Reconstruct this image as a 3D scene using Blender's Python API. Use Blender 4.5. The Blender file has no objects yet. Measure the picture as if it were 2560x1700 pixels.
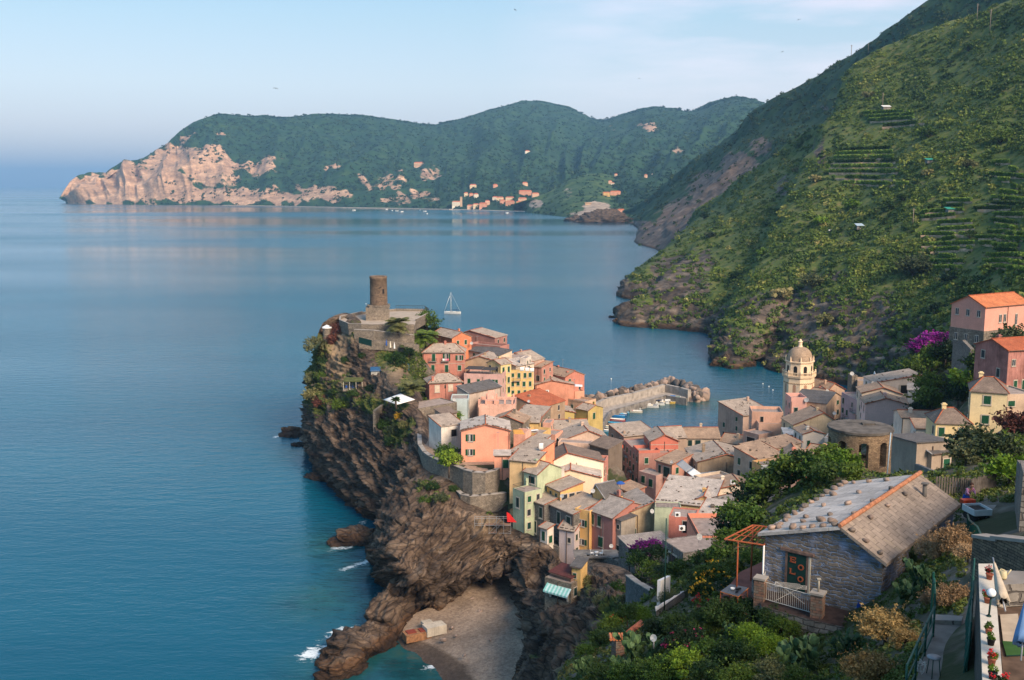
import bpy,math,random
import numpy as np
from mathutils import Vector,Matrix
from mathutils.bvhtree import BVHTree
R=math.radians
C=bpy.context.scene.collection
sc=bpy.context.scene
# ---------------------------------------------------------------- camera, sky, sun, exposure
CAMZ,FPX,PITCH=90.0,2600.0,R(8.53)
cam=bpy.data.objects.new('camera',bpy.data.cameras.new('camera'));C.objects.link(cam)
cam.location=(0,0,CAMZ);cam.rotation_euler=(R(90)-PITCH,0,0)
cam.data.sensor_width=36;cam.data.lens=36*FPX/2560;cam.data.clip_start=.5;cam.data.clip_end=200000
sc.camera=cam
sc.view_settings.view_transform='Standard';sc.view_settings.look='None';sc.view_settings.gamma=1
sc.view_settings.use_curve_mapping=False;sc.view_settings.exposure=0.5
SUN_EL,SUN_AZ=35,36
world=bpy.data.worlds.new('World');sc.world=world;world.use_nodes=True
def build_world():
 nt=world.node_tree;N=nt.nodes;L=nt.links;N.clear()
 out=N.new('ShaderNodeOutputWorld');tc=N.new('ShaderNodeTexCoord')
 sky=N.new('ShaderNodeTexSky');sky.sky_type='NISHITA';sky.sun_disc=False
 sky.sun_elevation=R(SUN_EL);sky.sun_rotation=R(180-SUN_AZ)
 b1=N.new('ShaderNodeBackground');b1.inputs[1].default_value=.05;L.new(sky.outputs[0],b1.inputs[0])
 sep=N.new('ShaderNodeSeparateXYZ');L.new(tc.outputs['Generated'],sep.inputs[0])
 rp=N.new('ShaderNodeValToRGB');L.new(sep.outputs[2],rp.inputs[0])
 st=[(0,(.30,.31,.43)),(.02,(.36,.345,.45)),(.05,(.43,.40,.49)),(.09,(.43,.46,.52)),(.15,(.31,.43,.50)),(.24,(.14,.37,.56)),(.5,(.09,.31,.54)),(1,(.10,.26,.44))]
 el=rp.color_ramp.elements
 el[0].position,el[0].color=st[0][0],st[0][1]+(1,);el[1].position,el[1].color=st[-1][0],st[-1][1]+(1,)
 for p,c in st[1:-1]:
  e=el.new(p);e.color=c+(1,)
 mp=N.new('ShaderNodeMapping');mp.inputs['Scale'].default_value=(2.2,2.2,13);L.new(tc.outputs['Generated'],mp.inputs[0])
 nz=N.new('ShaderNodeTexNoise');nz.inputs['Scale'].default_value=1.6;nz.inputs['Detail'].default_value=6;nz.inputs['Roughness'].default_value=.55;L.new(mp.outputs[0],nz.inputs[0])
 mr=N.new('ShaderNodeMapRange');mr.inputs[1].default_value=.36;mr.inputs[2].default_value=.56;L.new(nz.outputs[0],mr.inputs[0])
 mx=N.new('ShaderNodeMapRange');mx.inputs[1].default_value=-.02;mx.inputs[2].default_value=.16;L.new(sep.outputs[0],mx.inputs[0])
 mz=N.new('ShaderNodeMapRange');mz.inputs[1].default_value=.03;mz.inputs[2].default_value=.13;L.new(sep.outputs[2],mz.inputs[0])
 m1=N.new('ShaderNodeMath');m1.operation='MULTIPLY';L.new(mr.outputs[0],m1.inputs[0]);L.new(mx.outputs[0],m1.inputs[1])
 m2=N.new('ShaderNodeMath');m2.operation='MULTIPLY';L.new(m1.outputs[0],m2.inputs[0]);L.new(mz.outputs[0],m2.inputs[1])
 m3=N.new('ShaderNodeMath');m3.operation='MULTIPLY';m3.inputs[1].default_value=1.0;L.new(m2.outputs[0],m3.inputs[0])
 mix=N.new('ShaderNodeMix');mix.data_type='RGBA';mix.inputs[7].default_value=(.70,.60,.66,1)
 L.new(m3.outputs[0],mix.inputs[0]);L.new(rp.outputs[0],mix.inputs[6])
 b2=N.new('ShaderNodeBackground');b2.inputs[1].default_value=.76;L.new(mix.outputs[2],b2.inputs[0])
 ad=N.new('ShaderNodeAddShader');L.new(b1.outputs[0],ad.inputs[0]);L.new(b2.outputs[0],ad.inputs[1]);L.new(ad.outputs[0],out.inputs[0])
build_world()
sun=bpy.data.objects.new('sun',bpy.data.lights.new('sun','SUN'));C.objects.link(sun)
sun.data.energy=4.5;sun.data.angle=R(26);sun.data.color=(1,.80,.60)
_d=Vector((math.sin(R(SUN_AZ))*math.cos(R(SUN_EL)),-math.cos(R(SUN_AZ))*math.cos(R(SUN_EL)),math.sin(R(SUN_EL))))
sun.rotation_euler=_d.to_track_quat('Z','Y').to_euler()
sc.cycles.max_bounces=6;sc.cycles.diffuse_bounces=2;sc.cycles.glossy_bounces=3;sc.cycles.volume_bounces=0
sc.cycles.transparent_max_bounces=12
sc.cycles.use_denoising=True
# ---------------------------------------------------------------- survey: from a sight line of the photo to a point in the world
cp,sp=math.cos(PITCH),math.sin(PITCH)
def ray(u,v):
 x,y=(u-1280)/FPX,(850-v)/FPX
 return Vector((x,cp+y*sp,-sp+y*cp))
def W(u,v,Y):
 d=ray(u,v);t=Y/d.y
 return Vector((d.x*t,Y,CAMZ+d.z*t))
def Z(u,v,z):
 d=ray(u,v);t=(z-CAMZ)/d.z
 return Vector((d.x*t,d.y*t,z))
# ---------------------------------------------------------------- noise
def _hash(ix,iy,iz,s):
 h=(ix.astype(np.int64)*374761393+iy.astype(np.int64)*668265263+iz.astype(np.int64)*2147483647+s*974711)&0xffffffff
 h=((h^(h>>13))*1274126177)&0xffffffff
 h=((h^(h>>16))*2246822519)&0xffffffff
 return((h^(h>>15))&0xffffff)/float(0xffffff)
def vnoise(p,s=0):
 f=np.floor(p);w=p-f;w=w*w*(3-2*w);i=f.astype(np.int64);o=0
 for dx in(0,1):
  for dy in(0,1):
   for dz in(0,1):
    o=o+_hash(i[...,0]+dx,i[...,1]+dy,i[...,2]+dz,s)*(w[...,0]if dx else 1-w[...,0])*(w[...,1]if dy else 1-w[...,1])*(w[...,2]if dz else 1-w[...,2])
 return o
def fbm(p,octv=5,s=0,rough=.5):
 a,t,o,q=1,0,0,np.array(p,float)
 for k in range(octv):
  o=o+a*(vnoise(q,s+k)*2-1);t+=a;a*=rough;q=q*2.03+17.3
 return o/t
def ridged(p,octv=5,s=0):
 a,t,o,q=1,0,0,np.array(p,float)
 for k in range(octv):
  o=o+a*(1-2*np.abs(vnoise(q,s+k)*2-1));t+=a;a*=.5;q=q*2.03+17.3
 return o/t
def worley(p,s=0):
 f=np.floor(p).astype(np.int64);b1=np.full(p.shape[:-1],9.);b2=b1.copy();ci=b1*0
 for dx in(-1,0,1):
  for dy in(-1,0,1):
   for dz in(-1,0,1):
    x,y,z=f[...,0]+dx,f[...,1]+dy,f[...,2]+dz
    q=np.stack([x+_hash(x,y,z,s),y+_hash(x,y,z,s+1),z+_hash(x,y,z,s+2)],-1);d=np.sqrt(((p-q)**2).sum(-1));c=_hash(x,y,z,s+3)
    n=d<b1;b2=np.where(n,b1,np.minimum(b2,d));ci=np.where(n,c,ci);b1=np.where(n,d,b1)
 return ci,b2-b1
# ---------------------------------------------------------------- materials
MATS={}
def newmat(name):
 m=bpy.data.materials.new(name);m.use_nodes=True;nt=m.node_tree
 b=nt.nodes['Principled BSDF'];b.inputs['Specular IOR Level'].default_value=.25
 return m,nt.nodes,nt.links,b
def rgb(h):
 if isinstance(h,tuple):return h
 c=[int(h[i:i+2],16)/255 for i in(0,2,4)]
 return tuple(x/12.92 if x<=.04045 else((x+.055)/1.055)**2.4 for x in c)
def ramp(N,stops):
 r=N.new('ShaderNodeValToRGB');el=r.color_ramp.elements
 el[0].position=stops[0][0];el[0].color=tuple(rgb(stops[0][1]))+(1,)
 el[1].position=stops[-1][0];el[1].color=tuple(rgb(stops[-1][1]))+(1,)
 for p,c in stops[1:-1]:
  e=el.new(p);e.color=tuple(rgb(c))+(1,)
 return r
def mulc(N,L,a,b,f=1,mode='MULTIPLY'):
 m=N.new('ShaderNodeMix');m.data_type='RGBA';m.blend_type=mode
 if hasattr(f,'links'):L.new(f,m.inputs[0])
 else:m.inputs[0].default_value=f
 for i,x in((6,a),(7,b)):
  if hasattr(x,'links'):L.new(x,m.inputs[i])
  else:m.inputs[i].default_value=tuple(rgb(x))+(1,)
 return m.outputs[2]
def noise(N,L,vec,scale,det=4,rough=.55,dist=0):
 n=N.new('ShaderNodeTexNoise');n.inputs['Scale'].default_value=scale;n.inputs['Detail'].default_value=det
 n.inputs['Roughness'].default_value=rough;n.inputs['Distortion'].default_value=dist
 if vec is not None:L.new(vec,n.inputs['Vector'])
 return n.outputs['Fac']
def mapping(N,L,vec,scale=(1,1,1),rot=(0,0,0)):
 m=N.new('ShaderNodeMapping');m.inputs['Scale'].default_value=scale;m.inputs['Rotation'].default_value=rot
 L.new(vec,m.inputs[0]);return m.outputs[0]
def bump(N,L,b,h,strength,dist=1):
 n=N.new('ShaderNodeBump');n.inputs['Strength'].default_value=strength;n.inputs['Distance'].default_value=dist
 L.new(h,n.inputs['Height']);L.new(n.outputs[0],b.inputs['Normal'])
def flat(name,col,rough=.7,metal=0,var=.12,scale=3.0):
 k=('flat',name)
 if k in MATS:return MATS[k]
 m,N,L,b=newmat(name);tc=N.new('ShaderNodeTexCoord')
 n=noise(N,L,tc.outputs['Object'],scale)
 r=ramp(N,[(.25,(1-var*2,)*3),(.75,(1+var,)*3)]);L.new(n,r.inputs[0])
 L.new(mulc(N,L,col,r.outputs[0]),b.inputs['Base Color'])
 b.inputs['Roughness'].default_value=rough;b.inputs['Metallic'].default_value=metal
 MATS[k]=m;return m
def plaster(col,stain=.5):
 k=('pl',col,stain)
 if k in MATS:return MATS[k]
 m,N,L,b=newmat('plaster');tc=N.new('ShaderNodeTexCoord');ge=N.new('ShaderNodeNewGeometry')
 P=ge.outputs['Position']
 n1=noise(N,L,P,.35,5,.6);r1=ramp(N,[(.3,(1-.5*stain,)*3),(.62,(1.06,)*3)]);L.new(n1,r1.inputs[0])
 n2=noise(N,L,mapping(N,L,P,(2.2,2.2,.25)),1.0,5,.65)
 r2=ramp(N,[(.32,tuple(1-stain*x for x in(.42,.45,.45))),(.52,(1,1,1))]);L.new(n2,r2.inputs[0])
 n3=noise(N,L,P,4,4,.7);r3=ramp(N,[(.3,(.86,)*3),(.7,(1.06,)*3)]);L.new(n3,r3.inputs[0])
 c=mulc(N,L,col,r1.outputs[0]);c=mulc(N,L,c,r2.outputs[0],.8);c=mulc(N,L,c,r3.outputs[0])
 n4=noise(N,L,P,.9,5,.7);r4=ramp(N,[(.66,(0,0,0)),(.70,(1,1,1))]);L.new(n4,r4.inputs[0])
 mm=N.new('ShaderNodeMath');mm.operation='MULTIPLY';mm.inputs[1].default_value=.8*stain;L.new(r4.outputs[0],mm.inputs[0])
 c=mulc(N,L,c,(.42,.36,.3),mm.outputs[0],'MIX')
 L.new(c,b.inputs['Base Color']);b.inputs['Roughness'].default_value=.92;bump(N,L,b,n3,.25,.03)
 MATS[k]=m;return m
def slate(kind='slate',col=(.40,.37,.34),rowh=.35):
 k=('sl',kind)
 if k in MATS:return MATS[k]
 m,N,L,b=newmat(kind);uv=N.new('ShaderNodeUVMap');ge=N.new('ShaderNodeNewGeometry')
 br=N.new('ShaderNodeTexBrick');L.new(uv.outputs[0],br.inputs[0])
 br.inputs['Scale'].default_value=1;br.inputs['Brick Width'].default_value=rowh*1.5;br.inputs['Row Height'].default_value=rowh
 br.inputs['Mortar Size'].default_value=.02;br.inputs['Mortar Smooth'].default_value=.3
 br.inputs['Color1'].default_value=(.86,)*3+(1,);br.inputs['Color2'].default_value=(1.1,)*3+(1,);br.inputs['Mortar'].default_value=(.55,)*3+(1,)
 n1=noise(N,L,ge.outputs['Position'],.5,5,.65);r1=ramp(N,[(.3,(.68,.66,.64)),(.7,(1.14,1.1,1.05))]);L.new(n1,r1.inputs[0])
 n2=noise(N,L,ge.outputs['Position'],3.5,4,.7);r2=ramp(N,[(.3,(.78,)*3),(.7,(1.12,)*3)]);L.new(n2,r2.inputs[0])
 c=mulc(N,L,col,br.outputs[0]);c=mulc(N,L,c,r1.outputs[0]);c=mulc(N,L,c,r2.outputs[0])
 n3=noise(N,L,ge.outputs['Position'],1.3,5,.7);r3=ramp(N,[(.6,(0,0,0)),(.72,(.5,)*3)]);L.new(n3,r3.inputs[0])
 c=mulc(N,L,c,(.27,.22,.12),r3.outputs[0],'MIX')
 L.new(c,b.inputs['Base Color']);b.inputs['Roughness'].default_value=.85
 bump(N,L,b,br.outputs['Color'],.5,.05);MATS[k]=m;return m
def masonry(kind,c1,c2,mortar,rowh=.28,w=.6):
 k=('ms',kind)
 if k in MATS:return MATS[k]
 m,N,L,b=newmat(kind);uv=N.new('ShaderNodeUVMap');ge=N.new('ShaderNodeNewGeometry')
 nn=N.new('ShaderNodeTexNoise');nn.inputs['Scale'].default_value=1.7;nn.inputs['Detail'].default_value=3;L.new(uv.outputs[0],nn.inputs[0])
 va=N.new('ShaderNodeVectorMath');va.operation='MULTIPLY_ADD';va.inputs[1].default_value=(w*1.1,rowh*1.1,0)
 L.new(nn.outputs['Color'],va.inputs[0]);L.new(uv.outputs[0],va.inputs[2])
 br=N.new('ShaderNodeTexBrick');L.new(va.outputs[0],br.inputs[0])
 br.inputs['Scale'].default_value=1;br.inputs['Brick Width'].default_value=w;br.inputs['Row Height'].default_value=rowh
 br.inputs['Mortar Size'].default_value=rowh*.13;br.inputs['Mortar Smooth'].default_value=.5;br.inputs['Bias'].default_value=-.1
 br.inputs['Color1'].default_value=rgb(c1)+(1,);br.inputs['Color2'].default_value=rgb(c2)+(1,);br.inputs['Mortar'].default_value=rgb(mortar)+(1,)
 n2=noise(N,L,ge.outputs['Position'],1.1/w,4,.7);r2=ramp(N,[(.3,(.6,)*3),(.7,(1.3,)*3)]);L.new(n2,r2.inputs[0])
 n1=noise(N,L,ge.outputs['Position'],.3,4,.6);r1=ramp(N,[(.3,(.75,.75,.73)),(.7,(1.15,1.12,1.06))]);L.new(n1,r1.inputs[0])
 c=mulc(N,L,br.outputs[0],r2.outputs[0]);c=mulc(N,L,c,r1.outputs[0])
 L.new(c,b.inputs['Base Color']);b.inputs['Roughness'].default_value=.95
 inv=N.new('ShaderNodeMath');inv.operation='SUBTRACT';inv.inputs[0].default_value=1;L.new(br.outputs['Fac'],inv.inputs[1])
 bump(N,L,b,inv.outputs[0],.8,rowh*.3);MATS[k]=m;return m
def rockmat(name,cols,rot,sc1=.5,veg=None,stretch=(.12,.12,1.4),attr=None,attrcols=None,bs=.9,wet=True,crack=0):
 m,N,L,b=newmat(name);ge=N.new('ShaderNodeNewGeometry');P=ge.outputs['Position']
 wv=N.new('ShaderNodeTexNoise');wv.inputs['Scale'].default_value=.03;wv.inputs['Detail'].default_value=3;L.new(P,wv.inputs[0])
 va=N.new('ShaderNodeVectorMath');va.operation='MULTIPLY_ADD';va.inputs[1].default_value=(28,28,28);L.new(wv.outputs['Color'],va.inputs[0]);L.new(P,va.inputs[2])
 mp=mapping(N,L,va.outputs[0],stretch,rot)
 n1=noise(N,L,mp,sc1,8,.68);r1=ramp(N,cols);L.new(n1,r1.inputs[0])
 n2=noise(N,L,P,.09,5,.6);r2=ramp(N,[(.3,(.62,.6,.58)),(.7,(1.25,1.2,1.12))]);L.new(n2,r2.inputs[0])
 c=mulc(N,L,r1.outputs[0],r2.outputs[0])
 n5=noise(N,L,P,.9,6,.7);r5=ramp(N,[(.3,(.7,)*3),(.7,(1.2,)*3)]);L.new(n5,r5.inputs[0]);c=mulc(N,L,c,r5.outputs[0])
 if attr:
  at=N.new('ShaderNodeAttribute');at.attribute_name=attr
  n3=noise(N,L,P,attrcols[1],6,.65);
  ad=N.new('ShaderNodeMath');ad.operation='ADD';L.new(at.outputs['Fac'],ad.inputs[0]);L.new(n3,ad.inputs[1])
  r3=ramp(N,[(.94,(0,0,0)),(1.0,(1,1,1))]if False else[(.47,(0,0,0)),(.51,(1,1,1))])
  hf=N.new('ShaderNodeMath');hf.operation='MULTIPLY';hf.inputs[1].default_value=.5;L.new(ad.outputs[0],hf.inputs[0]);L.new(hf.outputs[0],r3.inputs[0])
  n4=noise(N,L,P,attrcols[2],6,.7);r4=ramp(N,attrcols[0]);L.new(n4,r4.inputs[0])
  c=mulc(N,L,c,r4.outputs[0],r3.outputs[0],'MIX')
 if crack:
  vo=N.new('ShaderNodeTexVoronoi');vo.feature='DISTANCE_TO_EDGE';vo.inputs['Scale'].default_value=crack;L.new(mapping(N,L,va.outputs[0],(1,1,1.8),rot),vo.inputs['Vector'])
  rc_=ramp(N,[(0,(.28,)*3),(.06,(.9,)*3),(.2,(1.05,)*3)]);L.new(vo.outputs['Distance'],rc_.inputs[0]);c=mulc(N,L,c,rc_.outputs[0])
  ao=N.new('ShaderNodeAttribute');ao.attribute_name='ochre';c=mulc(N,L,c,mulc(N,L,(.42,.30,.18),r5.outputs[0]),ao.outputs['Fac'],'MIX')
 if wet:
  sx=N.new('ShaderNodeSeparateXYZ');L.new(P,sx.inputs[0])
  w=ramp(N,[(0,(.35,.3,.27)),(.55,(.95,.72,.5)),(.8,(1,1,1))]);mr=N.new('ShaderNodeMapRange');mr.inputs[1].default_value=0;mr.inputs[2].default_value=2.6
  nn=noise(N,L,P,.5,4);sb=N.new('ShaderNodeMath');sb.operation='MULTIPLY_ADD';sb.inputs[1].default_value=-1.5;L.new(nn,sb.inputs[0]);L.new(sx.outputs[2],sb.inputs[2])
  L.new(sb.outputs[0],mr.inputs[0]);L.new(mr.outputs[0],w.inputs[0]);c=mulc(N,L,c,w.outputs[0])
 L.new(c,b.inputs['Base Color']);b.inputs['Roughness'].default_value=.9;bump(N,L,b,n1,bs,1.2)
 return m
def leafmat(name,cols,attr=None,sc1=.6):
 k=('lf',name)
 if k in MATS:return MATS[k]
 m,N,L,b=newmat(name);ge=N.new('ShaderNodeNewGeometry');oi=N.new('ShaderNodeObjectInfo')
 n1=noise(N,L,ge.outputs['Position'],sc1,3,.6)
 ad=N.new('ShaderNodeMath');ad.operation='ADD';L.new(n1,ad.inputs[0])
 if attr:
  at=N.new('ShaderNodeAttribute');at.attribute_name=attr;L.new(at.outputs['Fac'],ad.inputs[1])
 else:L.new(oi.outputs['Random'],ad.inputs[1])
 hf=N.new('ShaderNodeMath');hf.operation='MULTIPLY';hf.inputs[1].default_value=.5;L.new(ad.outputs[0],hf.inputs[0])
 r=ramp(N,cols);L.new(hf.outputs[0],r.inputs[0])
 ri=N.new('ShaderNodeMapRange');ri.inputs[3].default_value=.6;ri.inputs[4].default_value=1.35;L.new(ge.outputs['Random Per Island'],ri.inputs[0])
 L.new(mulc(N,L,r.outputs[0],ri.outputs[0]),b.inputs['Base Color']);b.inputs['Roughness'].default_value=.6
 tr=N.new('ShaderNodeBsdfTranslucent');L.new(r.outputs[0],tr.inputs[0]);mx=N.new('ShaderNodeMixShader');mx.inputs[0].default_value=.2
 L.new(b.outputs[0],mx.inputs[1]);L.new(tr.outputs[0],mx.inputs[2]);L.new(mx.outputs[0],N['Material Output'].inputs[0])
 MATS[k]=m;return m
# ---------------------------------------------------------------- mesh building
def tag(o,label=None,cat=None,group=None,kind=None):
 if label:o['label']=label
 if cat:o['category']=cat
 if group:o['group']=group
 if kind:o['kind']=kind
 return o
def thing(name,label,cat,loc=(0,0,0),rz=0,group=None):
 o=bpy.data.objects.new(name,None);C.objects.link(o);o.location=loc;o.rotation_euler=(0,0,rz);o.empty_display_size=.3
 return tag(o,label,cat,group)
def link(name,me,parent=None,loc=None,rot=None,scale=None):
 o=bpy.data.objects.new(name,me);C.objects.link(o)
 if parent:o.parent=parent
 if loc is not None:o.location=loc
 if rot is not None:o.rotation_euler=rot
 if scale is not None:o.scale=scale
 return o
def copy_tree(o,parent=None):
 c=o.copy();C.objects.link(c)
 if parent:c.parent=parent
 for ch in o.children:copy_tree(ch,c)
 return c
def npmesh(name,verts,faces,mat,smooth=False,attr=None,uv=None):
 """verts (n,3); faces (m,4) or (m,3) int arrays"""
 me=bpy.data.meshes.new(name);verts=np.asarray(verts,np.float32);faces=np.asarray(faces,np.int32)
 n,m,k=len(verts),len(faces),faces.shape[1]
 me.vertices.add(n);me.vertices.foreach_set('co',verts.ravel());me.loops.add(m*k);me.loops.foreach_set('vertex_index',faces.ravel())
 me.polygons.add(m);me.polygons.foreach_set('loop_start',np.arange(0,m*k,k,dtype=np.int32));me.polygons.foreach_set('loop_total',np.full(m,k,np.int32))
 if smooth:me.polygons.foreach_set('use_smooth',np.ones(m,bool))
 me.update(calc_edges=True);me.validate()
 for key,val in(attr or{}).items():
  a=me.attributes.new(key,'FLOAT','POINT');a.data.foreach_set('value',np.asarray(val,np.float32))
 if uv is not None:
  l=me.uv_layers.new(name='UVMap');l.data.foreach_set('uv',np.asarray(uv,np.float32)[faces.ravel()].ravel())
 if mat:me.materials.append(mat)
 return me
class MB:
 def __init__(s):s.v,s.f,s.uv,s.mi,s.sm=[],[],[],[],[]
 def face(s,pts,uv=None,mi=0,sm=False):
  pts=[Vector(p)for p in pts];i=len(s.v);s.v+=pts;s.f.append(tuple(range(i,i+len(pts))))
  if uv is None:
   n=(pts[1]-pts[0]).cross(pts[2]-pts[0])
   n=n.normalized()if n.length>1e-9 else Vector((0,0,1))
   if abs(n.z)>.9:uv=[(p.x,p.y)for p in pts]
   else:
    h=Vector((-n.y,n.x,0)).normalized();up=n.cross(h);uv=[(p.dot(h),p.dot(up))for p in pts]
  s.uv.append(uv);s.mi.append(mi);s.sm.append(sm)
 def hexa(s,a,b,mi=0):
  s.face([a[3],a[2],a[1],a[0]],mi=mi);s.face(b,mi=mi)
  for i in range(4):j=(i+1)%4;s.face([a[i],a[j],b[j],b[i]],mi=mi)
 def box(s,c,d,rz=0,mi=0,M=None):
  x,y,z=d[0]/2,d[1]/2,d[2]/2;cs,sn=math.cos(rz),math.sin(rz);P=[]
  for sz in(-z,z):
   q=[]
   for sx,sy in((-x,-y),(x,-y),(x,y),(-x,y)):
    p=Vector((c[0]+sx*cs-sy*sn,c[1]+sx*sn+sy*cs,c[2]+sz));q.append(M@p if M else p)
   P.append(q)
  s.hexa(P[0],P[1],mi)
 def bar(s,a,b,r,mi=0,n=6,r2=None,sm=True):
  a,b=Vector(a),Vector(b);r2=r if r2 is None else r2;d=(b-a).normalized()
  u=d.cross(Vector((0,0,1))if abs(d.z)<.9 else Vector((1,0,0))).normalized();w=d.cross(u)
  A=[a+(u*math.cos(t*2*math.pi/n)+w*math.sin(t*2*math.pi/n))*r for t in range(n)]
  B=[b+(u*math.cos(t*2*math.pi/n)+w*math.sin(t*2*math.pi/n))*r2 for t in range(n)]
  for i in range(n):j=(i+1)%n;s.face([A[i],B[i],B[j],A[j]],mi=mi,sm=sm)
  s.face(A,mi=mi);s.face(B[::-1],mi=mi)
 def path(s,pts,r,mi=0,n=6):
  for i in range(len(pts)-1):s.bar(pts[i],pts[i+1],r,mi,n)
 def lathe(s,c,prof,n=16,mi=0,sm=True,sx=1,sy=1,a0=0,a1=2*math.pi):
  c=Vector(c);rings=[];full=abs(a1-a0-2*math.pi)<1e-6;m=n if full else n+1
  for r,z in prof:rings.append([c+Vector((r*math.cos(a0+(a1-a0)*t/n)*sx,r*math.sin(a0+(a1-a0)*t/n)*sy,z))for t in range(m)])
  for k in range(len(rings)-1):
   for i in range(n):
    j=(i+1)%m;a,b,c2,d=rings[k][i],rings[k][j],rings[k+1][j],rings[k+1][i]
    R0=prof[k][0];per=(a1-a0)*max(R0,prof[k+1][0])
    uv=[(per*i/n,prof[k][1]),(per*(i+1)/n,prof[k][1]),(per*(i+1)/n,prof[k+1][1]),(per*i/n,prof[k+1][1])]
    if prof[k][0]<1e-6:s.face([a,c2,d],uv=[uv[0],uv[2],uv[3]],mi=mi,sm=sm)
    elif prof[k+1][0]<1e-6:s.face([a,b,c2],uv=uv[:3],mi=mi,sm=sm)
    else:s.face([a,b,c2,d],uv=uv,mi=mi,sm=sm)
 def sphere(s,c,r,n=10,m=6,mi=0,sx=1,sy=1,sz=1):
  s.lathe((c[0],c[1],c[2]),[(r*math.sin(math.pi*k/m),-r*sz*math.cos(math.pi*k/m))for k in range(m+1)],n,mi,True,sx,sy)
 def mesh(s,name,mats,weld=True):
  me=bpy.data.meshes.new(name);me.from_pydata(s.v,[],s.f)
  l=me.uv_layers.new(name='UVMap');l.data.foreach_set('uv',[c for u in s.uv for p in u for c in p])
  me.polygons.foreach_set('material_index',s.mi);me.polygons.foreach_set('use_smooth',s.sm)
  for m in(mats if isinstance(mats,(list,tuple))else[mats]):me.materials.append(m)
  if weld:
   import bmesh
   bm=bmesh.new();bm.from_mesh(me);bmesh.ops.remove_doubles(bm,verts=bm.verts,dist=1e-4);bm.to_mesh(me);bm.free()
  me.update();return me
 def build(s,name,mats,parent=None,weld=True,**k):return link(name,s.mesh(name,mats,weld),parent,**k)
def catmull(P,t):
 """P (n,...) control array sampled at float t in [0,n-1]"""
 n=len(P);i=np.clip(np.floor(t).astype(int),0,n-2);f=(t-i).reshape((-1,)+(1,)*(P.ndim-1))
 a,b,c,d=P[np.clip(i-1,0,n-1)],P[i],P[i+1],P[np.clip(i+2,0,n-1)]
 return .5*((2*b)+(-a+c)*f+(2*a-5*b+4*c-d)*f*f+(-a+3*b-3*c+d)*f**3)
def loftgrid(rows,nu,nv):
 P=np.array([[tuple(p)for p in r]for r in rows])
 A=catmull(P,np.linspace(0,len(P)-1,nv))
 B=catmull(np.swapaxes(A,0,1),np.linspace(0,P.shape[1]-1,nu))
 return np.swapaxes(B,0,1)
def gridnormals(G):
 du=np.gradient(G,axis=1);dv=np.gradient(G,axis=0);n=np.cross(du,dv);n/=np.linalg.norm(n,axis=-1,keepdims=True)+1e-9
 return n
def gridfaces(nv,nu):
 i=np.arange(nv*nu).reshape(nv,nu);return np.stack([i[:-1,:-1],i[:-1,1:],i[1:,1:],i[1:,:-1]],-1).reshape(-1,4)
def project(P):
 P=np.asarray(P,float);x,y,z=P[...,0],P[...,1],P[...,2]-CAMZ
 yc=y*cp-z*sp;up=y*sp+z*cp;return 1280+FPX*x/yc,850-FPX*up/yc
def bvh_of(G):
 nv,nu=G.shape[:2];return BVHTree.FromPolygons([Vector(p)for p in G.reshape(-1,3)],[tuple(int(k)for k in f)for f in gridfaces(nv,nu)])
def hit(bvh,u,v):
 h=bvh.ray_cast(Vector((0,0,CAMZ)),ray(u,v).normalized());return h[0]
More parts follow.
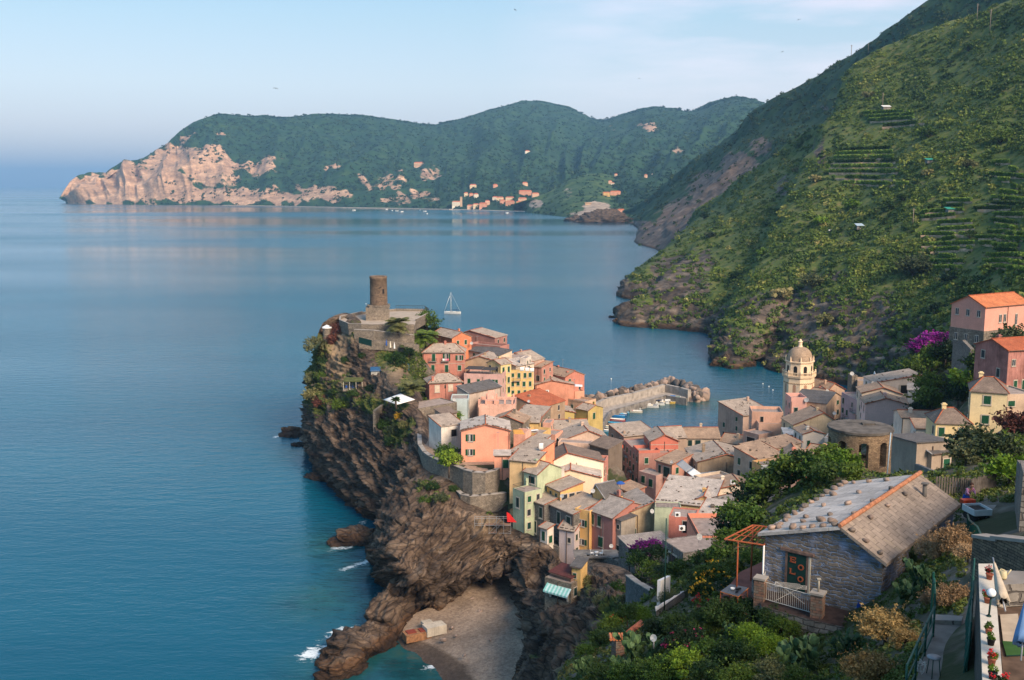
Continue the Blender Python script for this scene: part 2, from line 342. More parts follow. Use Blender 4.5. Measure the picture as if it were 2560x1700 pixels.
# ---------------------------------------------------------------- sea
def build_sea():
 m,N,L,b=newmat('sea_water');ge=N.new('ShaderNodeNewGeometry');P=ge.outputs['Position']
 b.inputs['IOR'].default_value=1.33;b.inputs['Specular IOR Level'].default_value=.5
 n0=noise(N,L,mapping(N,L,P,(.004,.012,1)),1,4,.6)
 r0=ramp(N,[(.3,(.001,.062,.108)),(.7,(.002,.088,.140))]);L.new(n0,r0.inputs[0])
 at=N.new('ShaderNodeAttribute');at.attribute_name='shallow'
 n4=noise(N,L,P,.12,5,.65);r4=ramp(N,[(.35,(.010,.035,.03)),(.55,(.015,.085,.08)),(.7,(.05,.09,.05))]);L.new(n4,r4.inputs[0])
 c=mulc(N,L,r0.outputs[0],r4.outputs[0],at.outputs['Fac'],'MIX')
 L.new(c,b.inputs['Base Color'])
 fo=N.new('ShaderNodeAttribute');fo.attribute_name='foam'
 n5=noise(N,L,mapping(N,L,P,(.5,.8,1)),1,8,.75,1.2);sm=N.new('ShaderNodeMath');sm.operation='ADD';L.new(n5,sm.inputs[0]);L.new(fo.outputs['Fac'],sm.inputs[1])
 r5=ramp(N,[(.5,(0,0,0)),(.56,(1,1,1))]);hf=N.new('ShaderNodeMath');hf.operation='MULTIPLY';hf.inputs[1].default_value=.5;L.new(sm.outputs[0],hf.inputs[0]);L.new(hf.outputs[0],r5.inputs[0])
 L.new(mulc(N,L,c,(.75,.8,.8),r5.outputs[0],'MIX'),b.inputs['Base Color'])
 n1=noise(N,L,mapping(N,L,P,(.10,.26,1),(0,0,.3)),1,3,.6)
 n2=noise(N,L,mapping(N,L,P,(.45,1.1,1),(0,0,-.2)),1,3,.6)
 n3=noise(N,L,mapping(N,L,P,(.0006,.0022,1)),1,3,.5)
 a1=N.new('ShaderNodeMath');a1.operation='MULTIPLY_ADD';a1.inputs[1].default_value=2.2;L.new(n1,a1.inputs[0]);L.new(n2,a1.inputs[2])
 bp=N.new('ShaderNodeBump');bp.inputs['Distance'].default_value=.8;L.new(a1.outputs[0],bp.inputs['Height']);L.new(bp.outputs[0],b.inputs['Normal'])
 calm=N.new('ShaderNodeMapRange');calm.inputs[1].default_value=.4;calm.inputs[2].default_value=.62;calm.inputs[3].default_value=.12;calm.inputs[4].default_value=.36;L.new(n3,calm.inputs[0]);L.new(calm.outputs[0],bp.inputs['Strength'])
 rr=N.new('ShaderNodeMapRange');rr.inputs[1].default_value=.4;rr.inputs[2].default_value=.62;rr.inputs[3].default_value=.06;rr.inputs[4].default_value=.22;L.new(n3,rr.inputs[0]);L.new(rr.outputs[0],b.inputs['Roughness'])
 RN=40000
 xs=np.concatenate([[-RN,-15000,-6000,-2500,-1200,-500],np.arange(-220,261,5),[400,700,1500,4000,12000,RN]])
 ys=np.concatenate([[-900,-200,50],np.arange(120,500,5),[600,800,1200,2000,3500,6000,12000,25000,RN]])
 X,Y=np.meshgrid(xs,ys);G=np.stack([X,Y,X*0],-1)
 def blob(pts,rad):
  a=np.zeros(X.shape)
  for(u,v,r)in pts:
   p=Z(u,v,0);a=np.maximum(a,np.exp(-((X-p.x)**2+((Y-p.y)/1.3)**2)/(r*rad)**2))
  return a.ravel()
 sh=blob([(1080,1680,16),(980,1640,14),(1180,1720,18),(860,1690,12),(840,1360,10),(960,1520,8),(1640,1010,12),(1780,1010,14),(800,1500,10),(1560,1080,8),(760,1130,8),(900,1430,8)],1.0)*.85
 fo=blob([(800,1648,4.5),(815,1600,3.5),(840,1580,3.5),(770,1640,3),(840,1375,3.5),(868,1365,3),(735,1105,4.5),(760,1112,4),(870,1425,3),(1080,1660,2.2),(1045,1637,2),(1110,1690,2.2),(1780,838,9),(1800,850,6),(690,1090,2.5),(778,1172,3),(815,1215,2.5),(860,1262,3),(905,1310,3),(912,1400,3),(930,1455,2.5),(960,1490,3),(890,1545,3),(745,1085,3.5),(1560,742,6),(1620,826,5),(1700,832,6),(1800,890,5)],1.0)*.74
 o=link('sea',npmesh('sea',G.reshape(-1,3),gridfaces(len(ys),len(xs)),m,attr={'shallow':sh,'foam':fo}));tag(o,kind='structure')
build_sea()
# ---------------------------------------------------------------- haze: the air over the bay
def build_haze():
 mb=MB();mb.box((0,19400,322),(79000,41000,656));
 m=bpy.data.materials.new('haze_air');m.use_nodes=True;N=m.node_tree.nodes;N.remove(N['Principled BSDF'])
 v=N.new('ShaderNodeVolumePrincipled');v.inputs['Density'].default_value=5.8e-5;v.inputs['Color'].default_value=(.28,.56,.90,1)
 v.inputs['Anisotropy'].default_value=.0
 m.node_tree.links.new(v.outputs[0],N['Material Output'].inputs['Volume'])
 o=mb.build('haze',m);tag(o,kind='stuff')
build_haze()
# ---------------------------------------------------------------- far hills across the bay
def lerpcol(shore,top,n,pw=1.0,bulge=0):
 """points from the shore up to the skyline of one column: (u,v) linear in the photo, depth eased"""
 (u0,v0,z0),(u1,v1,Y1)=shore,top;a=Z(u0,v0,z0);out=[]
 for k in range(n+1):
  t=k/n;Y=a.y+(Y1-a.y)*t**pw;out.append(W(u0+(u1-u0)*t,v0+(v1-v0)*t,Y))
 return out
FH=[(165,508,0,165,499,5060),(215,509,0,212,441,5200),(255,509.5,0,258,446,5250),(300,510,0,318,412,5300),(345,510.5,0,368,397,5330),(400,511,0,440,352,5380),(450,511.5,0,470,322,5420),(520,512,0,540,293,5480),(600,513,0,600,291,5600),(700,514,0,700,299,5700),(800,516,0,800,291,5800),(900,518,0,900,294,5900),(1000,519,0,1000,308,6000),(1080,520,0,1080,317,6100),(1150,522,0,1160,301,6200),(1230,525,0,1250,272,6400),(1310,528,0,1340,257,6700),(1380,530,0,1420,274,6700),(1440,533,0,1500,306,6300),(1480,538,0,1570,288,6200),(1530,545,0,1650,271,6000),(1600,552,0,1730,282,5600),(1680,560,0,1800,257,5400),(1760,560,0,1860,251,5200),(1850,560,0,1930,266,5000),(2000,560,0,2060,300,5000)]
cols=[lerpcol((a,b,c),(d,e,f),5,1.15)for a,b,c,d,e,f in FH]
under=[Vector((c[0].x,c[0].y-20,-15))for c in cols];back=[c[-1]+Vector((0,900,-60))for c in cols];back2=[c[-1]+Vector((0,2600,-520))for c in cols]
rows=[under]+[[c[k]for c in cols]for k in range(6)]+[back,back2]
G=loftgrid(rows,620,200);nrm=gridnormals(G)
tt=np.linspace(0,8,200)[:,None];env=np.clip((tt-1.0)/1.2,0,1)*np.clip((6.0-tt)/.9,.10,1);env=np.where(tt>6,.5,env)
ut_=np.linspace(0,len(FH)-1,620)[None,:]+fbm(np.stack([G[...,0]/900.,G[...,2]/300.,G[...,1]*0],-1),3,7)*.9
gul=ridged(np.stack([ut_*.85,tt*.22+ut_*0,ut_*0+3.3],-1),3,8)
D=(gul*1.3*np.clip(1-abs(tt-3.2)/4,0,1)+ridged(G/700.,4,3)*.55+fbm(G/180.,4,9)*.3+ridged(G*np.array([1,1,.6])/160.,4,21)*.22)*125*env
uu,vv=project(G);rockmask=np.zeros(uu.shape)
for(x,y,rx,ry,w)in[(330,470,190,42,1.0),(440,420,90,60,.9),(520,440,100,50,.8),(250,480,110,36,1.0),(560,340,60,30,.32),(600,500,130,16,.75),(650,430,60,30,.75),(700,500,100,22,.62),(840,440,40,22,.7),(800,495,120,22,.58),(950,480,80,30,.5),(1080,460,45,26,.55),(1600,330,90,25,.45),(1690,410,40,20,.45),(470,360,40,22,.6),(1000,500,120,16,.55),(480,490,200,18,.9)]:
 rockmask=np.maximum(rockmask,w*np.exp(-(((uu-x)/rx)**2+((vv-y)/ry)**2)))
slab=fbm(np.stack([(uu+vv*.9)/46,(vv-uu*.55)/16,uu*0],-1),4,40)
rockmask=rockmask+slab*.34
D+=slab*14*np.clip(rockmask*2-.5,0,1)*env
G=G+nrm*D[...,None]*np.array([.3,1,.45])
G[:,:,2]=np.where((tt<1.0),np.minimum(G[:,:,2],0),G[:,:,2])
fm=rockmat('far_hill_sunlit_rock',[(.25,(.16,.11,.085)),(.5,(.44,.29,.20)),(.75,(.72,.49,.33))],(0,.7,.2),.02,stretch=(.4,.4,2.2),attr='forest',attrcols=([(.25,(.006,.024,.014)),(.5,(.015,.05,.018)),(.75,(.045,.085,.022))],.012,.013),bs=1.0,wet=False)  # rock kept warm and pale so its colour carries the sunlit patches
forest=1.05-rockmask*1.25
o=link('far_hills',npmesh('far_hills',G.reshape(-1,3),gridfaces(200,620),fm,True,{'forest':forest.ravel()}));tag(o,kind='structure')
BVF=bvh_of(G[::2,::2])
KN=[(1290,524,0,1285,512,3450),(1320,531,0,1330,497,3500),(1360,536,0,1375,480,3550),(1400,541,0,1415,455,3600),(1440,545,0,1450,440,3650),(1480,547,0,1500,434,3700),(1530,550,0,1560,444,3800),(1590,560,0,1640,452,3700),(1660,566,0,1720,436,3700),(1740,566,0,1800,440,3700)]
cols=[lerpcol((a,b,c),(d,e,f),4,1.2)for a,b,c,d,e,f in KN]
rows=[[Vector((c[0].x,c[0].y-15,-12))for c in cols]]+[[c[k]for c in cols]for k in range(5)]+[[c[-1]+Vector((0,300,-60))for c in cols]]
G=loftgrid(rows,220,80);nrm=gridnormals(G);tt=np.linspace(0,6,80)[:,None];env=np.clip((tt-1.0)/1.2,0,1)*np.clip((5.2-tt)/.8,.2,1)
uu,vv=project(G);rm=np.zeros(uu.shape)
for(x,y,rx,ry,w)in[(1340,510,22,14,.8),(1490,520,40,18,.9),(1420,480,22,30,.45),(1470,535,60,8,.8)]:rm=np.maximum(rm,w*np.exp(-(((uu-x)/rx)**2+((vv-y)/ry)**2)))
G=G+nrm*((ridged(G/220.,4,5)*.6+fbm(G/70.,4,6)*.4)*22*env)[...,None]*np.array([.3,1,.4])
km=rockmat('knoll_rock',[(.25,(.17,.14,.12)),(.5,(.36,.29,.23)),(.75,(.5,.42,.34))],(0,.7,.2),.05,stretch=(.4,.4,2),attr='forest',attrcols=([(.25,(.009,.028,.012)),(.5,(.03,.07,.018)),(.72,(.12,.15,.04))],.03,.02),bs=.8,wet=False)
o=link('convent_hill',npmesh('convent_hill',G.reshape(-1,3),gridfaces(80,220),km,True,{'forest':(1.05-rm*1.3).ravel()}));tag(o,kind='structure')
BVK=bvh_of(G)
# ---------------------------------------------------------------- right-hand mountain: far ridge and near vineyard hill
RA=[(1540,549,0,1540,545,2900),(1566,556,0,1590,525,2700),(1590,566,0,1640,488,2600),(1600,590,0,1700,444,2400),(1588,606,0,1760,398,2250),(1640,624,0,1840,340,2100),(1680,640,0,1930,266,1900),(1760,660,0,2020,212,1780),(1860,680,0,2110,157,1660),(1960,690,0,2230,78,1560),(2060,690,0,2345,0,1480),(2160,690,0,2480,-70,1400),(2300,690,0,2700,-180,1300)]
cols=[lerpcol((a,b,c),(d,e,f),5,1.1)for a,b,c,d,e,f in RA]
rows=[[Vector((c[0].x-4,c[0].y-8,-12))for c in cols]]+[[c[k]for c in cols]for k in range(6)]+[[c[-1]+Vector((120,300,-80))for c in cols]]
G=loftgrid(rows,380,180);nrm=gridnormals(G);tt=np.linspace(0,7,180)[:,None];env=np.clip((tt-.9)/.8,0.1,1)*np.clip((6.3-tt)/.6,.18,1)
G=G+nrm*((ridged(G*np.array([1,1,.35])/150.,5,15)*.65+fbm(G/28.,4,16)*.25)*26*env)[...,None]*np.array([1,1,.5])
uu,vv=project(G);rm=np.zeros(uu.shape)
for(x,y,rx,ry,w)in[(1640,590,70,36,1.1),(1720,560,80,70,1.1),(1790,480,75,62,.95),(1850,420,60,46,.85),(1900,370,40,40,.6),(1600,560,50,12,.7),(2060,270,18,12,.6),(1950,350,30,16,.4)]:rm=np.maximum(rm,w*np.exp(-(((uu-x)/rx)**2+((vv-y)/ry)**2)))
ram=rockmat('ridge_rock',[(.25,(.05,.04,.036)),(.5,(.15,.11,.09)),(.75,(.28,.21,.17))],(0,1.0,.5),.06,stretch=(.5,.5,2.2),attr='forest',attrcols=([(.25,(.008,.026,.012)),(.5,(.022,.055,.018)),(.75,(.06,.095,.025))],.03,.05),bs=.9)
o=link('far_ridge',npmesh('far_ridge',G.reshape(-1,3),gridfaces(180,380),ram,False,{'forest':(1.0-rm*1.2).ravel()}));tag(o,kind='structure')
GA,RMA=G,rm
RB=[(1688,634,0,1690,612,1500),(1666,640,0,1720,570,1450),(1640,668,0,1762,528,1380),(1548,736,0,1841,480,1280),(1635,752,0,1904,435,1220),(1600,790,0,1940,412,1190),(1553,812,0,1971,390,1160),(1660,822,0,2039,336,1110),(1769,834,0,2106,292,1060),(1812,866,0,2122,220,1080),(1792,898,0,2150,160,1080),(1835,922,0,2290,92,1050),(1890,900,0,2445,50,1000),(1935,925,0,2560,0,950),(2040,948,0,2700,-60,880),(2160,965,2,2780,-10,800),(2290,965,14,2830,120,680),(2420,945,34,2850,300,560),(2600,930,48,2880,480,460)]
cols=[lerpcol((a,b,c),(d,e,f),7,1.25)for a,b,c,d,e,f in RB]
rows=[[Vector((c[0].x-3,c[0].y-6,c[0].z-9))for c in cols]]+[[c[k]for c in cols]for k in range(8)]+[[c[-1]+Vector((100,160,-70))for c in cols]]
G=loftgrid(rows,520,300);nrm=gridnormals(G);tt=np.linspace(0,9,300)[:,None];env=np.clip((tt-.8)/.6,.12,1)*np.clip((8.4-tt)/.6,.25,1)
uu,vv=project(G)
rocky=np.clip(1.25-tt/2.6,0,1)*np.ones(uu.shape)
lay=fbm(np.stack([G[...,0]*.02+G[...,2]*.10,G[...,1]*.02-G[...,2]*.16+G[...,0]*.07,G[...,2]*.12],-1),5,33)
_s=G[...,2]*.16+G[...,0]*.05+G[...,1]*.02+fbm(G/40.,3,35)*2.2;_saw=np.abs((_s%1)-.35)
D=ridged(G*np.array([1,1,.4])/75.,5,11)*9+fbm(G/16.,4,12)*2.2+rocky*(ridged(G/18.,4,14)*4+lay*4+_saw*6+ridged(G*np.array([1,1,.3])/7.,3,36)*1.6+(worley(np.stack([G[...,0]/9,G[...,1]/9,G[...,2]/6],-1)+fbm(G/14.,3,39)[...,None]*.6,60)[0]-.5)*7+(worley(np.stack([G[...,0]/4,G[...,1]/4,G[...,2]/2.4],-1)+fbm(G/7.,2,41)[...,None]*.5,64)[0]-.5)*3)
G=G+nrm*(D*env)[...,None]*np.array([1,1,.55])
rm=np.clip(.85-(tt-1)/1.9,0,1)*np.ones(uu.shape)
for(x,y,rx,ry,w)in[(1700,720,90,90,.95),(2180,810,140,100,.85),(2000,790,190,80,.85),(2340,850,90,60,.6),(1960,470,40,60,.55),(2060,390,20,60,.6),(1760,660,60,60,.6),(2100,700,60,30,.55),(2500,470,60,40,.4),(2560,640,40,90,.4)]:rm=np.maximum(rm,w*np.exp(-(((uu-x)/rx)**2+((vv-y)/ry)**2)))
rbm=rockmat('hill_rock',[(.25,(.022,.018,.017)),(.46,(.07,.056,.047)),(.58,(.15,.12,.095)),(.75,(.30,.245,.195))],(.3,.85,.5),.16,stretch=(.25,.25,1.8),attr='forest',attrcols=([(.25,(.032,.055,.012)),(.5,(.085,.115,.02)),(.72,(.18,.145,.055))],.08,.12),bs=1.0)
o=link('vineyard_hill',npmesh('vineyard_hill',G.reshape(-1,3),gridfaces(300,520),rbm,False,{'forest':(1.0-rm*1.15).ravel()}));tag(o,kind='structure')
GB,RMB=G,rm;BVB=bvh_of(G)
# ---------------------------------------------------------------- the village promontory: cliffs, beach, rocks
def pt(u,v,d):return W(u,v,-d)if d<0 else Z(u,v,d)if d<100 else W(u,v,d)
CL=[[(800,1040,0),(800,1000,385),(802,950,385),(806,900,388),(800,862,38),(830,850,400)],[(764,1085,0),(764,1035,355),(774,985,354),(784,925,356),(790,872,360),(800,856,372)],[(760,1116,0),(762,1064,345),(772,1000,346),(784,930,350),(800,822,364),(835,806,372)],[(782,1166,0),(778,1080,325),(790,1000,333),(812,915,345),(850,796,41.5),(880,790,378)],[(826,1222,0),(828,1120,303),(842,1030,318),(858,930,335),(884,820,352),(915,812,368)],[(868,1262,0),(874,1170,288),(885,1080,302),(905,985,315),(945,893,334),(985,878,345)],[(915,1292,0),(922,1200,274),(938,1110,285),(960,1050,294),(985,962,305),(1030,945,322)],[(945,1305,0),(955,1250,265),(980,1170,268),(1005,1100,275),(1035,1040,280),(1062,1035,292)],[(935,1312,0),(962,1276,250),(985,1220,252),(1030,1150,257),(1056,1110,262),(1080,1105,270)],[(915,1345,0),(945,1335,238),(970,1270,240),(1020,1215,243),(1062,1168,250),(1092,1160,256)],[(925,1400,0),(955,1356,220),(985,1300,224),(1050,1240,231),(1092,1198,239),(1120,1190,246)],[(950,1460,0),(980,1414,205),(1020,1350,212),(1080,1280,222),(1130,1222,234),(1155,1215,240)],[(985,1500,0),(1025,1450,200),(1065,1390,208),(1120,1310,219),(1160,1262,228),(1175,1258,233)],[(1060,1530,.5),(1085,1470,203),(1120,1400,210),(1165,1325,219),(1200,1282,226),(1210,1278,231)],[(1110,1520,1.5),(1140,1450,206),(1170,1390,213),(1200,1340,219),(1240,1300,223.5),(1245,1297,230)],[(1175,1470,219),(1195,1440,209),(1215,1410,214),(1240,1355,219),(1275,1322,222),(1275,1319,228)],[(1232,1452,225),(1248,1428,214),(1252,1408,216),(1268,1362,218),(1300,1332,219.5),(1300,1329,226)],[(1285,1449,227),(1290,1425,213),(1292,1410,215),(1300,1372,216),(1330,1345,217),(1330,1342,223)],[(1296,1530,2),(1300,1480,205),(1310,1420,208),(1325,1375,212),(1362,1362,213),(1362,1359,219)],[(1312,1594,2),(1322,1540,196),(1335,1470,202),(1360,1410,208),(1392,1392,209),(1392,1389,216)],[(1314,1615,2),(1340,1590,178),(1352,1565,172),(1372,1480,190),(1400,1416,206),(1410,1412,212)],[(1300,1650,2),(1350,1610,169),(1380,1570,163),(1440,1500,168),(1440,1432,183),(1450,1420,195)],[(1290,1680,2),(1370,1630,160),(1425,1572,157),(1470,1480,164),(1490,1420,180),(1500,1412,192)],[(1278,1720,2),(1380,1670,150),(1450,1590,150),(1510,1490,158),(1540,1430,176),(1552,1422,186)],[(1262,1780,2),(1400,1720,138),(1480,1620,138),(1545,1530,148),(1575,1450,166),(1588,1442,174)],[(1240,1860,2),(1400,1790,122),(1500,1680,122),(1575,1570,132),(1620,1480,146),(1640,1470,152)],[(1200,2000,2),(1380,1900,110),(1510,1760,110),(1600,1620,118),(1670,1520,128),(1690,1510,132)],]
rows=[[pt(*c[0])+Vector((-1,-3,-8))for c in CL]]+[[pt(*c[k])for c in CL]for k in range(6)]
rows.append([pt(*c[5])+Vector((3,8,-10))for c in CL])
NV,NU=300,800
G=loftgrid(rows,NU,NV);nrm=gridnormals(G);tt=np.linspace(0,7,NV)[:,None];ut=np.linspace(0,len(CL)-1,NU)[None,:]
env=np.clip((tt-.6)/.8,.3,1)*np.clip((5.6-tt)/.9,.08,1)*np.ones(ut.shape)
rot1=np.where(ut<8,.25,-.75)
hh=G[...,0]*np.sin(rot1)+G[...,2]*np.cos(rot1)
al=G[...,0]*np.cos(rot1)-G[...,2]*np.sin(rot1)
wob=fbm(G/22.,3,50)*7
strata=fbm(np.stack([al*.03,(hh+wob)*.55,G[...,1]*.03],-1),5,51,.62)
S1_=(hh+wob)*.30+fbm(G/5.,3,57)*.35;S2_=(hh+wob*.8)*.85+fbm(G/3.,3,58)*.4
blk=np.clip((5.3-tt)/1.3,.12,1)
D=(ridged(G*np.array([1,1,.4])/17.,5,52)-.15)*2.6+ridged(np.stack([al/6.,hh/14.,G[...,1]/9.],-1),4,59)*1.5*blk+fbm(G/3.,4,53,.65)*.8+(np.abs((S1_%1)-.3)*4.6+np.abs((S2_%1)-.3)*1.7-2.1)*blk-.6
bc_,be_=worley(np.stack([al/4.5,hh/2.6,G[...,1]/6.],-1)+fbm(G/6.,3,61)[...,None]*.7,62);bc2,be2=worley(np.stack([al/1.9,hh/1.0,G[...,1]/2.2],-1)+fbm(G/3.,2,63)[...,None]*.5,66)
D=D*.8+((bc_-.5)*1.9-np.clip(.14-be_,0,1)*5+(bc2-.5)*.7)*blk-.6
G=G+nrm*(D*env)[...,None]*np.array([1,1,.7])
uu,vv=project(G)
veg=np.zeros(uu.shape)
VEGL=[(770,900,45,60,.95),(790,990,55,70,.62),(850,980,70,70,.50),(980,900,60,40,.7),(930,1010,60,40,.62),(990,1080,45,50,.72),(890,830,70,40,.5),(1060,1210,50,25,.5),(1090,1240,40,18,.5),(1250,1285,50,18,.5),(1530,1520,60,50,.62),(1470,1470,50,50,.45),(1640,1560,80,70,1.0),(1340,1640,30,20,.4),(800,860,60,40,.6),(1550,1700,120,90,.95),(1042,925,26,40,.9),(1015,965,26,34,.75),(1000,1010,30,24,.7),(1025,1060,22,30,.6)]
def VEGF(u,v):return max(w*math.exp(-(((u-x)/rx)**2+((v-y)/ry)**2))for x,y,rx,ry,w in VEGL)
for(x,y,rx,ry,w)in VEGL:
 veg=np.maximum(veg,w*np.exp(-(((uu-x)/rx)**2+((vv-y)/ry)**2)))
cm=rockmat('cliff_rock',[(.2,(.012,.010,.009)),(.42,(.07,.050,.038)),(.56,(.145,.105,.078)),(.74,(.30,.235,.18))],(.15,.55,.3),.30,stretch=(.42,.42,1.9),crack=.32,attr='veg',attrcols=([(.25,(.02,.045,.010)),(.5,(.08,.10,.02)),(.7,(.22,.17,.06))],.22,.3),bs=1.0)
o=link('cliff',npmesh('cliff',G.reshape(-1,3),gridfaces(NV,NU),cm,False,{'veg':(veg*1.1).ravel(),'ochre':sum(w*np.exp(-(((uu-x)/rx)**2+((vv-y)/ry)**2))for x,y,rx,ry,w in[(838,880,22,50,.75),(990,925,26,30,.5),(858,950,18,40,.5),(1215,1310,30,22,.6),(880,840,30,16,.4)]).ravel()}));tag(o,kind='structure')
GC,VC=G,veg;BVC=bvh_of(G)
BP=[[(900,1580,0),(960,1575,0),(1010,1545,1.5),(1080,1510,2.0),(1130,1440,3.2)],[(930,1640,-2),(1000,1612,-.1),(1050,1575,1.4),(1120,1520,2.0),(1190,1430,3.2)],[(960,1690,-2),(1045,1638,-.1),(1100,1590,1.2),(1170,1530,2.0),(1250,1430,3.4)],[(1000,1750,-2),(1095,1678,-.1),(1160,1615,1.2),(1225,1560,2.0),(1330,1440,3.4)],[(1040,1820,-2),(1140,1735,-.1),(1210,1660,1.2),(1290,1600,2.2),(1390,1520,5)],[(1080,1920,-2),(1180,1820,-.1),(1250,1740,1.2),(1330,1680,2.2),(1420,1600,6)]]
G=loftgrid([[pt(c[k][0],c[k][1],max(c[k][2],0))-(Vector((0,0,1.2))if k==0 else Vector())for c in BP]for k in range(5)],160,120);G[...,2]+=fbm(G/4.,4,70)*.22
m,N,L,b=newmat('shingle');ge=N.new('ShaderNodeNewGeometry');P=ge.outputs['Position']
n1=noise(N,L,P,1.6,8,.8);r1=ramp(N,[(.3,(.12,.09,.07)),(.5,(.27,.21,.16)),(.68,(.40,.33,.26))]);L.new(n1,r1.inputs[0])
n2=noise(N,L,P,.12,4,.6);r2=ramp(N,[(.4,(.75,.72,.7)),(.6,(1.15,1.1,1.05))]);L.new(n2,r2.inputs[0])
sx=N.new('ShaderNodeSeparateXYZ');L.new(P,sx.inputs[0]);mr=N.new('ShaderNodeMapRange');mr.inputs[1].default_value=.1;mr.inputs[2].default_value=1.0;L.new(sx.outputs[2],mr.inputs[0])
r3=ramp(N,[(0,(.32,.3,.3)),(.6,(.4,.38,.36)),(.8,(1,1,1))]);L.new(mr.outputs[0],r3.inputs[0])
c=mulc(N,L,r1.outputs[0],r2.outputs[0]);L.new(mulc(N,L,c,r3.outputs[0]),b.inputs['Base Color']);b.inputs['Roughness'].default_value=.85;bump(N,L,b,n1,.8,.15)
tag(link('beach',npmesh('beach',G.reshape(-1,3),gridfaces(120,160),m,True)),kind='structure')
GBE=G
_rk=[0]
def outcrop(name,label,cx,cy,rx,ry,h,rz=0,z=0,seed=1,cat='rock',group=None,nu=90,nv=36,mat=None,sk=(0,0)):
 th=np.linspace(0,2*np.pi,nu+1);ph=np.linspace(-.25,np.pi/2,nv);T,P_=np.meshgrid(th,ph)
 X=np.cos(P_)*np.cos(T);Y=np.cos(P_)*np.sin(T);Zz=np.sin(P_)
 p=np.stack([X,Y,Zz],-1);n=1+fbm(p*1.6+seed*7.1,4,seed)*.45+ridged(p*3.1+seed*3.3,4,seed+5)*.16
 Q=p*n[...,None]*np.array([rx,ry,h]);c,s=math.cos(rz),math.sin(rz)
 bed=fbm(np.stack([Q[...,0]*.15,Q[...,1]*.15,Q[...,2]*1.1+Q[...,0]*.7],-1),4,8);Q*=(1+bed[...,None]*.22)
 Q[...,0]+=sk[0]*Q[...,2];Q[...,1]+=sk[1]*Q[...,2]
 Q[:,-1]=Q[:,0];Q[-1]=Q[-1].mean(0)
 Q=np.stack([Q[...,0]*c-Q[...,1]*s,Q[...,0]*s+Q[...,1]*c,Q[...,2]],-1)
 o=link(name,npmesh(name,Q.reshape(-1,3),gridfaces(nv,nu+1),mat or cm,True));o.location=(cx,cy,z);tag(o,label,cat,group);return o
def oc(label,u,v,rx,ry,h,rz=0,seed=1,group=None,sk=(0,0),name='sea_rock'):
 p=Z(u,v,0);return outcrop(name,label,p.x,p.y,rx,ry,h,rz,-.2,seed,group=group,sk=sk)
oc('large ribbed rock outcrop running from the beach into the sea',905,1620,9.5,5,4.6,1.0,3,name='rock_outcrop')
oc('pointed rock slab leaning against the seaward end of the beach',985,1555,7,4.2,7.5,1.15,12,sk=(.2,0),name='rock_outcrop')
oc('jagged brown rock at the foot of the ribbed outcrop, splashed by surf',862,1672,5,3.4,3.2,.8,5,name='rock_outcrop')
oc('low reddish reef reaching into the sea below the middle buttress',893,1348,6.5,5.5,2.6,.2,6)
oc('dark flat rock spur off the foot of the headland cliff',735,1084,4.2,6,2.4,.2,8)
oc('small brown rock in white surf just below the dark spur',752,1112,3.2,2.6,1.0,.1,9)
oc('rusty ledge along the waterline under the headland cliff',800,1195,3,7,1.6,.9,10)
oc('small dark skerry standing off the far hillside point',1534,793,3.2,2.6,1.4,0,14)
oc('tiny islet between the two points of the far hillside',1610,771,2.4,2,.9,0,15)
oc('long low rock tip at the outer point of the hillside cove',1575,806,9,4,3.5,0,16)
oc('pale slanting rock block at the water in the inner cove',1838,912,11,8,8,.4,17,sk=(.3,0))
oc('round black islet near the far beach town',1437,552,22,14,13,0,18)
oc('long wooded islet off the end of the far beach',1516,556,62,24,26,0,19)
# ---------------------------------------------------------------- breakwater and its boulders
def wallpath(name,label,cat,pts,z,h,t,mat,parent=None,coping=None,zs=None):
 """a wall that follows points (u,v) at top height z"""
 P=[Z(u,v,z)for u,v in pts]if not isinstance(pts[0],Vector)else pts
 mb=MB();cpm=MB()
 for i in range(len(P)-1):
  a,b=P[i],P[i+1];d=(b-a);d.z=0;d.normalize();n=Vector((-d.y,d.x,0))*t/2;e=d*t*.3
  A=[a-n-e,b-n+e,b+n+e,a+n-e]
  lo=[Vector((q.x,q.y,q.z-h))for q in A];mb.hexa(lo,A)
  if coping:
   n2=n*1.25;B0=[a-n2-e,b-n2+e,b+n2+e,a+n2-e];B0=[q+Vector((0,0,.004))for q in B0];B1=[q+Vector((0,0,coping))for q in B0];cpm.hexa(B0,B1)
 o=mb.build(name,mat,parent)
 if label:tag(o,label,cat)
 if coping:cpm.build('coping',M_CONC,o)
 return o
M_CONC=flat('concrete',(.36,.32,.28),.9,0,.22,.6)
M_CONCD=flat('old_concrete',(.22,.20,.18),.9,0,.3,.5)
M_STONE=masonry('rubble_wall',(.30,.25,.20),(.20,.17,.14),(.16,.14,.12),.32,.6)
M_STONEG=masonry('grey_rubble',(.26,.24,.22),(.17,.155,.14),(.10,.09,.085),.28,.5)
M_DARK=flat('dark_opening',(.012,.012,.013),.6,0,.1)  # near-black stands in for shade inside openings; also used on black objects
bw=thing('breakwater','grey concrete breakwater with a raised sea wall beside the harbour','breakwater',Z(1560,1010,0))
def slab(name,poly,z0,z1,mat,parent):
 top=[Vector((p.x,p.y,z1))for p in poly];bot=[Vector((p.x,p.y,z0))for p in poly];mb=MB();mb.face(top)
 n=len(poly)
 for i in range(n):j=(i+1)%n;mb.face([bot[i],bot[j],top[j],top[i]])
 o=mb.build(name,mat,None);o.parent=parent;o.matrix_parent_inverse=Matrix.Translation(-parent.location)if parent else Matrix();return o
deck=[(1462,1088),(1472,1060),(1482,1038),(1505,1018),(1580,1000),(1660,978),(1715,990),(1712,1000),(1668,992),(1600,1008),(1535,1024),(1524,1040),(1505,1070),(1495,1092)]
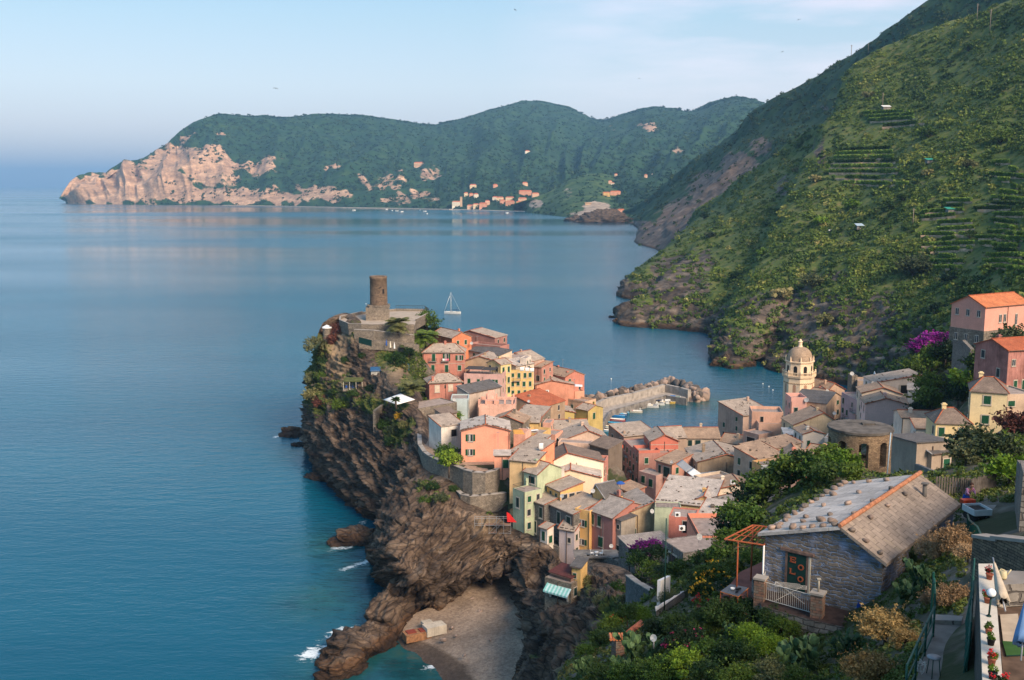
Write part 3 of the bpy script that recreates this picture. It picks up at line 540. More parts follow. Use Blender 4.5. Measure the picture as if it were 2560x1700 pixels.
slab('deck',[Z(u,v,1.8)for u,v in deck][::-1],-3,1.8,M_CONC,bw)
def local(o,parent):
 o.parent=parent;o.matrix_parent_inverse=Matrix.Translation(-parent.location)
w1=wallpath('sea_wall',None,None,[(1484,1010),(1512,996),(1580,982),(1662,960),(1700,968),(1722,974)],5.0,5.2,1.6,M_CONC);local(w1,bw)
w2=wallpath('low_wall',None,None,[(1497,1082),(1512,1050),(1527,1026),(1600,1006),(1664,988),(1716,996)],2.9,2.9,.8,M_CONCD);local(w2,bw)
w3=wallpath('kerb',None,None,[(1456,1080),(1468,1050),(1484,1012)],2.6,2.4,.7,M_CONC);local(w3,bw)
random.seed(5);nb=0
bmats=[flat('boulder_%s'%k,c,.95,0,.3,.7)for k,c in(('a',(.17,.14,.12)),('b',(.26,.19,.15)),('c',(.34,.25,.20)),('d',(.10,.085,.075)))]
def bouldermesh(seed,mat):
 th=np.linspace(0,2*np.pi,13);ph=np.linspace(-np.pi/2,np.pi/2,8);T,P_=np.meshgrid(th,ph)
 p=np.stack([np.cos(P_)*np.cos(T),np.cos(P_)*np.sin(T),np.sin(P_)],-1);n=1+fbm(p*1.3+seed*5.1,3,seed)*.55
 q=p*n[...,None];q=np.sign(q)*np.abs(q)**.8;q[:,-1]=q[:,0];q[0]=q[0].mean(0);q[-1]=q[-1].mean(0)
 return npmesh('boulder',q.reshape(-1,3),gridfaces(8,13),mat,False)
BM=[[bouldermesh(s,m)for s in range(4)]for m in bmats]
def boulder(x,y,z,s,label,group,k=None):
 o=link('boulder',random.choice(BM[k if k is not None else random.randrange(4)]),None,(x,y,z),(random.uniform(0,3),random.uniform(-.3,.3),random.uniform(0,6)),(s*random.uniform(.8,1.3),s*random.uniform(.8,1.2),s*random.uniform(.6,.95)))
 return tag(o,label,'boulder',group)
line=[(1460,992),(1486,997),(1520,984),(1560,976),(1600,967),(1640,957),(1672,951),(1702,959),(1732,968),(1748,986)]
LP=[Z(u,v,3.4)for u,v in line]
for i in range(len(LP)-1):
 a,b=LP[i],LP[i+1];n=int((b-a).length/1.75)+1
 for k in range(n):
  for r in range(5):
   p=a.lerp(b,(k+random.random())/n);rr_=r/4
   if random.random()<.12:continue
   boulder(p.x+random.uniform(-.8,.8),p.y-1.5+rr_*8+random.uniform(-.9,.9),3.3-abs(rr_-.2)*4.2+random.uniform(-.5,.8),random.choice((.7,.9,1.1,1.5,1.9)),'brown boulder piled along the seaward side of the breakwater','boulders piled along the outer side of the breakwater',random.choice((0,0,1,3,2)))
for k in range(34):
 a=random.random();p=Z(1732+random.uniform(-12,32),996+random.uniform(-8,8),0)
 s=random.uniform(1.2,2.3);boulder(p.x,p.y,random.uniform(.1,2.2)*(1-abs(p.x-Z(1740,996,0).x)/14),s,'pale boulder heaped at the tip of the breakwater','boulders heaped at the tip of the breakwater',random.choice((1,2,2)))
# ---------------------------------------------------------------- houses
M_GREEN=flat('green_paint',(.010,.075,.035),.6,0,.15);M_GREEND=flat('dark_green_paint',(.006,.035,.030),.6,0,.15)
M_FRAME=flat('pale_frame',(.46,.40,.33),.8,0,.1);M_GLASS=flat('window_glass',(.03,.035,.04),.15,0,.1);M_CURT=flat('curtain',(.5,.46,.42),.8,0,.1)
M_RED=flat('red_tile_edge',(.36,.10,.045),.85,0,.3,2.0);M_CREAM=flat('cream_shutter',(.62,.50,.38),.8,0,.15)
M_METAL=flat('grey_metal',(.30,.30,.31),.5,.3,.1);M_RAIL=flat('dark_rail',(.05,.045,.04),.5,.2,.1);M_WHITE=flat('white_paint',(.75,.74,.72),.6,0,.06)
M_BLUE=flat('blue_cloth',(.02,.09,.35),.7,0,.1);M_STN=flat('roof_stone',(.14,.11,.085),.95,0,.3,3)
ROOF={'g':slate('slate',(.42,.35,.29),.38),'d':slate('dark_slate',(.13,.125,.125),.42),'t':slate('terracotta',(.45,.13,.06),.3),'r':slate('dark_red_tin',(.13,.04,.035),.5),'b':slate('brown_slate',(.22,.17,.14),.34),'n':slate('tan_tile',(.42,.30,.215),.30),'w':slate('pale_slate',(.53,.47,.42),.45),'c':slate('corrugated',(.36,.32,.29),.5),'o':slate('orange_tile',(.58,.20,.085),.32),'m':slate('metal_sheet',(.5,.52,.55),.9)}
def unit_box():
 mb=MB();mb.box((0,0,0),(1,1,1));return mb
UB={}
def ub(mat):
 if mat.name not in UB:UB[mat.name]=unit_box().mesh('block',mat)
 return UB[mat.name]
def louver(mat):
 k='lv'+mat.name
 if k not in UB:
  mb=MB();mb.box((0,0,0),(1,.5,1))
  for i in range(7):mb.box((0,-.35,-.42+i*.14),(.8,.25,.05))
  UB[k]=mb.mesh('shutter',mat)
 return UB[k]
def framemesh():
 if 'fr' not in UB:
  mb=MB()
  for x in(-.56,.56):mb.box((x,0,0),(.12,1,1.2))
  for z in(-.54,.54):mb.box((0,0,z),(1.0,1,.10))
  mb.box((0,-.5,-.62),(1.4,2.0,.06));UB['fr']=mb.mesh('window',M_FRAME)
 return UB['fr']
def doorfr():
 if 'df' not in UB:
  mb=MB()
  for x in(-.56,.56):mb.box((x,0,0),(.12,1,1.0))
  mb.box((0,0,.53),(1.24,1,.06));UB['df']=mb.mesh('door',M_FRAME)
 return UB['df']
HOUSES=[];M_PIPE=flat('drainpipe',(.13,.085,.06),.6,.2,.1)
def opening(root,M,fx,dz,w,h,kind,ztop):
 """one opening on a wall: M maps (along wall, outward, up) to house space"""
 def put(name,me,parent,x,y,z,sx,sy,sz,rz=0):
  o=link(name,me,root);mm=M@Matrix.Translation((x,y,z))@Matrix.Rotation(rz,4,'Z')@Matrix.Diagonal((sx,sy,sz,1))
  if parent:o.parent=parent;o.matrix_parent_inverse=Matrix.Identity(4);o.matrix_basis=parent.matrix_basis.inverted()@mm
  else:o.matrix_basis=mm
  return o
 z=ztop-dz-h/2;door=kind in 'DdT'
 nm='door' if door else 'window'
 f=put(nm,doorfr()if door else framemesh(),None,fx,-.03,z,w,.10,h)
 g=M_GREEND if kind in 'kT' else M_GREEN
 if kind in 'sk':
  put('shutter',louver(g),f,fx-w*.25,-.05,z,w*.49,.10,h);put('shutter',louver(g),f,fx+w*.25,-.05,z,w*.49,.10,h)
 elif kind=='c':put('shutter',louver(M_CREAM),f,fx,-.05,z,w,.10,h)
 elif kind=='o':
  put('pane',ub(M_GLASS),f,fx,-.02,z,w*.98,.06,h*.98);put('curtain',ub(M_CURT),f,fx-w*.18,-.035,z,w*.3,.06,h*.9)
  put('shutter',louver(g),f,fx-w*.85,-.07,z,w*.5,.09,h);put('shutter',louver(g),f,fx+w*.85,-.07,z,w*.5,.09,h)
 elif kind=='a':
  put('pane',ub(M_GLASS),f,fx,-.02,z,w*.98,.06,h*.98);put('shutter',louver(g),f,fx,-.22,z-.05,w,.12,h*.95)
 elif kind=='D':put('leaf',ub(M_GREEN),f,fx,-.03,z,w*.98,.08,h*.98)
 elif kind=='T':put('leaf',ub(M_GREEND),f,fx,-.03,z,w*.98,.08,h*.98)
 elif kind=='d':put('leaf',ub(M_DARK),f,fx,-.02,z,w*.98,.06,h*.98)  # solid dark panel painting the shade of an opening, not a door leaf
 else:
  put('pane',ub(M_GLASS),f,fx,-.02,z,w*.98,.06,h*.98)
  if kind=='p':put('glazing_bar',ub(M_WHITE),f,fx,-.05,z,w*.07,.08,h*.98)
def roofslab(mb,q,t=.16,mi=0):
 """q: 4 or 3 top points ccw from above"""
 q=[Vector(p)for p in q];n=(q[1]-q[0]).cross(q[2]-q[0]).normalized()
 e=(q[1]-q[0]).normalized();s=n.cross(e)
 mb.face(q,uv=[((p-q[0]).dot(e),(p-q[0]).dot(s))for p in q],mi=mi);lo=[p-Vector((0,0,t))for p in q];mb.face(lo[::-1],mi=mi)
 k=len(q)
 for i in range(k):j=(i+1)%k;mb.face([lo[i],lo[j],q[j],q[i]],mi=mi)
def H(label,L,Rr,z,dep,h,roof,rise,col,rc='g',w=(),l=(),r=(),apex=.5,red=True,stones=0,oh=.3,chim=(),cat='house',name='house',grid=None,lg=None,rg=None,parapet=.8,rail=None,strip=None,stain=.5,wall=None,group='houses of the village'):
 pL,pR=Z(L[0],L[1],z),Z(Rr[0],Rr[1],z)
 d=pR-pL;W_=d.length;ang=math.atan2(d.y,d.x)
 zb=z-h;root=thing(name,label,cat,(pL.x,pL.y,zb),ang,group);rn0=random.Random(len(HOUSES)*7+3)
 if not wall:col=tuple(a_*.74+b_*.26 for a_,b_ in zip(rgb(col),(.64,.50,.39)))
 if not l and not lg and h>=7 and dep>4.5 and name=='house':lg=(2,3,'ksgk')
 if not r and not rg and h>=7 and dep>4.5 and name=='house':rg=(2,3,'ksgk')
 if not chim and roof in 'GRP' and name=='house' and rn0.random()<.65:chim=((rn0.uniform(.2,.8),rn0.uniform(.3,.7),rise+rn0.uniform(.3,.9)),)
 root['zb']=zb;wallm=wall or plaster(col,stain)
 apx=W_*apex;D=dep;hw=h
 mb=MB();B=[(0,0),(W_,0),(W_,D),(0,D)];bt=-3.0
 def V(x,y,zz):return Vector((x,y,zz))
 rt={'FL':0,'FR':0,'BR':0,'BL':0}
 if roof=='S':rt={'FL':0,'FR':0,'BR':rise,'BL':rise}
 elif roof=='B':rt={'FL':rise,'FR':rise,'BR':0,'BL':0}
 elif roof=='L':rt={'FL':0,'FR':rise,'BR':rise,'BL':0}
 elif roof=='Q':rt={'FL':rise,'FR':0,'BR':0,'BL':rise}
 T=[V(0,0,h+rt['FL']),V(W_,0,h+rt['FR']),V(W_,D,h+rt['BR']),V(0,D,h+rt['BL'])]
 bb=[V(x,y,bt)for x,y in B]
 if roof=='G':
  a0,a1=V(apx,0,h+rise),V(apx,D,h+rise)
  mb.face([bb[0],bb[1],T[1],a0,T[0]]);mb.face([bb[2],bb[3],T[3],a1,T[2]]);mb.face([bb[1],bb[2],T[2],T[1]]);mb.face([bb[3],bb[0],T[0],T[3]])
 elif roof=='R':
  a0,a1=V(0,D/2,h+rise),V(W_,D/2,h+rise)
  mb.face([bb[0],bb[1],T[1],T[0]]);mb.face([bb[2],bb[3],T[3],T[2]]);mb.face([bb[1],bb[2],T[2],a1,T[1]]);mb.face([bb[3],bb[0],T[0],a0,T[3]])
 else:
  for i in range(4):j=(i+1)%4;mb.face([bb[i],bb[j],T[j],T[i]])
  mb.face(T)
 walls=mb.build('wall',wallm,root)
 rb=MB();edge=MB();q=oh;k=.16
 if roof=='G':
  sl=rise/max(apx,.1);sr=rise/max(W_-apx,.1)
  a=[V(-q,-q,h-q*sl+k),V(apx,-q,h+rise+k),V(apx,D+q,h+rise+k),V(-q,D+q,h-q*sl+k)];b=[V(apx,-q,h+rise+k),V(W_+q,-q,h-q*sr+k),V(W_+q,D+q,h-q*sr+k),V(apx,D+q,h+rise+k)]
  roofslab(rb,a);roofslab(rb,b);edge.bar(V(apx,-q-.02,h+rise+k+.04),V(apx,D+q,h+rise+k+.04),.13)
  if red:
   for p1,p2 in((a[0],a[1]),(b[0],b[1])):edge.bar(p1+V(0,-.03,.02),p2+V(0,-.03,.02),.10)
 elif roof=='R':
  s=rise/(D/2)
  a=[V(-q,-q,h-q*s+k),V(W_+q,-q,h-q*s+k),V(W_+q,D/2,h+rise+k),V(-q,D/2,h+rise+k)];b=[V(-q,D/2,h+rise+k),V(W_+q,D/2,h+rise+k),V(W_+q,D+q,h-q*s+k),V(-q,D+q,h-q*s+k)]
  roofslab(rb,a);roofslab(rb,b);edge.bar(a[3]+V(0,0,.04),a[2]+V(0,0,.04),.13)
  if red:edge.bar(a[1]+V(.02,0,.03),a[2]+V(.02,0,.03),.10);edge.bar(a[0]+V(-.02,0,.03),a[3]+V(-.02,0,.03),.10)
 elif roof=='P':
  i=min(D/2,W_/2*.9);s=rise/(D/2)
  r0,r1=V(i*.8,D/2,h+rise+k),V(W_-i*.8,D/2,h+rise+k);e=[V(-q,-q,h-q*s+k),V(W_+q,-q,h-q*s+k),V(W_+q,D+q,h-q*s+k),V(-q,D+q,h-q*s+k)]
  roofslab(rb,[e[0],e[1],r1,r0]);roofslab(rb,[e[1],e[2],r1]);roofslab(rb,[e[2],e[3],r0,r1]);roofslab(rb,[e[3],e[0],r0])
  for p1,p2 in((r0,r1),(e[0],r0),(e[1],r1),(e[2],r1),(e[3],r0)):edge.bar(p1+V(0,0,.02),p2+V(0,0,.04),.10)
 elif roof in 'SBLQ':
  e=[V(-q,-q,T[0].z+k),V(W_+q,-q,T[1].z+k),V(W_+q,D+q,T[2].z+k),V(-q,D+q,T[3].z+k)];roofslab(rb,e)
  if red:
   for p1,p2 in((e[0],e[1]),)if roof!='S' else((e[1],e[2]),(e[0],e[3])):edge.bar(p1+V(0,0,.03),p2+V(0,0,.03),.10)
 else:
  pm=MB();t=.22
  if parapet>0:
   for c,dd in(((W_/2,t/2,h+parapet/2),(W_,t,parapet)),((W_/2,D-t/2,h+parapet/2),(W_,t,parapet)),((t/2,D/2,h+parapet/2),(t,D-2*t,parapet)),((W_-t/2,D/2,h+parapet/2),(t,D-2*t,parapet))):pm.box(c,dd)
   pm.build('parapet',wallm,root)
  rb.box((W_/2,D/2,h+.03),(W_-2*t-.01,D-2*t-.01,.06))
 ro=rb.build('roof',ROOF[rc]if roof!='F' else M_TERR,root)
 if edge.f:edge.build('ridge_tiles',M_RED if rc!='d' else M_METAL,ro)
 rng=random.Random(len(HOUSES)*13+1)
 if rng.random()<.75 and name=='house':
  pb=MB();xs_=rng.choice((.02,.98,.5))*W_;pb.bar((xs_,-.09,h-.05),(xs_,-.09,-2),.07,n=5);pb.bar((0,-oh-.05,h-.02),(W_,-oh-.05,h-.02),.08,n=5)if roof in 'RSP' else None;pb.build('drainpipe',M_PIPE,root,weld=False)
 if stones and roof!='F':
  sb=MB()
  for _ in range(stones):
   fx,fy=rng.random(),rng.random()
   if rng.random()<.55:fy=0.03
   x,y=fx*W_,fy*D
   if roof=='G':zz=h+rise*(x/apx if x<apx else(W_-x)/(W_-apx))
   elif roof=='R':zz=h+rise*(1-abs(y-D/2)/(D/2))
   elif roof=='P':zz=h+rise*min(1,y/(D/2))*.95
   elif roof=='S':zz=h+rise*y/D
   elif roof=='L':zz=h+rise*x/W_
   else:zz=h+rise*(1-x/W_)
   s=rng.uniform(.12,.24);sb.box((x,y,zz+k+s*.4),(s*2,s*1.4,s),rng.uniform(0,3))
  tag(sb.build('ballast_stones',M_STN,ro,weld=False),kind='stuff')
 for cx,cy,chh in chim:
  cb=MB();x,y=cx*W_,cy*D;cb.box((x,y,h+chh/2),(.7,.55,chh));cb.box((x,y,h+chh+.09),(.95,.8,.12));cb.box((x,y,h+chh+.25),(.55,.4,.2));cb.build('chimney',wallm,root)
 MF=Matrix.Identity(4)
 ML=Matrix(((0,-1,0,0),(-1,0,0,0),(0,0,1,0),(0,0,0,1)))
 MLx=Matrix(((0,1,0,0),(1,0,0,0),(0,0,1,0),(0,0,0,1)));MRx=Matrix(((0,-1,0,W_),(1,0,0,0),(0,0,1,0),(0,0,0,1)))
 for fx,dz,ww,wh,kd in w:opening(root,MF,fx*W_,dz,ww,wh,kd,h)
 for fx,dz,ww,wh,kd in l:opening(root,MLx,fx*D,dz,ww,wh,kd,h)
 for fx,dz,ww,wh,kd in r:opening(root,MRx,fx*D,dz,ww,wh,kd,h)
 for g,MM,LL in((grid,MF,W_),(lg,MLx,D),(rg,MRx,D)):
  if g:
   nc,nr,kd=g[:3];st=3.0
   for i in range(nc):
    for j in range(nr):
     if 1.0+j*st+1.5<h and rng.random()<.9:opening(root,MM,LL*(i+.5)/nc+rng.uniform(-.2,.2),.9+j*st,rng.uniform(.8,1.0),rng.uniform(1.3,1.7),rng.choice(kd),h)
 if strip:
  sb=MB()
  for dz in strip:sb.box((W_/2,-.03,h-dz),(W_+.1,.06,.14))
  sb.build('string_course',M_FRAME,root)
 if rail:
  railing('railing',[V(0,0,h+.05),V(W_,0,h+.05)],.95,M_RAIL,root);railing('railing',[V(0,0,h+.05),V(0,D,h+.05)],.95,M_RAIL,root)
 if grid and not strip and h>=9 and not wall:
  for q_ in range(rng.choice((1,2))):balcony(root,W_*rng.uniform(.2,.8),h-3.6-3*q_,min(2.4,W_*.6))
 HOUSES.append((root,pL,W_,D,ang,zb));return root
def railing(name,pts,h,mat,parent,step=.28,r=.022):
 mb=MB()
 for i in range(len(pts)-1):
  a,b=pts[i],pts[i+1];n=max(1,int((b-a).length/step));up=Vector((0,0,h))
  mb.bar(a+up,b+up,r*1.5);mb.bar(a+up*.1,b+up*.1,r)
  for k in range(n+1):p=a.lerp(b,k/n);mb.bar(p,p+up,r,n=4)
 return mb.build(name,mat,parent,weld=False)
M_TERR=flat('terrace_tiles',(.34,.27,.23),.85,0,.2,1.0)
def balcony(root,x,zz,w,d=.9,mat=None):
 mb=MB();mb.box((x,-d/2,zz),(w,d,.14));b=mb.build('balcony',mat or M_CONC,root)
 railing('railing',[Vector((x-w/2,-.02,zz+.08)),Vector((x-w/2,-d,zz+.08)),Vector((x+w/2,-d,zz+.08)),Vector((x+w/2,-.02,zz+.08))],.95,M_RAIL,b,.3);return b
# ---------------------------------------------------------------- the houses, surveyed one by one
S1='mossy'
h_red=H('red house with two balconies and laundry below the round castle tower',(1057,881),(1161,881),34,8.5,8,'P',2.4,'b8604e',stones=14,w=[(.26,.5,1.1,2.5,'D'),(.57,.5,1.1,2.5,'o'),(.88,1.0,1.2,1.6,'o'),(.24,4.3,1.1,2.5,'D'),(.57,4.3,1.1,2.5,'s'),(.88,4.4,1.1,1.7,'s')],strip=[3.7],l=[(.5,1,1,1.4,'s')],oh=.4)
balcony(h_red,3.4,5.0,2.6);balcony(h_red,7.6,5.0,2.6);balcony(h_red,3.2,1.1,2.4);balcony(h_red,7.6,1.1,2.4)
H('low red house with cream shutters and a hipped stone roof',(1073,957),(1155,953),29,8,6,'P',2.0,'ae5848',stones=20,w=[(.24,1.0,1.3,2.0,'c'),(.48,1.0,.4,1.0,'d'),(.65,.9,1.3,1.9,'c'),(.91,1.2,.9,2.4,'c')],chim=[(.12,.1,1.6)],oh=.5)
H('bright orange house with a sloping slate roof under the palm',(1081,834),(1130,846),36,8,7,'R',1.8,'d2682a',stones=8,r=[(.3,1,.9,1.6,'s'),(.7,1,.9,1.6,'s')])
H('large plain maroon house with a shallow gable facing the castle rock',(1143,837),(1237,845),34,9,9,'G',1.9,'8c4a48',apex=.33,stones=16)
H('maroon terrace block stepping down from the plain maroon house',(1172,864),(1250,872),32,6,8,'F',0,'96504c',parapet=.9)
H('small cream house under a grey lean-to roof beside the maroon block',(1170,876),(1248,890),31,6,5,'S',1.4,'cbb79f','d',w=[(.2,.6,1,1.4,'s')],red=False,stones=5)
H('brown stained gable house above the pink terrace with pergola',(1162,903),(1250,907),30,11,6,'G',1.9,'a08668',apex=.42,stones=18)
h_pink=H('pale pink house whose roof terrace carries a dark pergola',(1160,940),(1254,943),27,10,9,'F',0,'d2a19a',parapet=.9,w=[(.13,.9,1,2.0,'s'),(.78,.9,.9,1.6,'s')],grid=(4,2,'s'))
H('tall yellow house front with rows of green shutters by the pink terrace',(1252,912),(1278,908),30,7,15,'R',1.2,'e3c77e',w=[(.25,1,.9,1.9,'s'),(.75,1,.9,1.9,'s'),(.25,4.6,.9,1.9,'s'),(.75,4.6,.9,1.9,'s'),(.25,8,.9,1.9,'a'),(.75,8,.9,1.9,'a')],stones=6)
H('yellow house with an iron balcony and brown shutters near the laundry terrace',(1274,927),(1334,925),27,7,12,'F',0,'dcb868',rail=1,parapet=.3,grid=(4,3,'s'))
H('cream house under a pale slate roof above the laundry terrace',(1290,916),(1335,908),28.4,7,6,'S',1.2,'d8c8b4','w',w=[(.3,.7,1.4,1.6,'d'),(.7,.7,1.2,1.6,'g')],stones=10)
H('blank off-white wall of a flat roofed house near the cliff top',(1257,893),(1300,897),29,8,7,'F',0,'d6c2ae',parapet=.3)
H('tall white stair block with a vent beside the blank wall',(1300,896),(1316,897),30.5,5,8,'F',0,'e4d8ca',parapet=.2)
H('stone roofed house with a red ridge on the seaward skyline of the village',(1272,897),(1322,904),27,9,6,'G',2.4,'b09080',apex=.3,stones=10)
H('narrow rose house with a brown balcony facing the sea side',(1336,917),(1354,919),25,8,10,'S',1.0,'ab6658','n',w=[(.5,3.0,1.4,2.0,'d')],stones=6)
H('long brick red house with a sloping tan roof on the sea side',(1354,929),(1413,943),21,9,8,'R',1.8,'bf6450','n',chim=[(.3,.5,2.2),(.85,.3,1.4)],stones=8)
H('wide salmon gable house with a black stove pipe up its wall',(1339,963),(1436,962),19,10,10,'G',1.5,'d98363',apex=.42,stones=14,w=[(.3,1.8,.9,1.0,'g')])
H('salmon house end with a small roof terrace near the breakwater',(1437,984),(1461,982),15,8,12,'F',0,'d98f70',parapet=.8)
H('low tan building with a long terrace behind the olive houses',(1400,1000),(1462,1010),13,7,9,'F',0,'cda583',parapet=.8,rail=1,grid=(5,2,'gs'))
H('house with a bright terracotta roof and a dark dormer window',(1258,1006),(1350,1020),22,14,8,'G',2.6,'94795c','t',apex=.30,chim=[(.5,.3,2.4)])
h_pterr=H('pink flat roofed house with square pillars around its roof terrace',(1195,1018),(1287,1019),24.5,11,8,'F',0,'e6ad98',parapet=1.0,l=[(.3,1,1,2,'g')])
H('narrow house under a dark slate lean-to behind the pillared roof terrace',(1172,984),(1252,967),27,5,9,'S',1.6,'b5a598','d',stones=4)
H('pale blue box house beside the stone cottage',(1127,1000),(1171,1000),27,7,8,'F',0,'a4bfc4',parapet=.4,stain=.25)
H('flat roofed stone cottage with a garden wall above the cliff',(1036,1025),(1142,1007),27,8,6,'F',0,'a08a72',wall=M_STONE,parapet=.25,l=[(.5,1.2,1,2.0,'D')])
H('small grey shed with a brown roof behind the round green bush',(1108,1037),(1142,1031),26.5,4,4.5,'S',1,'8d8478','b',w=[(.5,.9,1.6,2.2,'k')],red=False)
H('salmon pink gable house with two green shuttered windows above the curved stone wall',(1153,1078),(1275,1077),31,10.5,8,'G',1.5,'ee9272','w',stones=44,stain=.22,w=[(.19,.8,1.05,1.7,'o'),(.185,4.5,1.05,1.5,'o')],oh=.35)
H('salmon annex with a green door under a grey porch roof',(1236,1139),(1275,1139),27.5,3,4,'S',.5,'ec9674','w',w=[(.72,1.0,1.3,2.0,'D')],red=False)
H('white house with a terracotta edged roof beside the leafy garden',(1103,1067),(1156,1060),30,7,6,'S',1.4,'dcd6cc',stones=4,w=[(.6,1.1,1.6,1.8,'d')])
H('low orange extension under a stone covered roof behind the cream wall',(1275,1129),(1331,1142),27,8,4,'S',2.2,'ea7d4d',stones=16)
H('tall blank apricot house beneath the curved stone wall',(1274,1150),(1341,1157),28,6,10,'S',.9,'e3b878',stones=8,stain=.3)
H('pale green house with a slate roof and dark loggia',(1310,1178),(1343,1187),26,8,6,'R',1.8,'a9be98',w=[(.6,.7,1.8,1.6,'k')])
h_gr=H('pale green tower house with a railed roof terrace',(1282,1222),(1312,1233),23,5,10,'F',0,'a4b894',parapet=.15,rail=1,w=[(.42,1.6,1.0,2.2,'k')])
H('pale green stair block with a green double door',(1315,1198),(1343,1197),24.5,4,5,'F',0,'adc29c',parapet=.2,r=[(.4,1,1.2,2,'s')])
H('large blank cream gable house below the white roof terrace',(1372,1192),(1502,1194),22,10,8,'G',1.7,'f6dcb9','w',apex=.42,stones=8,stain=.15)
h_wt=H('white house with a tiled roof terrace and white railings',(1344,1189),(1374,1194),24.5,7,8,'F',0,'dcd4cc',parapet=.9)
H('small yellow house with three brown panels under a red edged roof',(1367,1214),(1401,1230),23,6,5,'S',1.3,'dba850',r=[(.18,.7,1.4,2.0,'g'),(.5,.7,1.4,2.0,'g'),(.82,.7,1.4,2.0,'g')],w=[(.3,.8,.8,1.2,'k'),(.7,.8,.8,1.2,'k')])
h_st=H('grey stone house with tall dark green shutters and a corner balcony',(1313,1246),(1361,1263),20.5,8,8,'S',1.6,'8c8174',wall=M_STONEG,w=[(.42,.8,1.0,2.3,'k'),(.82,.8,1.0,2.3,'k'),(.05,.6,.8,2.0,'k'),(.08,4.6,.8,2.0,'k'),(.5,4.4,1.2,2.6,'k'),(.9,4.7,.9,2.2,'k')])
balcony(h_st,0,5.2,3.0,1.4)
H('second grey stone house lower down with shuttered balcony doors',(1373,1261),(1434,1287),20.3,8,7,'S',1.8,'8c8174',wall=M_STONEG,w=[(.40,.8,1.1,2.6,'k'),(.80,.9,1.4,1.8,'k')])
h_hut=H('tiny white hut with green doors leaning on the stone houses',(1350,1318),(1368,1324),17,2,4.5,'S',.6,'d9d2c6',w=[(.5,.7,.9,2,'D')],r=[(.5,1.6,1,1.6,'s')])
H('lavender grey house with a stone studded roof above the cave',(1398,1322),(1436,1329),17,5,9.5,'S',2.2,'b3a6aa',stones=14,w=[(.67,1.6,.7,1.1,'g')],stain=.2)
h_ye=H('tall narrow yellow house with green shutters above the cliff',(1437,1273),(1474,1281),21,7,13,'F',0,'dfa84e',parapet=.25,stain=.25,w=[(.52,2.0,1.05,1.4,'o'),(.52,6.3,1.05,1.2,'o'),(.4,10.6,.8,.9,'g')])
H('crimson house with one propped green shutter beside the yellow tower',(1475,1276),(1532,1296),21,12,12,'R',2.3,'93403e','c',w=[(.12,.6,.9,2.2,'s'),(.42,.5,1.0,2.2,'s'),(.50,5.0,1.2,2.0,'a')],chim=[(.2,.6,3.2)],stain=.2)
H('grey concrete stairwell slab with balconies between crimson and ochre walls',(1508,1305),(1536,1300),19.5,3,12,'F',0,'867b70',parapet=0,w=[(.5,1,1.8,2,'d'),(.5,4.2,1.8,2.4,'d'),(.5,7.6,1.8,2,'d')])
H('grey plaster turret with a flat dark canopy',(1535,1296),(1553,1303),20.6,4,13,'S',.4,'8f8a80','d',w=[(.6,1,.7,.9,'k'),(.6,5.5,.7,1.1,'k')],red=False)
H('stained ochre house with one green shutter under a ridged grey roof',(1553,1291),(1634,1284),20.5,10,11,'L',2.6,'bfa780','c',stones=16,stain=1.0,w=[(.38,3.0,1.15,1.8,'s')])
H('wide house with a pale stone weighted roof and a yellow eave wall',(1640,1253),(1779,1268),22,14,9,'S',2.0,'e4bd7c','w',stones=40,stain=.2)
H('mint green house with a white window and a railed balcony',(1637,1270),(1703,1272),23,4,11,'F',0,'a9bd9e',parapet=.2,rail=1,w=[(.55,6.6,.9,2.4,'p'),(.85,.9,.7,1.8,'p')])
H('low rose house with a deep red doorway beside the mint balcony',(1672,1293),(1738,1299),25,6,6,'F',0,'cf6450',parapet=.3,w=[(.62,.5,.9,2.4,'d')])
H('long low house with red tiled edges and square vents on its roof',(1738,1299),(1822,1311),24,9,4,'S',1.8,'a08a70','w',stones=18,wall=M_STONE,chim=[(.3,.6,1.6),(.75,.5,1.6)])
H('flat grey roof terrace with a wire railing over coral walls',(1748,1352),(1835,1352),27,13,6,'F',0,'ea7f5c',parapet=.9,rail=1,stain=.2)
H('stone outbuilding with a flat grey roof and a glazed opening',(1656,1350),(1708,1384),27.5,9,7,'F',0,'7d766c',wall=M_STONEG,parapet=.12,w=[(.5,1.4,2.6,3.2,'g')],r=[(.5,1,5,2.6,'d')])
H('stone house under a ribbed grey roof behind the purple bougainvillea',(1547,1352),(1588,1383),21,9,10,'Q',.8,'7d766c','c',wall=M_STONEG,red=False,w=[(.7,3,1,2.6,'g')])
h_aw=H('small tan house on a rock pillar with a mint striped awning',(1362,1444),(1428,1462),22.5,5,9.5,'F',0,'8f7b62',wall=masonry('tan_rubble',(.30,.24,.18),(.22,.18,.14),(.17,.14,.11),.3,.6),parapet=.12,w=[(.55,.9,3.2,2.3,'d'),(.35,6.0,.6,1.0,'d')])
H('dark red tin roofed lean-to behind the mint awning',(1376,1430),(1427,1446),23.2,3.4,2,'S',.5,'5a3028','r',red=False)
H('tiny yellow turret with a grey cap on the rock pillar',(1429,1416),(1452,1420),25,3,4.5,'S',.7,'dfb054','d',w=[(.35,1.1,.6,.9,'s')],red=False)
H('bright brick red gable with thin white lines beside the harbour',(1627,1104),(1696,1103),21,10,17,'G',1.7,'bd4128',strip=[.9,2.3,3.7,5.1],stain=.15,stones=4,l=[(.3,1,1,2,'k')])
h_rb=H('brick red lower wing with a curved white balustrade terrace',(1597,1135),(1650,1133),18.5,6,15,'F',0,'b8412a',parapet=.9,strip=[1.2,2.6,4.0,5.4,6.8],stain=.15,lg=(2,4,'k'))
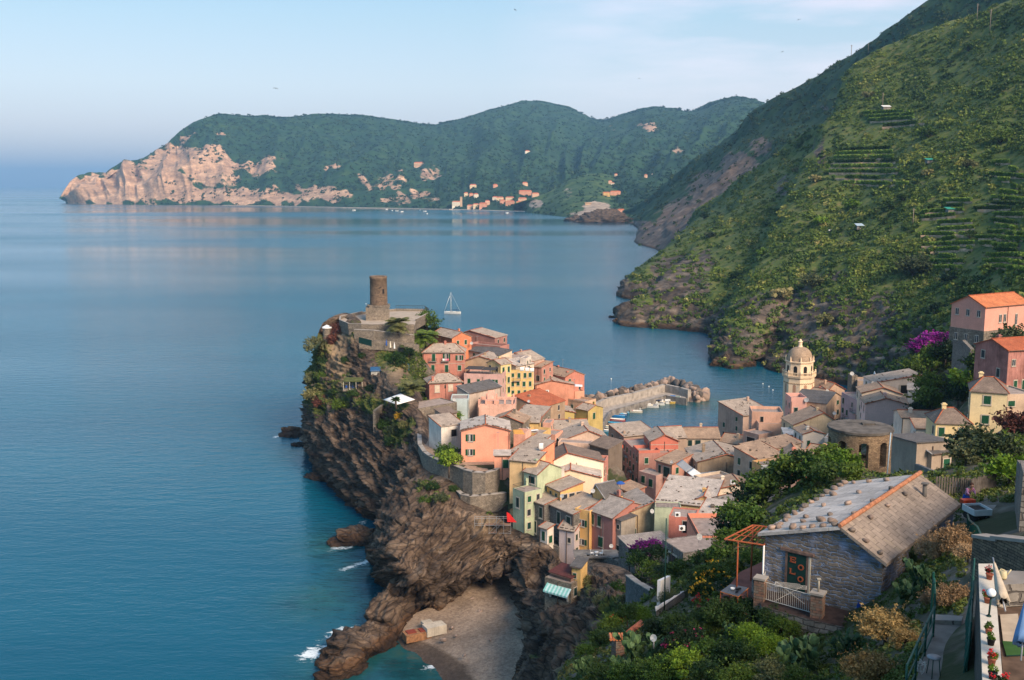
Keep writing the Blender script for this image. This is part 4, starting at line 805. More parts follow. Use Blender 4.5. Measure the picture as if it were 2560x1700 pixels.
H('dim rose house side with tall green shutters on the harbour alley',(1558,1100),(1597,1137),18.4,9,16,'F',0,'a0605a',parapet=.3,grid=(5,4,'ka'),l=[(.5,2,1,2,'k')])  # side wall in a darker rose, its shade put into the colour
H('dull pink ground floors with propped green shutters under the brick red wall',(1597,1178),(1640,1190),17,4,12,'F',0,'bb8c84',parapet=.1,w=[(.28,.9,1,1.7,'a'),(.72,1.2,1.1,1.9,'a')])
H('grey stone roofed house on the harbour front behind the brick red gable',(1560,1092),(1640,1084),16,10,12,'S',1.6,'8a7466',stones=10,chim=[(.1,.2,1)])
H('long low harbour house with a plain tan roof and green doors',(1715,1096),(1800,1096),15,9,9,'R',2.2,'d0bca4','n',red=False,w=[(.12,.5,1.2,1.8,'k'),(.35,.5,1.6,2.4,'k'),(.72,.7,.8,1.2,'d')])
H('stone roofed house beside the harbour with a white chimney',(1650,1098),(1716,1094),16.5,9,9,'R',2.4,'a58c7a',red=False,stones=6,chim=[(.2,.5,2)])
H('tan roofed shed by the water with a white parapet end',(1800,1104),(1852,1112),14,8,8,'R',1.8,'c9b49c','n',chim=[(.7,.3,2.4)])
H('big bare brown gable house with one green shutter and a broad slate roof',(1744,1156),(1889,1154),21,14,12,'G',1.9,'8c775c',stones=44,stain=.7,w=[(.42,3.0,1.2,1.7,'s')],l=[(.2,1.5,1.0,2.2,'k'),(.5,1.5,1.0,2.2,'k'),(.8,1.5,1.0,2.2,'k'),(.3,5,1.0,2.2,'k'),(.7,5,1.0,2.2,'k')])
H('rose house with tall shutters under two white awning panels',(1684,1158),(1744,1190),18,5,14,'S',.6,'a8625a','m',red=False,w=[(.15,3.6,.9,2.4,'k'),(.4,3.6,.9,2.4,'a'),(.75,3.8,.9,2.4,'a')],strip=[3.0])
H('dusty pink house with a long iron balcony and wide green doors',(1640,1151),(1680,1163),20,7,13,'S',1.6,'c07e6a','n',w=[(.25,.9,.9,2.4,'k'),(.68,.9,2.2,2.6,'k')],stones=4)
H('white gable house with brown coping behind a cluttered roof terrace',(1782,1225),(1893,1224),23,8,9,'G',1.2,'eee0ca','n',apex=.63,stain=.2)
h_clut=H('pale house with planters and clutter on its roof terrace',(1734,1195),(1786,1215),22,8,9,'F',0,'c7b6a2',parapet=.7,grid=(3,1,'kg'))
H('orange brown house with a hipped slate roof studded with stones',(1783,1246),(1827,1269),23,9,7,'P',1.6,'ad6238',stones=22)
H('slate roofed house beside the ladder alley',(1854,1240),(1892,1265),24,9,6,'S',1.2,'d0a68e','d',stones=12,r=[(.3,1.2,.8,1.6,'D')])
H('peach terrace house with orange posts around its balcony',(1938,1201),(1994,1203),27,5,7,'F',0,'cfa492',parapet=.9,w=[])
H('orange house with a glazed veranda and green door above the peach terrace',(1953,1157),(2013,1159),30,5,6,'S',.5,'dd9450','n',w=[(.30,.8,2.6,2.2,'p'),(.85,.8,1.3,2.5,'D')])
H('salmon gable with a square chimney above the glazed veranda',(1964,1151),(2037,1153),30.6,8,6,'G',1.8,'dd7f62','n',apex=.38,stones=8,chim=[(.27,.04,2.6)])
H('peach house under a tan roof with red coping by the arched tower',(2014,1132),(2074,1143),30.6,6,7,'R',1.4,'dba872','n',w=[(.78,1,1.2,1.8,'k')])
H('narrow orange house with a white ladder and folded sheets',(1907,1167),(1944,1162),26,4,10,'F',0,'dba458',parapet=.5,w=[(.5,3.4,1.6,3,'d')])
H('low house with patchwork tan roofs and red gutters',(1893,1150),(1962,1138),26,8,9,'S',1.4,'b8a08a','n',stones=16)
H('long narrow tan roof strip with a red gutter above the patchwork roofs',(1888,1133),(2004,1107),24.4,5,8,'S',1.2,'b49a84','n',stones=18)
H('tall peach house with a roof terrace and one dark window',(1897,1065),(1962,1066),20,9,16,'F',0,'d0a086',parapet=.8,w=[(.78,2.6,1.4,2.2,'k'),(.6,8,1.2,1,'d')],lg=(2,4,'dg'),stain=.3)
H('brownish house corner with open balconies over the harbour mouth',(1858,1080),(1897,1090),18.6,6,14,'F',0,'b08878',parapet=.4,w=[(.5,1,3,2,'d'),(.5,4.4,3,2,'d'),(.3,7.8,1.4,2,'d')])
H('peach upper storey with a wide white awning roll',(1880,1036),(1958,1038),22.5,8,9,'F',0,'dba58a',parapet=.9,w=[(.32,.6,.9,1.6,'d')])
H('slate roofed house with a stone belfry stub at the water edge',(1858,1040),(1930,1030),17.6,12,15,'S',2.4,'b89a8a',stones=30,chim=[(.85,.8,3.2)])
H('pink square tower house with a notched parapet before the bell tower',(1978,1003),(2017,1003),25,7,10,'F',0,'df9f92',parapet=1.2,w=[(.32,2.0,1.1,1.9,'k')],stain=.15)
H('house with a broad tan roof and a cream gable wall',(1984,1063),(2100,1060),24,9,9,'G',3.2,'dcc298','n',apex=.64,w=[(.93,1.2,1.0,2.2,'d')])
H('small white gable house with one green window',(2007,1086),(2061,1085),25,7,10,'G',.9,'dcd5ca','n',w=[(.28,1.7,.8,1.5,'s')],stain=.2)
H('white house wing with a planted terrace and a brown beam',(2061,1099),(2099,1103),24,8,11,'F',0,'d4cfc8',parapet=.6,stain=.2)
H('tan house with a long metal roofed balcony',(1962,1087),(2003,1088),22,5,8,'S',.7,'a8947a','m',red=False)
H('church nave under a long dark slate roof beside the bell tower',(1983,1001),(2066,1010),24,10,10,'S',1.8,'c8a888','d',red=False,cat='church',name='church_nave')
H('tan stepped roof house next to the church nave',(2012,990),(2060,1000),23,9,9,'R',2.2,'bfa088','n',stones=4)
H('brick brown gable house with a white string line by the church',(2047,991),(2094,991),22,10,12,'G',1.7,'9c4a40','n',strip=[.5],w=[(.4,1.2,.9,1,'g')])
H('tan roofed house with white dishes beyond the brick brown gable',(2068,978),(2112,974),21,12,11,'G',2.4,'b09078','n',apex=.4)
H('tall mauve house lining the narrow street with many blue grey shutters',(2104,984),(2160,1014),28,7,17,'F',0,'a88a90',parapet=.5,grid=(5,5,'kag'),stain=.3)
H('plain pale pink gable house with a tan roof beside the mauve street',(2164,1010),(2275,1014),33,9,9,'G',1.6,'e4bab2','n',apex=.46,stones=12,stain=.15,w=[(.78,1.4,.9,1.8,'s'),(.93,2.2,1.6,1.4,'g')])
H('cream gable house with deep brown eaves behind the pale pink one',(2155,983),(2254,986),32,9,8,'G',1.7,'dcc8b0','n',apex=.53,w=[(.5,.8,1.1,1.1,'s'),(.68,.9,.8,.9,'s')])
h_wh=H('white house at the top of the village with an open roofed terrace',(2188,958),(2302,958),33,10,8,'L',2.4,'dcd0c6',stones=24,w=[(.76,.6,5.2,2.4,'d')],stain=.3)
H('little blue grey house with a white slab roof near the trees',(2270,975),(2302,977),33,5,6,'S',1.0,'b4c0c6','w',red=False)
H('square stone turret with a satellite dish on top',(2130,941),(2144,941),30,4,8,'F',0,'8f826c',wall=M_STONE,parapet=.3)
H('dark roofed terrace house between the stone turret and the white pyramid',(2144,956),(2188,958),28.6,7,7,'F',0,'a88f78',parapet=.5)
H('long low white house with a flat tan band behind the arched tower',(2255,1044),(2340,1046),40,7,6,'R',.8,'dcd0c0','n',red=False)
H('whitewashed house with one green shutter beside the arched tower',(2290,1071),(2341,1073),42.5,5,8,'S',.8,'d6cec2','n',w=[(.4,1.2,1.1,2.2,'s')])
H('low yellow house with a stone hipped roof and three green shutters',(2340,1057),(2428,1060),49,7,7,'P',1.9,'dfc68a','b',w=[(.17,.8,.95,1.6,'s'),(.74,.8,.95,1.6,'s'),(.32,4.3,1,.8,'k')],stain=.25)
H('tall cream yellow house with two green shutters and a brown hipped roof',(2428,977),(2519,983),54,7.5,9,'P',1.9,'e6d09a','b',w=[(.46,.7,1.15,1.5,'s'),(.44,4.2,1.15,1.5,'s')],stain=.2)
H('beige wall house with a green shutter beside the tall cream yellow one',(2519,990),(2590,988),52.5,8,8,'F',0,'bba28a',parapet=.3,w=[(.15,.9,1.3,1,'s')])
H('weathered red house with peeling plaster and a tiled roof edge',(2522,877),(2610,872),58,9,10,'R',1.6,'9f524f','t',stain=1.0,w=[(.16,1.8,.8,1.2,'p'),(.25,6.0,.8,2.0,'s'),(.5,6.0,1,2.2,'s')])
h_tall=H('tall pink house with a bright orange roof and stone lower floors on the hillside',(2464,769),(2575,759),62,9,5.5,'R',2.2,'d58a78','o',w=[(.34,2.0,.9,1.7,'p'),(.44,2.0,.9,1.7,'p'),(.70,2.2,.8,2.4,'p')],l=[(.18,.9,.8,1.4,'p'),(.5,.9,.8,1.4,'p'),(.82,.9,.8,1.4,'p')],stain=.15)
mb=MB();mb.box((5.4,4.5,-3.6),(11.2,9.3,7.3));mb.build('stone_floors',M_STONE,h_tall)
for i in range(3):
 for j in range(2):opening(h_tall,Matrix(((0,1,0,-.16),(1,0,0,0),(0,0,1,0),(0,0,0,1))),1.6+i*2.8,1.2+j*2.9,.8,1.5,'p',0)
H('low grey house with a green door below the arched tower',(2330,1135),(2380,1129),51,6,5,'R',.8,'8f806e','d',w=[(.75,1,1.2,2.0,'D')])
H('flat dark roofed house behind the low grey one',(2292,1117),(2372,1112),52,7,5,'B',.6,'84786a','d',red=False,w=[(.8,.8,.6,.9,'k')])
H('olive yellow gable house with a stone roof near the quay',(1371,1034),(1438,1032),14,10,9,'G',1.0,'b79f42',stones=8,stain=.2)
H('olive yellow house corner with a green door facing the breakwater',(1440,1021),(1470,1027),13,8,10,'R',1.3,'b39c42',stones=6,r=[(.4,1.2,1.2,2.2,'D')])
H('rosy house with an irregular slate roof behind the olive gable',(1358,1022),(1396,1008),15,9,9,'G',1.6,'c98068',apex=.6,stones=5)
H('stone ruin with a collapsed grey roof beside the terracotta roof',(1288,1040),(1352,1046),23,8,7,'S',1.8,'8f7c66',wall=M_STONE,stones=8)
H('low stone house whose tan roof has a thick red ridge',(1225,1053),(1307,1058),27,8,6,'G',1.7,'8f7260','n',apex=.48,wall=M_STONE,stones=10)
H('yellow house wall behind the terrace with a white lounger',(1309,1056),(1349,1057),25.5,4,7,'S',1.0,'dcb45e',stones=4,w=[(.3,1.2,1,1.4,'D')])
h_lt=H('yellow walled roof terrace with a white lounger chair',(1310,1087),(1356,1091),26,7,6,'F',0,'dcb05c',parapet=.7)
H('salmon block with a green shuttered door above the alley',(1357,1058),(1377,1059),23,5,8,'F',0,'dd9c84',parapet=.2,w=[(.4,1.6,1.2,2.4,'s')])
H('salmon house with a flat edge roof over the palm alley',(1358,1087),(1388,1090),22,6,9,'F',0,'df967c',parapet=.3)
H('small pink balcony house with an orange awning',(1284,1087),(1313,1090),27.6,4,6,'F',0,'e4ac98',parapet=.9)
H('pale blue grey house with an outside pipe and a stone roof',(1314,1110),(1347,1115),26,6,9,'S',1.4,'a9b3ba',stones=10,stain=.15)
H('pale blue grey annex stepping down towards the brown gable',(1338,1129),(1360,1131),25,4,8,'F',0,'adb7be',parapet=.1,stain=.15)
H('large rough slate roof house above the terrace with a purple bush',(1390,1080),(1475,1078),17.5,14,9,'R',2.0,'a3907c',stones=20,red=False)
H('slate gable house whose roof falls towards the harbour boats',(1402,1103),(1524,1099),21,10,8,'G',2.6,'d8b9a4',apex=.56,stones=14)
H('low peach wall house with a white beam under the slate gable',(1395,1107),(1476,1112),22,4,7,'F',0,'e0bda8',parapet=.3,w=[(.45,1,.8,.8,'d')])
H('black mesh covered attic under a brown shingle roof',(1475,1111),(1521,1124),23,5,3.6,'S',1.5,'26211f','b',red=False)
H('cream gable house under a wide brown roof with skylights',(1374,1157),(1509,1155),24,9,5,'G',2.3,'f0e2cc','b',apex=.33,stain=.15)
H('coral house with white quoins and a side row of green shutters',(1442,1165),(1508,1169),22,9,14,'F',0,'b9655a',parapet=.7,rg=(3,4,'s'),w=[(.85,1.6,.9,.8,'g')],stain=.2)
H('pale green house with a striped curtain beside the mesh attic',(1521,1130),(1542,1126),21,8,12,'F',0,'b9c4a0',parapet=.4,w=[(.5,.9,1.4,2,'d')])
H('small ochre gable with a white dish and a steep slate side',(1481,1233),(1513,1245),23,5,5,'G',2.2,'cc9f52','d',apex=.3)
H('little rose house with a shed roof in the alley',(1541,1216),(1578,1233),17,4,9,'S',.9,'aa6a60','n',w=[(.3,1.0,1.2,2,'k'),(.75,1.0,1.0,2,'d')])
H('low yellow gable tucked beneath the white gable house',(1737,1250),(1782,1254),22.4,7,6,'G',1.0,'dfb264','w',stones=4)
H('brick orange house edge below the orange brown one',(1782,1272),(1822,1290),22,5,7,'S',.8,'b05a40',stones=4)
# ---------------------------------------------------------------- ground of the village: follows the house bases
ctrl=[]
for root,pL,W_,D,ang,zb in HOUSES:
 c,s=math.cos(ang),math.sin(ang)
 if root is h_tall:zb-=7
 for fx in(0,.5,1):
  for fy in(0,1):
   x,y=fx*W_,fy*D;ctrl.append((pL.x+x*c-y*s,pL.y+x*s+y*c,zb+.1))
GP=[(930,800,41),(1010,780,41),(880,800,41),(1050,790,41),(905,862,-339),(960,862,-337),(1020,864,-338),(1046,880,-338),(960,892,-331),(1010,900,-330),(1040,905,-332),(1050,935,26),(1000,1030,22),(1030,1130,23),(1130,1175,23.6),(1210,1165,23.6),(1240,1290,13.5),(1350,1340,12),(1420,1410,9),(1560,1240,4),(1590,1260,4),(1540,1130,2),(1480,1120,2),(1480,1060,1.6),(1650,1090,1.6),(1750,1090,1.6),(1830,1095,1.6),(1520,1260,6),(1870,1215,6),(1900,1240,9),(2080,1140,10),(2100,1080,8),(1850,1060,.8),(1960,1000,1),(2030,960,0),(2100,955,1),(1580,1460,-150),(1560,1450,22),(1620,1440,-140),(1700,1440,-130),(1700,1490,-85),(1620,1510,-90),(1520,1560,-100),(1440,1690,64),(1500,1600,63),(1600,1560,64),(1700,1540,65.5),(1800,1520,68),(1900,1520,68.6),(2000,1600,68.8),(2100,1600,69),(1700,1690,68),(1560,1690,66),(1900,1690,70),(2100,1690,72),(2250,1560,73),(2200,1690,75),(2300,1620,77.2),(2350,1700,77.4),(2400,1560,77.2),(2350,1440,75),(2300,1400,73),(2420,1400,74.5),(2400,1340,71.5),(2480,1290,71.2),(2540,1280,72.5),(2540,1500,78.6),(2540,1680,79),(2580,1600,79),(2000,1470,69.6),(2150,1510,69.6),(2200,1400,69.8),(2300,1250,69),(2150,1230,68),(1900,1480,69),(1780,1440,-72),(1850,1340,-74),(1920,1265,-88),(2000,1195,-108),(2080,1180,-118),(2150,1195,-124),(2240,1190,-122),(2300,1190,-112),(2380,1190,-100),(2340,1200,-80),(2440,1200,-78),(2440,1120,50),(2540,1150,-75),(2540,1110,-110),(1800,1460,-62),(1840,1400,-62),(1780,1500,-60),(1720,1500,-66),(2540,1000,49),(2540,960,51),(2440,930,50),(2380,960,44),(2340,1010,43),(2300,980,32),(2350,880,38),(2300,870,30),(2200,880,22),(2420,860,47),(2500,870,53),(2560,850,56),(2480,800,54),(2600,800,58),(2600,1000,55)]
ctrl+=[tuple(pt(u,v,z))for u,v,z in GP]
for x,y,z in[(-60,330,30),(-40,400,30),(-10,420,22),(20,420,8),(60,420,-6),(100,440,-8),(40,440,-8),(130,400,-3),(-50,420,5),(-20,450,-5),(25,15,84),(40,15,84),(5,30,72),(10,15,80),(0,60,58),(-5,90,40),(5,120,30),(60,20,86),(60,50,76),(70,80,68),(90,120,60),(140,150,62),(150,200,62),(160,260,60),(150,330,38)]:ctrl.append((x,y,z))
CT=np.array(ctrl);CT=CT[np.unique(np.round(CT[:,:2]/1.5),axis=0,return_index=True)[1]]
def _phi(A,B):return np.sqrt((A[:,None,0]-B[None,:,0])**2+(A[:,None,1]-B[None,:,1])**2+1.0)
_K=_phi(CT,CT)+np.eye(len(CT))*-.8;_n=len(CT);_Pm=np.column_stack([np.ones(_n),CT[:,0],CT[:,1]])
_A=np.block([[_K,_Pm],[_Pm.T,np.zeros((3,3))]]);_wt=np.linalg.solve(_A,np.concatenate([CT[:,2],np.zeros(3)]))
def ground_z(X,Y):
 X=np.asarray(X,float);Y=np.asarray(Y,float);sh=X.shape;q=np.column_stack([X.ravel(),Y.ravel()]);out=np.empty(len(q))
 for i in range(0,len(q),4000):
  s=q[i:i+4000];out[i:i+4000]=_phi(s,CT)@_wt[:_n]+_wt[_n]+s[:,0]*_wt[_n+1]+s[:,1]*_wt[_n+2]
 return out.reshape(sh)
def gz(x,y):return float(ground_z([x],[y])[0])
inner=[pt(*c[5])for c in CL[1:25]]
hv=[(1462,1085,1.7),(1500,1110,1.7),(1560,1092,1.7),(1660,1080,1.7),(1760,1084,1.7),(1845,1080,1.7)]
POLY=[(p.x,p.y)for p in inner]+[(20,130),(6,100),(2,66),(60,60),(150,60),(210,120),(215,260),(200,340),(150,360),(112,362),(90,340)]+[(Z(*q).x,Z(*q).y)for q in hv[::-1]]+[(Z(1466,1030,1.7).x,Z(1466,1030,1.7).y),(Z(1462,990,1.7).x,Z(1462,990,1.7).y),(5,425),(-30,410),(-50,400),(-60,385)]
def inside(X,Y,P):
 c=np.zeros(X.shape,bool);n=len(P)
 for i in range(n):
  x1,y1=P[i];x2,y2=P[(i+1)%n]
  with np.errstate(divide='ignore',invalid='ignore'):c^=((y1>Y)!=(y2>Y))&(X<(x2-x1)*(Y-y1)/(y2-y1+1e-12)+x1)
 return c
m,N,L,b=newmat('village_ground');ge=N.new('ShaderNodeNewGeometry');P=ge.outputs['Position']
n1=noise(N,L,P,.9,6,.7);r1=ramp(N,[(.3,(.06,.045,.035)),(.5,(.13,.105,.08)),(.7,(.2,.165,.13))]);L.new(n1,r1.inputs[0])
n2=noise(N,L,P,.15,5,.6);r2=ramp(N,[(.44,(0,0,0)),(.52,(.9,.9,.9))]);L.new(n2,r2.inputs[0])
L.new(mulc(N,L,r1.outputs[0],(.03,.042,.012),r2.outputs[0],'MIX'),b.inputs['Base Color']);b.inputs['Roughness'].default_value=.95;bump(N,L,b,n1,.6,.2)
M_GROUND=m
def patch(name,xs,ys,poly,off=0,amp=.35):
 X,Y=np.meshgrid(xs,ys);ZZ=ground_z(X,Y)+fbm(np.stack([X,Y,X*0],-1)/6.,4,80)*amp+off
 ins=inside(X,Y,poly).ravel();F=gridfaces(len(ys),len(xs));F=F[ins[F].sum(1)>=3];G=np.stack([X,Y,ZZ],-1)
 tag(link(name,npmesh(name,G.reshape(-1,3),F,M_GROUND,True)),kind='structure');return G,F
GV,FV=patch('village_ground',np.arange(-75,216,2.0),np.arange(58,440,2.0),POLY,-.12)
NP_=[(-1,44),(2,30),(8,16),(60,16),(60,80),(12,80),(5,66),(3,58)]
GN,FN=patch('garden_ground',np.arange(-2,61,.5),np.arange(15,81,.5),NP_,.02,.22)
# ---------------------------------------------------------------- castle, church tower, round tower, terrace walls
M_TOWER=masonry('castle_stone',(.24,.17,.12),(.15,.105,.078),(.10,.075,.058),.42,.8)
def at_root(o,root):o.parent=root;return o
c0=W(945,800,369);zc=c0.z
castle=thing('castle_tower','round medieval stone watchtower on a square base at the top of the headland','tower',(c0.x,372,zc))
p=W(945,768,372);rt_=21*372/FPX*1.02;base_h=(W(945,769,369).z-zc)
mb=MB();top=W(945,690,372).z-zc
mb.lathe((0,0,0),[(rt_*1.04,base_h-1),(rt_,base_h+6),(rt_*.99,top-1.1),(rt_*1.03,top-1.0),(rt_*1.03,top-.05),(rt_*1.0,top),(rt_-.7,top),(rt_-.7,top-1.2),(0,top-1.2)],40);mb.build('shaft',M_TOWER,castle)
mb=MB();a=.12;mb.box((-.4,-.3,base_h/2-1),(8.4,7.6,base_h+2),a);mb.box((.3,0,base_h+.35),(7.4,6.4,.7),a);mb.build('base',M_STONE,castle)
mb=MB()
for k in range(16):
 t=k/16*2*math.pi;mb.box((-.4+math.cos(t)*3.2,-.3+math.sin(t)*2.9,base_h+.5),(1.0,.8,.5),t)
mb.build('broken_parapet',M_STONE,castle,weld=False)
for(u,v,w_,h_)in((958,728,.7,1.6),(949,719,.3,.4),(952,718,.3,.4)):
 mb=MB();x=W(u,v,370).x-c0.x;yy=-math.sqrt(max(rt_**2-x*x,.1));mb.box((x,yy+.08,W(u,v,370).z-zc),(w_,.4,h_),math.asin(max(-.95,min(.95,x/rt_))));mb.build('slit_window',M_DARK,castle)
ter=[W(849,797,362),W(872,818,352),W(905,822,350),W(1034,826,350),W(1040,800,366),W(1072,780,385),W(1062,768,395),W(990,768,396),W(905,778,386),W(851,788,372)]
mt=flat('castle_paving',(.40,.33,.26),.9,0,.15,.4)
cas_t=thing('castle_terrace','paved lookout terrace around the round castle tower','terrace',(c0.x,c0.y,zc))
mb=MB();tp=[Vector((q.x-c0.x,q.y-c0.y,0))for q in ter];mb.face(tp);lo=[q-Vector((0,0,3))for q in tp]
for i in range(len(tp)):j=(i+1)%len(tp);mb.face([lo[i],lo[j],tp[j],tp[i]],mi=1)
mb.build('paving',[mt,M_STONE],cas_t)
def relwall(name,pts,h,t,root,mat=None,up=0):
 P=[Vector((q.x-root.location.x,q.y-root.location.y,up))for q in pts]
 return wallpath(name,None,None,P,0,h,t,mat or M_STONE,root,.12)
relwall('parapet',[ter[9],ter[0],ter[1],ter[2],ter[3]],2.0,.45,cas_t,None,1.0);relwall('parapet',[ter[8],ter[9]],2,.45,cas_t,None,1.0);relwall('parapet',[ter[8],ter[7],ter[6],ter[5],ter[4]],1.7,.4,cas_t,None,.7)
P=[Vector((q.x-c0.x,q.y-c0.y,.8))for q in(ter[7],ter[6],ter[5])];railing('railing',P,1.3,M_RAIL,cas_t,.9,.05)
wallpath('terrace_wall','long rubble retaining wall just below the castle lookout','wall',[W(888,824,347),W(935,826,345),W(990,833,344),W(1034,838,345)],0,3.2,.8,M_STONE,coping=.15)
wallpath('terrace_wall','lower rubble garden wall with hanging plants under the castle','wall',[W(900,850,341),W(950,852,340),W(1000,856,339),W(1046,862,339)],0,3.0,.8,M_STONE)
wallpath('terrace_wall','short rubble wall beside the red house with balconies','wall',[W(1032,918,335),W(1058,912,345)],0,6,.8,M_STONE)
wallpath('terrace_wall','crumbling pale stone wall at the edge of the cliff garden','wall',[W(936,1026,292),W(955,1012,300),W(985,1008,303),W(1010,1005,305)],0,7,.8,M_STONE)
wallpath('bastion_wall','long curved stone terrace wall around the salmon pink house','wall',[Z(1048,1086,24.4),Z(1050,1112,24.4),Z(1062,1130,24.4),Z(1076,1140,24.4),Z(1104,1153,24.4),Z(1136,1163,24.4),Z(1162,1174,24.4),Z(1184,1180,24.4),Z(1212,1182,24.4),Z(1236,1176,24.4),Z(1254,1166,24.4),Z(1264,1158,24.4)],24.4,12.5,.9,M_STONE,coping=.18)
mb=MB();bt_=[Z(1050,1090,23.4),Z(1062,1130,23.4),Z(1078,1144,23.4),Z(1106,1156,23.4),Z(1136,1166,23.4),Z(1184,1184,23.4),Z(1212,1185,23.4),Z(1254,1168,23.4),Z(1276,1155,23.4),Z(1276,1090,23.4),Z(1150,1070,23.4)]
mb.face(bt_);tag(mb.build('terrace_floor',flat('terrace_floor',(.36,.25,.18),.9,0,.2,1.5)),'reddish paved terrace in front of the salmon pink house','terrace')
wallpath('bastion_wall','lower rounded stone bastion with a doorway below the curved terrace wall','wall',[Z(1140,1216,19.5),Z(1144,1226,19.5),Z(1156,1236,19.5),Z(1176,1240,19.5),Z(1200,1239,19.5),Z(1224,1236,19.5),Z(1262,1232,19.5)],19.5,7.5,.9,M_STONE,coping=.15)
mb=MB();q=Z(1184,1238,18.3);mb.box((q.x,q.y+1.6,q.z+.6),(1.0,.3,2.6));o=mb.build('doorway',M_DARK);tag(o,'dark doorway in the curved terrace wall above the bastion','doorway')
mb=MB();q=Z(1160,1236,18.6);mb.lathe((q.x,q.y+1,q.z),[(.12,0),(.28,.7),(.22,2.0),(.05,2.3),(0,2.3)],10);tag(mb.build('parasol',M_WHITE),'closed white parasol standing on the stone bastion','parasol')
wallpath('retaining_wall','stone wall carrying the balcony terrace of the grey stone houses','wall',[Z(1284,1327,13.4),Z(1310,1334,13.4),Z(1340,1345,13.4),Z(1365,1352,13.4),Z(1398,1366,13.0)],13.4,3.5,.8,M_STONEG)
wallpath('retaining_wall','tall rubble wall below the crimson house with a white table on it','wall',[Z(1448,1392,15.5),Z(1470,1388,15.5),Z(1508,1386,15.5),Z(1535,1396,15.5),Z(1562,1408,15.5)],15.5,9,.8,M_STONEG)
wallpath('retaining_wall','grey terrace wall topped by a wire fence in the middle of the slope','wall',[W(1572,1440,112),W(1600,1460,106),W(1640,1482,100),W(1648,1492,97)],0,7,.6,masonry('slope_wall',(.16,.16,.165),(.10,.10,.105),(.06,.06,.06),.22,.5),coping=.1)
wallpath('retaining_wall','ivy edged retaining wall beside the tall pink hillside house','wall',[W(2388,852,232),W(2410,850,226),W(2430,872,222)],0,9,.8,M_STONEG)
wallpath('retaining_wall','low wall with red coping between the arched tower and the yellow house','wall',[W(2292,1160,118),W(2340,1178,112),W(2388,1193,106)],0,3.6,.4,M_CONCD)
ct=W(1993,1050,350);zb_=2.0;bell=thing('bell_tower','octagonal cream church bell tower with a rounded dome by the harbour','tower',(ct.x,350,zb_))
def zz(v):return W(1993,v,348).z-zb_
M_CH=plaster(rgb('e9cfae'),.3);M_DOME=slate('dome_tile',(.42,.31,.22),.3);px=350/FPX*1.0
def octo(mb,prof,mi=0):mb.lathe((0,0,0),prof,8,mi,False,a0=R(22.5+12),a1=R(382.5+12))
w0,w1=38*px,34*px
mb=MB();octo(mb,[(w0*1.03,-2),(w0*1.0,zz(945)),(w0*1.08,zz(943)),(w0*1.12,zz(938)),(w1*1.1,zz(937.5)),(w1,zz(937)),(w1*.99,zz(908)),(w1*1.08,zz(906)),(w1*1.1,zz(903)),(w1*.9,zz(902)),(0,zz(901))]);mb.build('shaft',M_CH,bell)
mb=MB();R0=31*px;zb2,zt2=zz(903),zz(869);n=12
mb.lathe((0,0,0),[(R0*1.04,zb2),(R0*1.05,zb2+.6)]+[(R0*math.cos(k/n*math.pi/2*.97)**.8,zb2+.6+(zt2-zb2-.6)*math.sin(k/n*math.pi/2*.97))for k in range(1,n+1)]+[(0,zt2+.05)],24);dome=mb.build('dome',M_DOME,bell)
mb=MB();octo(mb,[(.95,zt2-.35),(.75,zt2+.2),(.62,zt2+.5),(.62,zt2+1.6),(.9,zt2+1.75),(.5,zt2+2.0),(.25,zt2+2.6),(0,zt2+2.7)]);mb.build('lantern',M_CH,bell)
